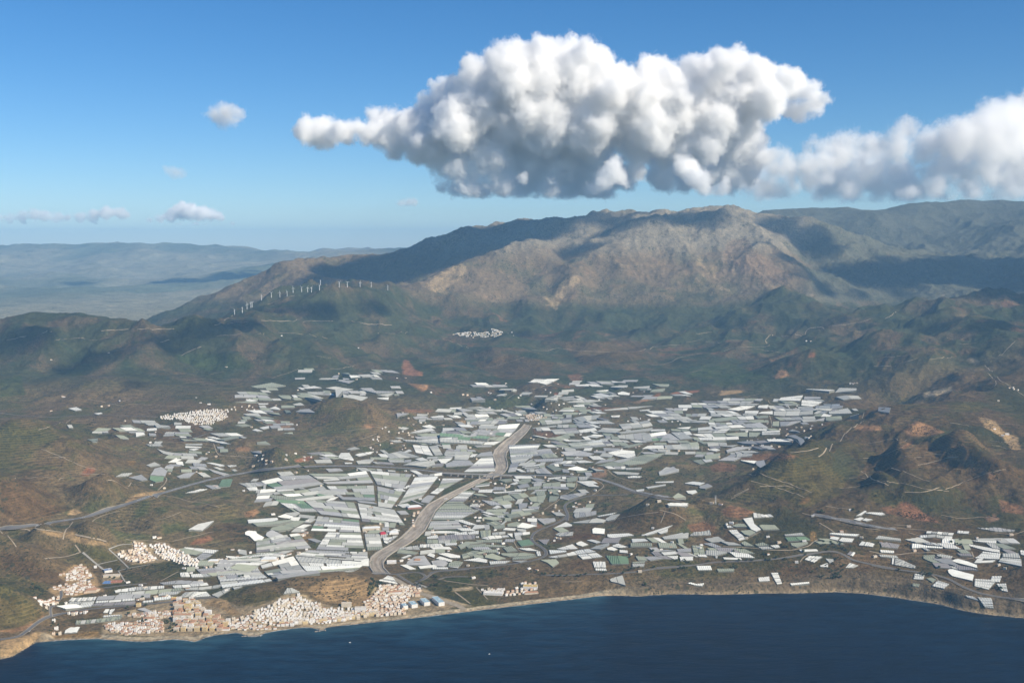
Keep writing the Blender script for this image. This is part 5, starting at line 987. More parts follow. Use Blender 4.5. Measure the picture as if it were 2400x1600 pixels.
def resamp(P, n):
    W = np.array([hit(*p)[:2] for p in P]); W[1:-1] = (W[:-2]+3*W[1:-1]+W[2:])/5
    d = np.r_[0, np.cumsum(np.hypot(*np.diff(W, axis=0).T))]; qq = np.linspace(0, d[-1], n); return np.c_[np.interp(qq, d, W[:, 0]), np.interp(qq, d, W[:, 1])]
LL = resamp(Lp, n_); RR = resamp(Rp, n_)
Mx = 32; V = []; F = []
for a in range(n_):
    for s in range(Mx+1):
        t = s/Mx; p = LL[a]*(1-t)+RR[a]*t; z = float(zat(*p))
        V.append((p[0], p[1], z+.5-1.6*math.sin(math.pi*t)**.5+ (3.4 if s in (0, Mx) else 2.2 if s in (1, Mx-1) else 1.6)+.5*math.sin(a*.1+s*1.3)*math.sin(a*.035+s)))
for a in range(n_-1):
    for s in range(Mx): i0 = a*(Mx+1)+s; F.append([i0, i0+1, i0+Mx+2, i0+Mx+1])
bedm = mat('riverbed_gravel', (.36, .3, .23), .95); N = NT(bedm); geo = N.node('ShaderNodeNewGeometry').outputs['Position']
f = N.math('ADD', N.math('MULTIPLY', N.noise(.012, 6, geo, .65), .65), N.math('MULTIPLY', N.noise(.1, 4, geo, .7), .4))
cc = N.mix(N.ramp(f, .38, .68), (.25, .20, .15), (.43, .36, .28)); cc = N.mix(N.math('MULTIPLY', N.ramp(N.noise(.02, 5, geo, .7), .6, .68), .5, clamp=True), cc, (.16, .15, .10)); N.l(cc, N.b.inputs['Base Color'])
bme = mesh_of('dry_riverbed', V, F, [bedm]); A_, S_ = np.meshgrid(np.arange(n_), np.arange(Mx+1), indexing='ij')
w1 = fbm(A_*.05+3, S_*.16+1.5*np.sin(A_*.02), 4, 401); w2 = fbm(A_*.05, S_*.5, 3, 402); bc = np.zeros((n_, Mx+1, 3)); bc[:] = (.30, .262, .212)
bc = mixc(bc, (.26, .21, .155), sstep(.05, .3, w1)); bc = mixc(bc, (.39, .335, .265), sstep(.05, .35, -w1)); w3 = fbm(A_*.09, S_*.22, 3, 403); bc = mixc(bc, (.11, .12, .075), sstep(.12, .3, w3)*.8*np.clip(np.abs(S_/Mx-.5)*3-.35, 0, 1)); bc = mixc(bc, (.17, .145, .11), sstep(.15, .3, w2)*.6); bc = mixc(bc, (.38, .33, .26), np.isin(S_, (2, Mx-2))*.8)
ba = bme.color_attributes.new('gravel', 'FLOAT_COLOR', 'POINT'); ba.data.foreach_set('color', np.concatenate([bc, bc[..., :1]*0+1], -1).astype(np.float32).ravel())
N.l(N.mix(1, N.node('ShaderNodeAttribute', attribute_name='gravel').outputs['Color'], N.mix(N.ramp(f, .38, .68), (.75, .75, .75), (1.25, 1.22, 1.2)), 'MULTIPLY'), N.b.inputs['Base Color'])
link('dry_riverbed', bme, kind='structure')
levee = soil_mat('levee_concrete', (.31, .275, .225), .05)
for nm, E in (('left', LL), ('right', RR)):
    V = []; F = []; T = np.gradient(E, axis=0); T /= np.hypot(T[:, 0], T[:, 1])[:, None]; Nn = np.c_[-T[:, 1], T[:, 0]]
    for a in range(n_):
        z = float(zat(*E[a]))
        for s, (o_, h_) in enumerate(((-4.5, -1.5), (-3, 4.6), (3, 4.6), (4.5, -1.5))): p = E[a]+Nn[a]*o_; V.append((p[0], p[1], z+h_))
    for a in range(n_-1):
        for s in range(3): i0 = a*4+s; F.append([i0, i0+1, i0+5, i0+4])
    o = link('river_levee', mesh_of('river_levee', V, F, [levee]))
    o['category'] = 'levee'; o['label'] = 'pale levee road along the '+nm+' bank of the dry riverbed'; o['group'] = 'levees along the dry riverbed'
# dirt channel from the bridge down to the beach
V, F = ribbon([(917, 1352), (936, 1362), (954, 1374), (990, 1392), (1030, 1405), (1075, 1420), (1090, 1428)], 26, 1.2, 4)
link('dirt_channel', mesh_of('dirt_channel', V, F, [soil_mat('channel_dirt', (.31, .26, .19), .05)]), kind='structure')
# ------------------------------------------------------------------ buildings
def box(V, F, x0, x1, y0, y1, z0, z1, bottom=True):
    b = len(V); V += [(x0,y0,z0),(x1,y0,z0),(x1,y1,z0),(x0,y1,z0),(x0,y0,z1),(x1,y0,z1),(x1,y1,z1),(x0,y1,z1)]
    F += [[b+4,b+5,b+6,b+7],[b,b+1,b+5,b+4],[b+1,b+2,b+6,b+5],[b+2,b+3,b+7,b+6],[b+3,b,b+4,b+7]]
    if bottom: F.append([b+3,b+2,b+1,b])
WALL = {k: soil_mat('render_'+k, c, .15, .85, .07) for k, c in dict(white=(.76, .73, .68), cream=(.66, .57, .44), yellow=(.64, .50, .28), peach=(.64, .51, .38), pink=(.64, .55, .46), orange=(.55, .31, .17), grey=(.50, .48, .45), red=(.45, .06, .07), brick=(.33, .17, .13)).items()}
ROOF = {k: soil_mat('roof_'+k, c, .2, .85, .14) for k, c in dict(tile=(.37, .215, .135), flat=(.50, .44, .37), whiteflat=(.68, .65, .6), blue=(.30, .42, .48), metal=(.60, .61, .60), redmetal=(.42, .04, .07), bluemetal=(.16, .22, .34), ochre=(.50, .36, .14)).items()}
glass = mat('dark_window_glass', (.05, .055, .06), .2, spec=.5)
PROTO = {}
def proto(kind, w_, d, h, wall, roof, storeys, pitched):
    """walls (root), roof and window rows; base at z 0, front towards -y"""
    V = []; F = []; box(V, F, -w_/2, w_/2, -d/2, d/2, -5, h, False)
    if not pitched:                                            # parapet and stair head
        for a in ((-w_/2, w_/2, -d/2, -d/2+.3), (-w_/2, w_/2, d/2-.3, d/2), (-w_/2, -w_/2+.3, -d/2+.3, d/2-.3), (w_/2-.3, w_/2, -d/2+.3, d/2-.3)): box(V, F, *a, h+.003, h+.9)
        box(V, F, w_*.1, w_*.1+3.2, 0, 3.4, h+.25, h+2.7)
    if kind == 'block':                                        # projecting balconies
        for s in range(1, storeys):
            z = s*h/storeys
            for k in range(int(w_//5)): x = -w_/2+1+5*k; box(V, F, x, x+3.4, -d/2-1.3, -d/2-.003, z-.2, z+.9)
    wm_ = mesh_of(kind+'_walls', V, F, [WALL[wall]])
    V = []; F = []
    if pitched:
        e = .5; rh = min(w_, d)*.22; lx = w_/2+e; ly = d/2+e; rx = max(.5, lx-ly*.8)
        V = [(-lx,-ly,h+.01),(lx,-ly,h+.01),(lx,ly,h+.01),(-lx,ly,h+.01),(-rx,0,h+rh),(rx,0,h+rh)]; F = [[0,1,5,4],[2,3,4,5],[1,2,5],[3,0,4],[3,2,1,0]]
    else: box(V, F, -w_/2+.32, w_/2-.32, -d/2+.32, d/2-.32, h+.004, h+.22)
    rm_ = mesh_of(kind+'_roof', V, F, [ROOF[roof]])
    wins = []
    for s in range(storeys):
        V = []; F = []; z = s*h/storeys+1.0; n = max(2, int(w_/3.4))
        for k in range(n):
            x = -w_/2+(k+.5)*w_/n; box(V, F, x-.7, x+.7, -d/2-.06, -d/2+.1, z, z+1.35)
            if k % 2 == 0: box(V, F, x-.7, x+.7, d/2-.1, d/2+.06, z, z+1.35)
        for k in range(max(1, int(d/4))):
            y = -d/2+(k+.5)*d/max(1, int(d/4)); box(V, F, w_/2-.1, w_/2+.06, y-.6, y+.6, z, z+1.3); box(V, F, -w_/2-.06, -w_/2+.1, y-.6, y+.6, z, z+1.3)
        wins.append(mesh_of(kind+'_windows', V, F, [glass]))
    return (kind, wm_, rm_, wins, (w_, d, h, wall, roof, storeys, pitched))
def P_(*a): PROTO.setdefault(a[0], []).append(proto(*a[1:])) 
for a in (('white','white_house',10,9,6.4,'white','whiteflat',2,0),('white','white_house',9,8,9.2,'white','flat',3,0),('white','white_house',12,8.5,6.2,'white','flat',2,0),('white','white_house',9,9,6,'white','tile',2,1),('white','cream_house',9.5,8.5,9,'cream','flat',3,0),
          ('cream','cream_house',12,10,9.2,'cream','flat',3,0),('cream','white_house',14,10,9,'white','flat',3,0),('cream','cream_house',13,10,6.3,'cream','tile',2,1),('cream','peach_house',12,10,9,'peach','flat',3,0),('cream','white_house',11,9,6.3,'white','tile',2,1),
          ('tile','white_house',12,10,6.2,'white','tile',2,1),('tile','cream_house',14,9,6.2,'cream','tile',2,1),('tile','peach_house',12,10,6.4,'peach','tile',2,1),('tile','pink_house',11,9,9,'pink','tile',3,1),('tile','white_house',12,10,6.4,'white','whiteflat',2,0),('tile','cream_house',11,10,7,'cream','flat',2,0),('tile','white_house',10,9,8.8,'white','flat',3,0),
          ('block','block',21,14,15,'cream','tile',5,1),('block','block',20,16,14.8,'yellow','flat',5,0),('block','block',22,14,12,'peach','tile',4,1),('block','block',18,15,15.2,'white','flat',5,0),('block','block',20,15,12.1,'cream','flat',4,0),('block','block',16,14,12,'orange','tile',4,1),
          ('front','white_house',15,12,12,'white','flat',4,0),('front','cream_house',15,12,13,'cream','flat',4,0),('front','peach_house',13,11,9.5,'peach','tile',3,1),('front','white_house',13,11,9.4,'white','tile',3,1),('front','cream_house',18,12,11,'yellow','flat',3,0),
          ('pale','cream_house',15,12,8,'cream','whiteflat',2,0),('pale','white_house',14,12,9,'white','whiteflat',3,0)): P_(*a)
def scatter(P, dx, dy, ang, share):
    W = np.array([hit(*p)[:2] for p in P]); c = W.mean(0); ca_, sa_ = math.cos(R(ang)), math.sin(R(ang)); out = []
    rot = (W-c)@np.array([[ca_, -sa_], [sa_, ca_]]); x0, y0 = rot.min(0); x1, y1 = rot.max(0)
    poly = [tuple(p) for p in W]
    row = 0; y = y0
    while y < y1:
        x = x0+(row % 2)*dx*.4
        while x < x1:
            if RS.rand() < share:
                px = c+np.array([[ca_, -sa_], [sa_, ca_]])@np.array([x+RS.uniform(-.12, .12)*dx, y+RS.uniform(-.12, .12)*dy])
                if inpoly(np.array([px[0]]), np.array([px[1]]), poly)[0]: out.append((px[0], px[1]))
            x += dx*RS.uniform(.9, 1.15)
        y += dy; row += 1
    return out
hs = []
ZW = dict(old_front='on the seafront of the old town', old_town='in the old town under the dark hill', left_villas='among trees by the left end of the beach', roadside='beside the coast road at left', west_beach='on the seafront left of the old town', town_blocks='in the central seafront blocks', terrace_west='in the terraces at the left end of town', park_houses='behind the left end of town', east_town='in the town right of the dark hill',
 north_rows='in the white rows of the inland colony', north_colony='in the left part of the inland colony', hill_colony='in the hillside colony at far left', lower_colony='in the lower colony at far left', headland_hamlet='in the hamlet by the left headland', orchard_row='by the street crossing at left', holiday_rows='in the holiday rows by the beach',
 holiday_complex='in the terracotta holiday complex by the beach', hill_village='in the white hill village at left', hamlet_above='above the white hill village', far_village='in the far village below the mountain', far_fringe='by the far village', river_village='in the village at the riverbed head', workshops='in the workshops beside the riverbed',
 valley_houses='among the valley greenhouses', upland_hamlet='in the green upland hamlet', east_hamlet='on the right ridge road', east_row='in the row above the right terraces', river_farms='right of the upper riverbed')
for line in TOWNS.split('\n'):
    nm, look, dx, dy, ang, sh, poly = line.split('|'); P = pts(list(map(float, poly.split())))
    sf = 1.0
    for (x, y) in scatter(P, float(dx), float(dy), float(ang), float(sh)):
        z = float(zat(x, y)); u, v = proj(x, y, z); pr = PROTO[look][RS.randint(len(PROTO[look]))]
        hs.append(dict(x=x, y=y, z=z, u=u, v=v, p=pr, a=-float(ang)*0+RS.normal(0, 3)+float(ang), s=(RS.uniform(.85, 1.12), RS.uniform(.85, 1.1), RS.uniform(.85, 1.15)), zone=ZW[nm]))
F_ = list(map(float, FARMS.replace('\n', ' ').split()))
for u0, v0 in pts(F_):
    h = hit(u0, v0)
    if h is None: continue
    if v0 < 860 and RS.rand() < .5: continue
    L = PROTO['tile']+PROTO['cream']+PROTO['white']; pr = L[RS.randint(len(L))]; k = 1.0+.5*RS.rand()
    hs.append(dict(x=h[0], y=h[1], z=h[2], u=u0, v=v0, p=pr, a=RS.uniform(-35, 35), s=(1.1*k, .9*k, .8), zone='standing alone on the slopes and fields'))
for n, wts, poly in FILL:
    P = pts(list(map(float, poly.split()))); us = [p[0] for p in P]; vs = [p[1] for p in P]; c = 0
    for _ in range(600):
        u = RS.uniform(min(us), max(us)); v = RS.uniform(min(vs), max(vs))
        if c > n*.35: break
        if not inpoly(np.array([u]), np.array([v]), P)[0] or occ[int(v)-1:int(v)+2, int(u)-3:int(u)+4].any(): continue
        h = hit(u, v)
        if h is None: continue
        L = PROTO['cream']+PROTO['white']; c += 1
        hs.append(dict(x=h[0], y=h[1], z=h[2], u=u, v=v, p=L[RS.randint(len(L))], a=RS.uniform(-35, 35), s=(RS.uniform(.8, 1.5), 1, .8), zone='among the greenhouse fields'))
for h in hs: d = h['p'][4]; h['big'] = d[0]*h['s'][0]*d[2]*h['s'][2]/h['y']**2
hs.sort(key=lambda h: -h['big'])
print('houses', len(hs))
NH = 288
number_rows(hs[:NH], lambda it: it['zone'], 10)
CW = dict(white='white', cream='cream', yellow='yellow', peach='peach', pink='pink', orange='orange')
def place(h, name=None):
    k, wmesh, rmesh, wins, d = h['p']
    nm = {'block': 'apartment_block', 'white_house': 'white_house', 'cream_house': 'cream_house', 'peach_house': 'peach_house', 'pink_house': 'pink_house'}[k]
    o = link(nm, wmesh); o.location = (h['x'], h['y'], h['z']); o.rotation_euler = (0, 0, R(h['a'])); o.scale = h['s']
    r = link('roof', rmesh, parent=o)
    for w_ in (wins if k == 'block' else wins[:2]): link('window_row', w_, parent=o)
    return o
for h in hs[:NH]:
    o = place(h); d = h['p'][4]
    o['category'] = 'apartment block' if h['p'][0] == 'block' else 'house'; o['group'] = ('apartment blocks of the beach town' if h['p'][0] == 'block' else 'houses '+h['zone'])
    rf = 'tile-roofed' if d[6] else 'flat-roofed'
    o['label'] = cutw(CW[d[3]]+' '+rf+(' block, ' if h['p'][0] == 'block' else ' house, ')+place_words(h, h['zone']))
# the remaining, smaller-looking houses of the villages as one mass
mats_all = []; V = []; F = []; fm = []
def mi(m):
    if m not in mats_all: mats_all.append(m)
    return mats_all.index(m)
for h in hs[NH:]:
    k, wmesh, rmesh, wins, d = h['p']; ca_, sa_ = math.cos(R(h['a'])), math.sin(R(h['a']))
    for me_ in ((wmesh, rmesh, wins[0]) if h['y'] < 6500 else (wmesh, rmesh)):
        b = len(V)
        for v_ in me_.vertices:
            x, y, z = v_.co.x*h['s'][0], v_.co.y*h['s'][1], v_.co.z*h['s'][2]; V.append((h['x']+x*ca_-y*sa_, h['y']+x*sa_+y*ca_, h['z']+z))
        m_ = mi(me_.materials[0])
        for p in me_.polygons: F.append([b+i for i in p.vertices]); fm.append(m_)
o = link('smaller_village_houses', mesh_of('smaller_village_houses', V, F, mats_all, fm), kind='stuff')
# ------------------------------------------------------------------ single larger buildings
def big(u, v, w_, d, h, ang, wall, roof, storeys, pitched, name, cat, label, deck=None):
    p = hit(u, v); pr = proto(name, w_, d, h, wall, roof, storeys, pitched); o = link(name, pr[1]); o.location = p; o.rotation_euler = (0, 0, R(ang))
    link('roof', pr[2], parent=o)
    for wi in pr[3]: link('window_row', wi, parent=o)
    o['category'] = cat; o['label'] = label; return o
G_ = 'blue-roofed apartment blocks by the beach'
for (u, v, w_, d, lab) in ((968, 1420, 26, 46, 'pale apartment block with bluish roof, second of the four by the beach'), (996, 1414, 26, 56, 'pale apartment block with bluish roof, third of the four by the beach'), (1027, 1412, 26, 84, 'longest pale apartment block with bluish roof, rightmost of the four'), (948, 1424, 20, 34, 'small pale apartment block with bluish roof, leftmost of the four')):
    o = big(u, v, w_, d, 14.5, 24, 'white', 'blue', 4, 0, 'apartment_block', 'apartment block', lab); o['group'] = G_
for a in ((528, 1475, 34, 20, 7, 3, 'white', 'tile', 2, 1, 'seafront_hall', 'hall', 'low white seafront hall with bright orange tiled roof'),
          (488, 1441, 26, 16, 20, 0, 'white', 'whiteflat', 6, 0, 'white_tower', 'apartment block', 'plain bright white slab block at the foot of the scarred hill'),
          (428, 1450, 72, 18, 20, 1, 'cream', 'tile', 5, 1, 'long_block', 'apartment block', 'long cream block with orange roof edge behind the seafront'),
          (449, 1466, 20, 34, 14, -18, 'cream', 'tile', 4, 1, 'apartment_block', 'apartment block', 'seafront block with the brightest orange tiled roof'),
          (420, 1428, 34, 18, 20, 0, 'cream', 'flat', 6, 0, 'apartment_block', 'apartment block', 'tall cream block left of the two inland blocks'),
          (441, 1428, 30, 18, 22, 0, 'yellow', 'ochre', 6, 0, 'apartment_block', 'apartment block', 'tall yellow block with ochre top right of the inland pair'),
          (877, 1440, 36, 14, 15, 3, 'cream', 'flat', 4, 0, 'beach_hotel', 'hotel', 'wide cream hotel at the right end of the old seafront'),
          (845, 1432, 46, 16, 18, 4, 'white', 'flat', 6, 0, 'apartment_block', 'apartment block', 'wide white block with rows of windows beside the beach hotel'),
          (812, 1420, 40, 15, 16, 2, 'cream', 'flat', 5, 0, 'apartment_block', 'apartment block', 'wide cream block against the foot of the dark hill'),
          (925, 1393, 58, 18, 14, 12, 'white', 'tile', 4, 1, 'apartment_block', 'apartment block', 'long white block with orange roofs behind the blue-roofed apartments'),
          (978, 1396, 22, 20, 13, 12, 'peach', 'tile', 4, 1, 'apartment_block', 'apartment block', 'peach tile-roofed block at the inland edge of the right quarter'),
          (350, 1452, 44, 20, 9, -2, 'cream', 'tile', 2, 1, 'long_hall', 'hall', 'broad low hall with salmon tiled roof behind the left seafront'),
          (214, 1386, 46, 30, 11, 10, 'peach', 'tile', 3, 1, 'courtyard_block', 'apartment block', 'large terracotta-roofed block beside the sports ground'),
          (253, 1338, 34, 34, 8, 30, 'white', 'bluemetal', 2, 0, 'school_hall', 'school', 'hall with blue-grey roof beside the street corner'),
          (262, 1350, 70, 22, 7, 8, 'cream', 'flat', 2, 0, 'school', 'school', 'long low cream school building above the blue court'),
          (325, 1420, 16, 18, 12, 0, 'yellow', 'ochre', 2, 0, 'depot', 'depot', 'small bright yellow depot between white greenhouses'),
          (408, 1403, 24, 14, 7, 5, 'orange', 'ochre', 1, 1, 'shed', 'shed', 'orange shed at the end of a white greenhouse'),
          (630, 1312, 70, 40, 9, 5, 'cream', 'metal', 1, 1, 'packing_warehouse', 'warehouse', 'broad cream packing warehouse among greenhouses left of centre'),
          (870, 1240, 90, 30, 10, 8, 'cream', 'metal', 2, 1, 'packing_warehouse', 'warehouse', 'long cream warehouse left of the red-roofed shed'),
          (897, 1252, 28, 26, 10, 20, 'red', 'redmetal', 1, 1, 'red_shed', 'shed', 'bright crimson shed left of the riverbed'),
          (922, 1250, 48, 30, 9, 18, 'white', 'metal', 1, 1, 'white_warehouse', 'warehouse', 'white warehouse between the crimson shed and the riverbed'),
          (970, 1190, 78, 40, 9, 20, 'brick', 'metal', 1, 1, 'striped_warehouse', 'warehouse', 'warehouse with brick-red sides beside the riverbed below the viaduct'),
          (918, 1318, 44, 30, 8, 5, 'white', 'whiteflat', 2, 0, 'riverside_warehouse', 'warehouse', 'white warehouse on the right bank near the river mouth'),
          (978, 1313, 30, 22, 6, 0, 'orange', 'tile', 1, 1, 'brick_shed', 'shed', 'brick-red roofed shed among greenhouses near the river mouth'),
          (500, 1316, 46, 26, 8, 4, 'cream', 'metal', 1, 1, 'warehouse', 'warehouse', 'cream warehouse at the right edge of the inland colony'),
          (1156, 1392, 82, 26, 9, -6, 'white', 'whiteflat', 3, 0, 'holiday_block', 'holiday block', 'long white holiday block above the middle of the beach'),
          (1243, 1378, 62, 34, 12, -6, 'white', 'ochre', 4, 0, 'holiday_block', 'holiday block', 'stepped white holiday block with ochre roof edge above the beach'),
          (1245, 1390, 60, 18, 6, 6, 'cream', 'tile', 2, 1, 'holiday_villas', 'holiday block', 'low cream row at the right end of the beach buildings'),
          (700, 1395, 12, 11, 8, 10, 'white', 'whiteflat', 2, 0, 'chapel_house', 'house', 'topmost white house of the old town on the dark hill')):
    big(*a)
# sports courts by the school
for (u, v, w_, d, c, lab) in ((252, 1364, 34, 34, (.12, .22, .42), 'blue'), (273, 1362, 50, 30, (.38, .17, .11), 'brick-red')):
    p = hit(u, v); V = []; F = []; box(V, F, -w_/2, w_/2, -d/2, d/2, -3, .7); m_ = soil_mat('court_'+lab.replace('-', '_'), c, .1, .8, .06); o = link('sports_court', mesh_of('sports_court', V, F, [m_])); o.location = p+np.array([0, 0, 1.2]); o.rotation_euler = (0, 0, R(5))
    V = []; F = []
    for x in (-w_/2+2, w_/2-2.3, -.15): box(V, F, x, x+.3, -d/2+2, d/2-2, .705, .73)
    link('court_lines', mesh_of('court_lines', V, F, [paint]), parent=o); o['category'] = 'sports court'; o['label'] = lab+' sports court below the school at left'
# ------------------------------------------------------------------ trees
leafm = {}
for k, c in dict(round=(.045, .06, .028), pine=(.028, .045, .026), shrub=(.04, .045, .022)).items():
    m = mat('foliage_'+k, c, .9, spec=.1); N = NT(m); geo = N.node('ShaderNodeNewGeometry').outputs['Position']
    N.l(N.mix(N.ramp(N.noise(.6, 3, geo, .6), .35, .65), tuple(x*.6 for x in c), tuple(x*1.5 for x in c)), N.b.inputs['Base Color']); leafm[k] = m
bark = mat('bark', (.10, .075, .055), .95)
def blob(V, F, cx, cyc, cz, r, n=5, m=3, rs=random):
    b = len(V); V.append((cx, cyc, cz+r))
    for i in range(1, m):
        th = math.pi*i/m
        for j in range(n): ph = 2*math.pi*(j+.5*(i % 2))/n; q = r*rs.uniform(.72, 1.15); V.append((cx+q*math.sin(th)*math.cos(ph), cyc+q*math.sin(th)*math.sin(ph), cz+q*math.cos(th)))
    V.append((cx, cyc, cz-r*.8))
    for j in range(n): F.append([b, b+1+j, b+1+(j+1) % n])
    for i in range(m-2):
        for j in range(n): a = b+1+i*n+j; c = b+1+i*n+(j+1) % n; F.append([a, a+n, c+n, c])
    e = len(V)-1; s = b+1+(m-2)*n
    for j in range(n): F.append([e, s+(j+1) % n, s+j])
def crown(kind, nb):
    V = []; F = []
    for i in range(nb):
        if kind == 'pine': t = random.random(); z = .25+.75*t; rr = .34*(1-t)+.04
        elif kind == 'shrub': z = .35+.35*random.random(); rr = .33
        else: z = .42+.5*random.random(); rr = .40*math.sqrt(max(.05, 1-((z-.68)/.36)**2))
        a = random.random()*6.28; q = rr*math.sqrt(random.random()); blob(V, F, q*math.cos(a), q*math.sin(a), z, random.uniform(.07, .15) if kind != 'shrub' else random.uniform(.12, .2))
    return V, F
CR = {k: [mesh_of('crown_'+k, *crown(k, n), [leafm[k]]) for _ in range(3)] for k, n in (('round', 34), ('pine', 30), ('shrub', 12))}
def trunk_mesh():
    V = []; F = []
    rings = [(0, 0, -.15, .035), (.01, 0, .25, .028), (.0, .02, .5, .02), (.03, .01, .75, .01)]
    for x, y, z, r in rings:
        for j in range(6): V.append((x+r*math.cos(j*1.047), y+r*math.sin(j*1.047), z))
    for i in range(3):
        for j in range(6): F.append([i*6+j, i*6+(j+1) % 6, i*6+6+(j+1) % 6, i*6+6+j])
    for a, z in ((.8, .42), (2.9, .5), (5, .46)):                # limbs
        b = len(V)
        for (t, r) in ((0, .014), (1, .006)):
            for j in range(4): V.append((math.cos(a)*t*.26+r*math.cos(j*1.57), math.sin(a)*t*.26+r*math.sin(j*1.57), z+t*.2))
        for j in range(4): F.append([b+j, b+(j+1) % 4, b+4+(j+1) % 4, b+4+j])
    return mesh_of('trunk', V, F, [bark])
TRK = trunk_mesh()
tr = []
GZ = []
for gi, line in enumerate(GROVES.split('\n')):
    t = line.split(); k, n, s = t[0], int(t[1]), float(t[2]); P = pts(list(map(float, t[3:]))); us = [p[0] for p in P]; vs = [p[1] for p in P]
    W = [hit(*p) for p in P]; W = [w_ for w_ in W if w_ is not None]; poly = [(w_[0], w_[1]) for w_ in W]; X = np.array(poly); c = 0; tries = 0
    while c < n and tries < n*40:
        tries += 1; x = RS.uniform(X[:, 0].min(), X[:, 0].max()); y = RS.uniform(X[:, 1].min(), X[:, 1].max())
        if not inpoly(np.array([x]), np.array([y]), poly)[0]: continue
        z = float(zat(x, y)); u, v = proj(x, y, z)
        if not (0 <= v < 1699 and 0 <= u < 2499) or (v < 1330 and n > 100 and occ[int(v), int(u)]): continue
        if n < 100 or fbm(np.array([x/120]), np.array([y/120]), 2, 77)[0] > -.12: tr.append([k, x, y, z, s*RS.uniform(.7, 1.35), u, v]); c += 1
ox = oy = 0; scl = 1; seq = []
for line in TREES.split('\n'):
    if line[0] == '@': _, a, b, c = line.split(); ox, oy, scl = float(a), float(b), float(c); continue
    for x, y in pts(list(map(float, line.split()))):
        h = hit(ox+x/scl, oy+y/scl)
        if h is not None: tr.append(['round', h[0], h[1], h[2], RS.uniform(9, 14), ox+x/scl, oy+y/scl])
tr.sort(key=lambda t: -t[4]/t[2]); print('trees', len(tr))
def tzone(it):
    u, v = it['u'], it['v']
    if v > 1340 and 845 < u < 915: return 'on the hill shoulder behind town'
    if v > 1330 and u < 845: return 'around the beach town at left'
    if v > 1330 and u < 1480: return 'near the coast road and beach centre'
    if v > 1230 and u > 1880: return 'on the right headland and its gully'
    if v > 1230 and u > 1400: return 'on the brown coastal slope'
    if u > 1700: return 'on the right hills'
    if v < 990: return 'at the valley head'
    if u < 600: return 'on the left hillsides'
    return 'among the valley greenhouses'
TI = [dict(t=t, u=t[5], v=t[6]) for t in tr[:292]]
for it in TI: it['zone'] = tzone(it)
number_rows(TI, lambda it: it['zone'], 10)
for it in TI:
    k, x, y, z, s, u, v = it['t']
    o = bpy.data.objects.new({'pine': 'pine_tree', 'round': 'broadleaf_tree', 'shrub': 'bush'}[k], None); sc.collection.objects.link(o)
    o.location = (x, y, z); hgt = s*(1.25 if k == 'pine' else 1); o.scale = (s*1.25, s*1.25, hgt); o.rotation_euler = (0, 0, RS.uniform(0, 6.28))
    link('crown', CR[k][RS.randint(3)], parent=o); link('trunk', TRK, parent=o)
    o['category'] = 'bush' if k == 'shrub' else 'tree'; o['group'] = 'trees and bushes '+it['zone']
    o['label'] = cutw({'pine': 'dark pointed pine', 'round': 'dark round tree', 'shrub': 'small dark bush'}[k]+', '+place_words(it, it['zone']))
VA = []; FA_ = []; nvt = 0
for k, x, y, z, s, u, v in tr[292:]:
    me_ = CR[k][RS.randint(3)]
    if not hasattr(RS, 'cache'): pass
    co = np.empty(len(me_.vertices)*3, np.float32); me_.vertices.foreach_get('co', co); co = co.reshape(-1, 3)*np.array([s*1.25, s*1.25, s])+np.array([x, y, z])
    VA += co.tolist(); FA_ += [[nvt+i for i in p.vertices] for p in me_.polygons]; nvt += len(co)
link('hillside_scrub_trees', mesh_of('hillside_scrub_trees', VA, FA_, [leafm['shrub']]), kind='stuff')
# ------------------------------------------------------------------ viaduct
conc = soil_mat('viaduct_concrete', (.42, .39, .35), .08, .85, .1); p0 = hit(1040, 1108.5); p1 = hit(1196, 1113.5)
p0 = np.array([p0[0], p0[1], 82.]); p1 = np.array([p1[0], p1[1]+0, 83.])
a0, t0 = ray(1040, 1107.5); yv = (82-H)/t0; p0 = np.array([a0*yv, yv, 82.]); a1, t1 = ray(1200, 1113); yv = (83-H)/t1; p1 = np.array([a1*yv, yv, 83.])
root = bpy.data.objects.new('motorway_viaduct', None); sc.collection.objects.link(root); mid_ = (p0+p1)/2; root.location = (mid_[0], mid_[1], float(zat(mid_[0], mid_[1])))
root['category'] = 'viaduct'; root['label'] = 'twin concrete motorway viaduct on square piers over the dry riverbed'
T = (p1-p0)[:2]; Lv = np.linalg.norm(T); T = T/Lv; ang_ = math.atan2(T[1], T[0]); root.rotation_euler = (0, 0, ang_)
zr_ = 82-root.location.z
for off in (-11, 11):
    V = []; F = []; box(V, F, -Lv/2, Lv/2, off-6, off+6, zr_-1.9, zr_); dk = link('deck', mesh_of('viaduct_deck', V, F, [conc]), parent=root)
    V = []; F = []; box(V, F, -Lv/2, Lv/2, off-5.2, off+5.2, zr_+.004, zr_+.12); link('carriageway', mesh_of('viaduct_carriageway', V, F, [RM['motorway']]), parent=dk)
    V = []; F = []; box(V, F, -Lv/2, Lv/2, off-6, off-5.7, zr_+.003, zr_+1.1); box(V, F, -Lv/2, Lv/2, off+5.7, off+6, zr_+.003, zr_+1.1); link('parapet', mesh_of('viaduct_parapet', V, F, [conc]), parent=dk)
    for k in range(8):
        x = -Lv/2+Lv*(.11+.104*k); wx = mid_[0]+x*T[0]-off*T[1]; wy = mid_[1]+x*T[1]+off*T[0]; zg = float(zat(wx, wy))-root.location.z-3
        V = []; F = []; box(V, F, x-1.6, x+1.6, off-2.6, off+2.6, zg, zr_-3.2); box(V, F, x-1.9, x+1.9, off-4.6, off+4.6, zr_-3.2+.003, zr_-1.903); link('pier', mesh_of('viaduct_pier', V, F, [conc]), parent=root)
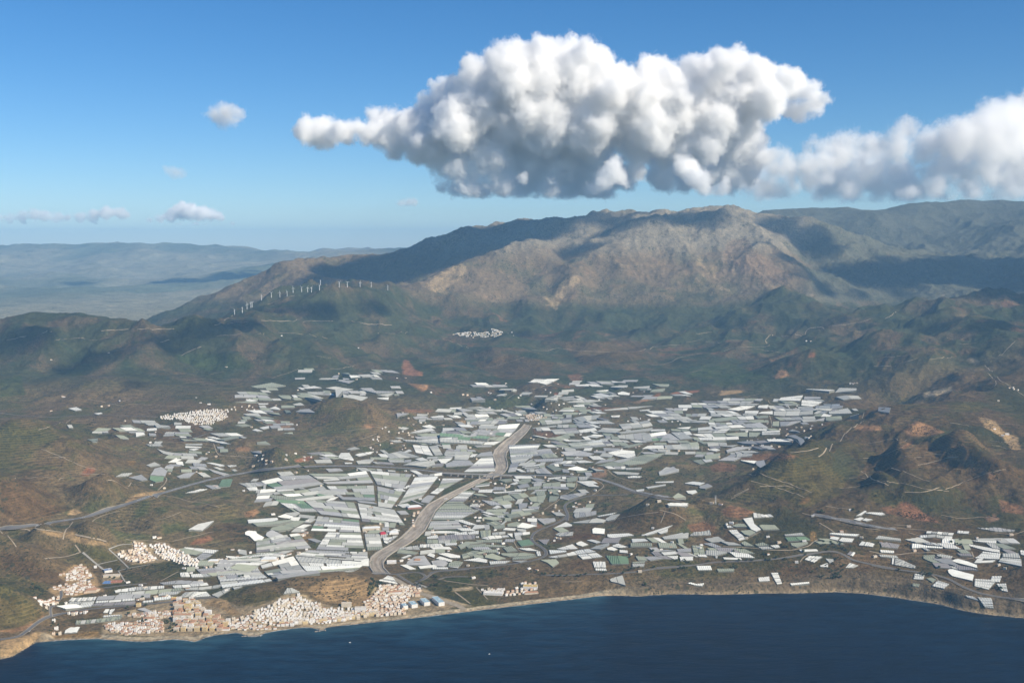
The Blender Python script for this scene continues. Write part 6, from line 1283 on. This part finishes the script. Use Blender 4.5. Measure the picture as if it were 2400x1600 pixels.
# coast road bridge at the river mouth
p = hit(893, 1345); V = []; F = []; box(V, F, -42, 42, -6, 6, 4.5, 6); o = link('road_bridge', mesh_of('road_bridge', V, F, [conc])); o.location = p; o.rotation_euler = (0, 0, R(-6)); o['category'] = 'bridge'; o['label'] = 'low coast road bridge across the mouth of the dry riverbed'
for x in (-20, 0, 20):
    V = []; F = []; box(V, F, x-.8, x+.8, -5, 5, -3, 4.497); link('pier', mesh_of('bridge_pier', V, F, [conc]), parent=o)
for y in (-6, 5.7):
    V = []; F = []; box(V, F, -42, 42, y, y+.3, 6.003, 7); link('parapet', mesh_of('bridge_parapet', V, F, [conc]), parent=o)
V = []; F = []; box(V, F, -42, 42, -5.6, 5.6, 6.004, 6.1); link('carriageway', mesh_of('bridge_carriageway', V, F, [RM['road']]), parent=o)
# ------------------------------------------------------------------ wind turbines
tw = mat('turbine_white', (.82, .83, .83), .4)
def cone(V, F, p, q, r0, r1, n=8):
    p = np.array(p, float); q = np.array(q, float); d = q-p; d /= np.linalg.norm(d); a = np.cross(d, (0, 0, 1) if abs(d[2]) < .9 else (1, 0, 0)); a /= np.linalg.norm(a); b_ = np.cross(d, a); b = len(V)
    for c, r in ((p, r0), (q, r1)):
        for j in range(n): V.append(tuple(c+a*r*math.cos(2*math.pi*j/n)+b_*r*math.sin(2*math.pi*j/n)))
    for j in range(n): F.append([b+j, b+(j+1) % n, b+n+(j+1) % n, b+n+j])
    F.append(list(range(b, b+n))[::-1]); F.append(list(range(b+n, b+2*n)))
V = []; F = []; cone(V, F, (0, 0, -4), (0, 0, 50), 2.6, 1.6, 12); TWM = mesh_of('turbine_tower', V, F, [tw])
V = []; F = []; box(V, F, -1.9, 1.9, -3.4, 5.5, 49.6, 53.4); NAC = mesh_of('turbine_nacelle', V, F, [tw])
V = []; F = []; cone(V, F, (0, -5.6, 51.5), (0, -3.403, 51.5), .5, 1.7, 10); HUB = mesh_of('turbine_hub', V, F, [tw])
BL = []
V = []; F = []; secs = [(0, 1.0, .6), (4, 2.0, .6), (12, 1.6, .4), (25, .5, .15)]
for z, c, th in secs: V += [(-c*.35, -th/2, z), (c*.65, -th/4, z), (c*.65, th/4, z), (-c*.35, th/2, z)]
for i in range(3):
    for j in range(4): F.append([i*4+j, i*4+(j+1) % 4, i*4+4+(j+1) % 4, i*4+4+j])
F.append([0, 3, 2, 1]); F.append([12, 13, 14, 15]); BLM = mesh_of('turbine_blade', V, F, [tw])
tp = pts(list(map(float, TURB.replace(',', ' ').split()))); order = sorted(range(len(tp)), key=lambda i: tp[i][0])
for rank, i in enumerate(order):
    u, v = tp[i]; h = hit(u, v+1.0)
    o = bpy.data.objects.new('wind_turbine', None); sc.collection.objects.link(o); o.location = h; o.rotation_euler = (0, 0, R(RS.uniform(-50, 50)))
    link('tower', TWM, parent=o); link('nacelle', NAC, parent=o); hb = link('hub', HUB, parent=o); ph = RS.uniform(0, 120)
    for k in range(3):
        b_ = link('blade', BLM, parent=hb); b_.location = (0, -4.7, 51.5); b_.rotation_euler = (0, R(ph+120*k), 0)
    o['category'] = 'wind turbine'; o['group'] = 'wind turbines along the ridge'; o['label'] = cutw('white wind turbine on the dark ridge, '+ordn(rank)+' of nineteen from the left')
# ------------------------------------------------------------------ masts, pylon
steel = mat('mast_steel', (.22, .22, .23), .5)
for u, v, hh, lab in ((1608, 489.5, 46, 'left'), (1619, 489, 52, 'right')):
    y = 15350.; a, t = ray(u, v); x = a*y; z = float(zat(x, y)); V = []; F = []; cone(V, F, (0, 0, -10), (0, 0, hh), 3.2, 1.6, 6)
    o = link('radio_mast', mesh_of('radio_mast', V, F, [steel])); o.location = (x, y, z)
    V = []; F = []; cone(V, F, (0, 0, hh*.5), (0, 0, hh*.56), 4.5, 4.5, 8); cone(V, F, (0, 0, hh*.8), (0, 0, hh*.84), 3.6, 3.6, 8); link('antenna_ring', mesh_of('antenna_ring', V, F, [steel]), parent=o)
    o['category'] = 'mast'; o['label'] = lab+' of two thin radio masts on the mountain summit'
h = hit(1677, 1181); lat = mat('pylon_steel', (.6, .6, .58), .5); V = []; F = []
for sx in (-1, 1):
    for sy_ in (-1, 1): cone(V, F, (3.2*sx, 3.2*sy_, -2), (.5*sx, .5*sy_, 46), .45, .3, 4)
for k in range(6):
    z0 = k*7.5; r0 = 3.2-2.7*z0/46; r1 = 3.2-2.7*(z0+7.5)/46
    for s in (-1, 1): cone(V, F, (-r0, s*r0, z0), (r1, s*r1, z0+7.5), .22, .22, 4); cone(V, F, (r0, s*r0, z0), (-r1, s*r1, z0+7.5), .22, .22, 4)
o = link('electricity_pylon', mesh_of('pylon_body', V, F, [lat])); o.location = h; o['category'] = 'pylon'; o['label'] = 'pale lattice electricity pylon on the slope left of the right hills'
for z in (32, 38, 44):
    V = []; F = []; cone(V, F, (-7, 0, z), (7, 0, z), .35, .35, 4); link('cross_arm', mesh_of('pylon_arm', V, F, [lat]), parent=o)
# ------------------------------------------------------------------ breakwater rocks, boats, cars
rockm = soil_mat('breakwater_rock', (.24, .21, .18), .3)
for a, b, n, lab in (((738, 1480), (762, 1476), 26, 'dark rock breakwater off the old town spit'), ((566, 1491), (608, 1490), 34, 'dark rock line at the tip of the sandy point')):
    A = ray(*a); B = ray(*b); V = []; F = []; ya = -H/A[1]; yb = -H/B[1]; pa = np.array([A[0]*ya, ya]); pb = np.array([B[0]*yb, yb]); org = ((pa+pb)/2).tolist()+[0]
    for k in range(n): q = pa+(pb-pa)*(k/(n-1))+RS.normal(0, 2, 2); blob(V, F, q[0], q[1], .6, RS.uniform(1.8, 3.2), 6, 4)
    o = link('breakwater', mesh_of('breakwater', V, F, [rockm], org=org)); o.location = org; o['category'] = 'breakwater'; o['label'] = lab
boatw = mat('boat_white', (.8, .8, .78), .35); dkm = mat('boat_deck', (.35, .25, .15), .6)
for u, v, lab in ((1146.7, 1532, 'tiny white motor boat alone on the dark water right of centre'), (820, 1505, 'tiny white motor boat off the old town')):
    A = ray(u, v); y = -H/A[1]; V = []; F = []
    sec = [(-5, 1.6, 0), (0, 1.9, 0), (3.5, 1.3, .3), (6, .05, .8)]
    for x, w_, z in sec: V += [(x, -w_, 1.3+z), (x, -w_*.6, -.4), (x, w_*.6, -.4), (x, w_, 1.3+z)]
    for i in range(3):
        for j in range(4): F.append([i*4+j, i*4+(j+1) % 4, i*4+4+(j+1) % 4, i*4+4+j])
    F.append([0, 3, 2, 1]); o = link('motor_boat', mesh_of('boat_hull', V, F, [boatw])); o.location = (A[0]*y, y, .1); o.rotation_euler = (0, 0, R(20)); o.scale = (.6, .6, .6)
    V = []; F = []; box(V, F, -2.4, 1.6, -1.1, 1.1, 1.31, 3.0); link('cabin', mesh_of('boat_cabin', V, F, [boatw]), parent=o)
    V = []; F = []; box(V, F, .2, 1.66, -1.0, 1.0, 2.1, 2.7); link('windscreen', mesh_of('boat_windscreen', V, F, [glass]), parent=o); o['category'] = 'boat'; o['label'] = lab
def carmesh(L, w_, h, hc, c):
    V = []; F = []; prof = [(-L/2, .4), (-L/2, h*.55), (-L*.42, h*.6), (-L*.3, hc), (L*.12, hc), (L*.27, h*.62), (L/2, h*.5), (L/2, .4)]
    for s in (-1, 1):
        for x, z in prof: V.append((x, s*w_/2*(1 if z < h*.7 else .85), z))
    n = len(prof)
    for i in range(n): j = (i+1) % n; F.append([i, j, n+j, n+i])
    F.append(list(range(n))); F.append(list(range(n, 2*n))[::-1]); return mesh_of('car_body', V, F, [c])
tyre = mat('tyre_rubber', (.03, .03, .03), .8); cars_c = dict(white=mat('car_white', (.8, .8, .8), .3), silver=mat('car_silver', (.5, .51, .52), .3), red=mat('car_red', (.4, .03, .03), .3), dark=mat('car_dark', (.05, .05, .06), .3), blue=mat('car_blue', (.06, .12, .3), .3))
V = []; F = []; cone(V, F, (0, -.12, 0), (0, .12, 0), .34, .34, 12); WHM = mesh_of('car_wheel', V, F, [tyre])
V = []; F = []; box(V, F, -.95, .35, -.78, .78, 1.0, 1.36); CWM = mesh_of('car_windows', V, F, [glass])
CB = {k: carmesh(4.4, 1.8, 1.1, 1.42, m) for k, m in cars_c.items()}
CARS = [(69, 1480, 'white'), (71, 1478, 'silver'), (52, 1487, 'dark'), (96, 1229, 'white'), (150, 1221, 'red'), (330, 1171, 'white'), (520, 1118, 'silver'), (660, 1096, 'white'), (820, 1092, 'dark'), (1290, 1115, 'white'), (1420, 1126, 'silver'), (1247, 1262, 'white'), (1262, 1300, 'silver'), (1990, 1222, 'white'), (2050, 1234, 'dark'), (1970, 1219, 'white'), (1322, 1192, 'dark'), (330, 1417, 'blue'), (1700, 1315, 'white'), (1160, 1331, 'red')]
def czone(u, v): return ('the motorway' if v < 1240 and not 1300 < u < 1350 else 'the coast road')
for u, v, c in CARS:
    h = hit(u, v); o = link('parked_car' if False else 'car', CB[c]); o.location = h+np.array([0, 0, 2.0]); o.rotation_euler = (0, 0, R(15)); link('windows', CWM, parent=o)
    for x in (-1.4, 1.4):
        for y in (-.85, .85): wl_ = link('wheel', WHM, parent=o); wl_.location = (x, y, .34)
    near = 'at far left' if u < 200 else 'left of centre' if u < 900 else 'near the middle' if u < 1350 else 'at right'
    o['category'] = 'car'; o['group'] = 'cars on the roads'; o['label'] = cutw('%s car on %s %s, %s of the cars from the left' % (c, czone(u, v), near, ordn(sorted(q[0] for q in CARS).index(u))))
# ------------------------------------------------------------------ clouds (all above the haze)
import bmesh, mathutils
def cloud_mat(name, dens, edge=1.0):
    m = bpy.data.materials.new(name); m.use_nodes = True; n = m.node_tree; n.nodes.clear(); N = NT(m)
    o = N.node('ShaderNodeOutputMaterial'); p = N.node('ShaderNodeVolumeScatter'); p.inputs['Anisotropy'].default_value = 0.0; p.inputs['Color'].default_value = (1, 1, 1, 1)
    at_ = N.node('ShaderNodeAttribute', attribute_name='density').outputs['Fac']; tc = N.node('ShaderNodeTexCoord').outputs['Object']
    ns = N.math('ADD', N.math('MULTIPLY', N.noise(.0035, 4, tc, .6), .55), N.math('MULTIPLY', N.noise(.013, 4, tc, .65), .45))
    e = N.math('ADD', N.math('MULTIPLY', at_, 2.3), N.math('MULTIPLY', N.math('SUBTRACT', ns, .60), 4.3*edge))
    e = N.math('MULTIPLY', N.math('MINIMUM', N.math('MAXIMUM', e, 0), 1), N.math('GREATER_THAN', at_, .004)); N.l(N.math('MULTIPLY', e, dens), p.inputs['Density']); N.l(p.outputs[0], o.inputs['Volume'])
    return m
_b = bmesh.new(); bmesh.ops.create_icosphere(_b, subdivisions=2, radius=1); _b.verts.ensure_lookup_table()
ICO_V = np.array([v.co[:] for v in _b.verts]); ICO_F = np.array([[v.index for v in f.verts] for f in _b.faces]); _b.free()
def cloud(name, puffs, vox, base, m, disp, band=330, bumps=9, fine=False):
    """puffs: x y z r (metres), fused to one body, roughened, cut flat at the base and filled with droplets that thin out towards its skin"""
    cx = sum(p[0] for p in puffs)/len(puffs); cyc = sum(p[1] for p in puffs)/len(puffs); cz = sum(p[2] for p in puffs)/len(puffs); VV_ = []; FF_ = []
    rs = np.random.RandomState(len(puffs)); extra = []
    for p in puffs:
        for k in range(bumps):
            a = rs.uniform(0, 6.283); e = rs.uniform(-.25, 1.2); r = p[3]*rs.uniform(.2, .42); q = p[3]*.86
            extra.append((p[0]+q*math.cos(e)*math.cos(a), p[1]+q*math.cos(e)*math.sin(a), p[2]+q*math.sin(e)*(p[4] if len(p) > 4 else 1), r)+tuple(p[4:]))
            if fine:
                for _ in range(3):
                    a2 = rs.uniform(0, 6.283); e2 = rs.uniform(-.2, 1.3); b_ = extra[-1] if _ == 0 else b_; q2 = b_[3]*.9; extra.append((b_[0]+q2*math.cos(e2)*math.cos(a2), b_[1]+q2*math.cos(e2)*math.sin(a2), b_[2]+q2*math.sin(e2), b_[3]*rs.uniform(.3, .5)))
    for p in list(puffs)+extra:
        fl = p[4] if len(p) > 4 else 1
        VV_.append(ICO_V*np.array([p[3], p[3], p[3]*fl])+np.array([p[0]-cx, p[1]-cyc, p[2]-cz])); FF_.append(ICO_F+len(ICO_V)*(len(VV_)-1))
    me = bpy.data.meshes.new(name); VV_ = np.concatenate(VV_); FF_ = np.concatenate(FF_); me.vertices.add(len(VV_)); me.vertices.foreach_set('co', VV_.astype(np.float32).ravel()); me.loops.add(FF_.size); me.loops.foreach_set('vertex_index', FF_.astype(np.int32).ravel())
    me.polygons.add(len(FF_)); me.polygons.foreach_set('loop_start', np.arange(0, FF_.size, 3, dtype=np.int32)); me.polygons.foreach_set('loop_total', np.full(len(FF_), 3, dtype=np.int32)); me.update(calc_edges=True)
    o = bpy.data.objects.new(name, me); sc.collection.objects.link(o)
    md = o.modifiers.new('r', 'REMESH'); md.mode = 'VOXEL'; md.voxel_size = vox
    for i, (sz, st) in enumerate(disp):
        tx = bpy.data.textures.new(name+str(i), 'CLOUDS'); tx.noise_scale = sz; tx.noise_depth = 5; tx.noise_type = 'SOFT_NOISE'; tx.noise_basis = 'IMPROVED_PERLIN'
        dm = o.modifiers.new('d', 'DISPLACE'); dm.texture = tx; dm.texture_coords = 'LOCAL'; dm.strength = st; dm.mid_level = .36
    dg = bpy.context.evaluated_depsgraph_get(); me2 = bpy.data.meshes.new_from_object(o.evaluated_get(dg), depsgraph=dg)
    bpy.data.objects.remove(o); co = np.empty(len(me2.vertices)*3, np.float32); me2.vertices.foreach_get('co', co); co = co.reshape(-1, 3)
    zz = co[:, 2]+cz; low = zz < base+60; zz[low] = base+60-(60*(1-np.exp(-(base+60-zz[low])/60))); co[:, 2] = zz-cz
    me2.vertices.foreach_set('co', co.ravel()); me2.materials.clear(); me2.materials.append(m); me2.update()
    src = bpy.data.objects.new(name+'_outline', me2); src.location = (cx, cyc, cz)        # outline only, never linked to the scene
    vd = bpy.data.volumes.new(name); vd.materials.append(m); o = bpy.data.objects.new(name, vd); sc.collection.objects.link(o); o.location = (cx, cyc, cz)
    md = o.modifiers.new('fill', 'MESH_TO_VOLUME'); md.object = src; md.density = 1; md.resolution_mode = 'VOXEL_SIZE'; md.voxel_size = vox; md.interior_band_width = band; return o
def puffs_px(txt, y, o=(0, 0, 1), jit=500, grow=1.08, sd=3, lean=0):
    rs = np.random.RandomState(sd); out = []
    v = list(map(float, txt.replace(',', ' ').split()))
    for i in range(0, len(v), 3):
        u = o[0]+v[i]/o[2]; vv = o[1]+v[i+1]/o[2]; r = v[i+2]/o[2]; yy = y+rs.uniform(-1, 1)*jit-r*y/FP*.4+lean*(vv-300)*9; a, t = ray(u, vv); out.append((a*yy, yy, H+t*yy, r*yy/FP*grow))
    return out
BIG = """940 145 62,870 180 62,1080 140 62,1010 160 62,1215 98 40,1165 160 66,1255 150 62,1310 140 42,1335 200 60,1400 225 52,1440 235 50,1530 215 50,1580 205 42,1640 225 50,1720 210 52,1800 200 60,1880 180 60,1950 178 56,2020 200 55,2060 230 60,2140 248 50,2180 290 60,2270 312 48,2290 345 42,2250 375 48,2180 395 48
780 225 60,740 275 60,690 320 60,640 345 56,560 392 56,480 430 52,400 450 48,350 450 44,250 468 46,180 488 46,110 488 52,65 484 40,30 482 26
950 260 120,1080 260 130,1220 280 140,1350 320 130,1500 330 112,1650 330 104,1800 330 110,1920 330 100,2050 330 90,800 400 110,950 420 130,1100 430 140,1250 450 130,1400 450 110,1550 450 110,1700 430 110,1850 430 100,1960 430 86,600 460 95,490 485 80,380 490 66,300 490 54,220 500 40,140 495 34,430 545 50,530 575 62,620 610 70,700 450 110,560 520 80,700 540 90,850 580 100,1000 600 110,1150 600 110,1300 620 96
620 600 55,560 570 50,700 650 60,760 720 62,820 750 40,700 740 36,650 715 34,900 700 72,1000 715 60,1100 725 55,1200 725 55,1300 700 80,1350 740 46,1420 700 46,1290 560 60,1340 600 58,1400 640 42,1250 540 40
1600 690 56,1700 680 66,1800 675 66,1900 680 56,1965 650 56,2010 590 50,1500 550 80,1600 560 88,1700 560 80,1800 540 88,1900 530 88,1990 520 66,1985 600 52,1860 640 66,1600 640 56,1500 650 46"""
BIG2 = "1690 620 45,1715 655 55,1755 695 58,1785 740 40,1880 700 32,1872 740 32,1850 775 32,1800 778 34,1890 778 24,1000 690 26,980 705 22,1110 710 22,1395 610 34,1380 650 50,1420 690 42,1350 700 52,1300 740 40,1440 725 26"
RIGHT = """2100 590 40,2150 640 46,2180 670 36,2250 660 40,2200 730 34,2260 735 30,2120 540 20,2320 620 50,2330 700 40,2060 600 44,2100 660 46,2060 715 38,2035 755 28,2150 590 40,2250 610 48,2320 560 46,2400 600 54,2180 730 30,2250 700 34"""
RB = """1760 430 22,1790 400 24,1800 450 20,1830 395 24,1860 380 26,1900 405 34,1960 400 36,2020 385 34,2075 375 30,1990 430 40,1930 440 36,2060 420 40,2120 400 36,2130 440 40,2190 400 34,2250 400 36,2310 395 34,2360 400 40,2410 400 40,1900 350 26,1970 345 30,2040 350 34,2100 345 34,2180 335 40,2240 320 44,2300 310 46,2360 300 52,2410 290 56,2120 290 22,2135 305 24,2110 310 20,2330 270 36,2380 255 30,2420 250 34,2250 360 40,2330 350 46,2400 350 50,2200 440 30,2280 440 34,2380 440 34,1985 455 24,1850 430 22,1780 440 20,1820 450 18,1860 458 18,1920 460 20,1990 462 20,2060 460 22,2130 458 22,2200 460 22,2270 462 24,2340 460 26,2400 460 26"""
LEFT1 = "400 505 16,425 492 20,445 495 20,470 502 18,495 505 16,515 508 12,375 512 12,350 516 8"
LEFT2 = "20 512 12,50 508 14,80 504 16,105 506 15,135 510 14,160 512 12,190 510 13,220 505 15,250 498 18,280 500 15,298 505 9,-10 510 14,60 535 12,80 540 10,20 538 10,230 534 9,150 530 7"
LEFT3 = "420 530 8,440 534 7,460 532 8,480 536 7,545 528 6,525 534 5"
SM1 = "500 262 18,520 258 20,540 264 20,560 272 16,525 278 22,505 276 16,478 268 9,545 284 14"
SM2 = "395 396 10,410 402 12,425 408 9,385 392 7"
SM3 = "938 476 9,952 474 11,966 477 9,975 480 6"
cm = cloud_mat('cloud_dense', .012); cmt = cloud_mat('cloud_thin', .0042); cmv = cloud_mat('cloud_wisp', .003, .8); cml = cloud_mat('cloud_middling', .007)
O8 = (700, 50, 1.8816)
o = cloud('cumulus_cloud', puffs_px(BIG, 24000, O8, 500, lean=.35, grow=1.1), 42, 2430, cm, ((1300, 760), (330, 230)), 330, 7, True); o['category'] = 'cloud'; o['label'] = 'huge towering white cumulus with grey left base above the mountain'
o = cloud('cumulus_turret', puffs_px(BIG2, 22600, O8, 250, sd=5), 50, 2415, cm, ((420, 200), (150, 60))); o['category'] = 'cloud'; o['label'] = 'bright low cumulus turrets in front of the base of the huge cloud'
o = cloud('cloud_scraps', puffs_px(RIGHT, 23600, O8, 300, sd=6), 55, 2420, cmt, ((420, 240), (150, 60))); o['category'] = 'cloud'; o['label'] = 'loose cloud scraps just right of the huge cloud base'
o = cloud('cloud_bank', puffs_px(RB, 25500, (0, 0, 1), 1300, sd=8), 55, 2400, cmt, ((1500, 900), (330, 220)), 420, 4); o['category'] = 'cloud'; o['label'] = 'grey broken cloud bank over the far range at the right edge'
for nm, tx_, y, m_, lab, vx in (('cumulus_cloud', LEFT1, 52000, cml, 'small white heap cloud low over the far hills at left', 70), ('cloud_band', LEFT2, 53000, cmt, 'low pale cloud band over the far hills at the left edge', 80), ('cloud_wisp', LEFT3, 54000, cmv, 'faint low wisps under the small white heap cloud', 70),
        ('small_cloud', SM1, 24000, cmt, 'single small grey-white cloud high at left', 45), ('cloud_wisp', SM2, 24000, cmv, 'faint grey wisp below the single small cloud', 40), ('small_cloud', SM3, 27500, cmt, 'small dark cloud scrap left of the mountain top', 35)):
    P = puffs_px(tx_, y, (0, 0, 1), 300); o = cloud(nm, P, vx, 2380, m_, ((300, 260), (130, 100)) if y < 30000 else ((700, 420), (260, 150))); o['category'] = 'cloud'; o['label'] = lab
# unseen clouds added above the view, set towards the sun to cast ground shadows
SHD = """1200 522 420,1290 512 440,1350 506 400,1480 503 430,1550 505 420,1650 500 420,1720 502 380,1765 516 300,820 640 800,900 630 900,980 610 1000,1060 580 950,1140 560 900,1220 540 850,1300 530 650,1380 512 450,760 655 480,700 662 300,1350 590 450,1500 512 520,1440 520 320,1560 510 520,1620 515 460,1690 520 400,1830 530 560,1890 560 520,1930 590 480,1850 600 450,1890 640 420,1800 570 350,900 560 700,1060 545 700
1960 640 520,2020 650 620,2100 640 750,2180 640 800,2260 640 800,2340 640 800,2400 630 800,2450 660 900,1930 680 460,2020 690 350,2380 690 600,2300 680 500,1740 700 200,1815 655 250,2120 690 400,2080 610 420,2250 600 500,60 800 480,210 850 420,400 810 460,560 770 480,650 730 380,760 735 420,880 720 380,980 740 300,1250 790 340,1480 775 380,1700 765 330,1900 765 300,320 900 260,1020 830 280,1600 850 260,2200 770 360,2350 760 420"""
v = list(map(float, SHD.replace(',', ' ').replace('\n', ' ').split())); P = []
for i in range(0, len(v), 3):
    h = hit(v[i], v[i+1])
    if h is None: continue
    zc = 5100
    while True:
        k = (zc-h[2])/sdir.z; rr = v[i+2]*.85
        if (zc-rr*.45-H-250)/(h[1]+sdir.y*k+rr) > .222: break
        zc += 100
    P.append((h[0]+sdir.x*k, h[1]+sdir.y*k, zc+RS.uniform(0, 60), rr, .3))
o = cloud('added_shadow_clouds', P, 90, 4600, cm, ((500, 160), (180, 70)), 200, 2); o['category'] = 'cloud'; o['label'] = 'unseen cloud field added above the view to shade the mountain'
# ------------------------------------------------------------------ haze
bm = [(-40000,-3000,-60),(40000,-3000,-60),(40000,64000,-60),(-40000,64000,-60),(-40000,-3000,2345),(40000,-3000,2345),(40000,64000,2345),(-40000,64000,2345)]
me = bpy.data.meshes.new('haze'); me.from_pydata(bm, [], [(0,3,2,1),(4,5,6,7),(0,1,5,4),(1,2,6,5),(2,3,7,6),(3,0,4,7)])
hm = bpy.data.materials.new('haze_air'); hm.use_nodes = True; n = hm.node_tree; n.nodes.clear()
out = n.nodes.new('ShaderNodeOutputMaterial'); pv = n.nodes.new('ShaderNodeVolumePrincipled')
pv.inputs['Color'].default_value = (.35, .66, 1, 1); pv.inputs['Density'].default_value = 2.15e-5; pv.inputs['Anisotropy'].default_value = 0
n.links.new(pv.outputs[0], out.inputs['Volume'])
link('haze', me, hm, 'stuff')
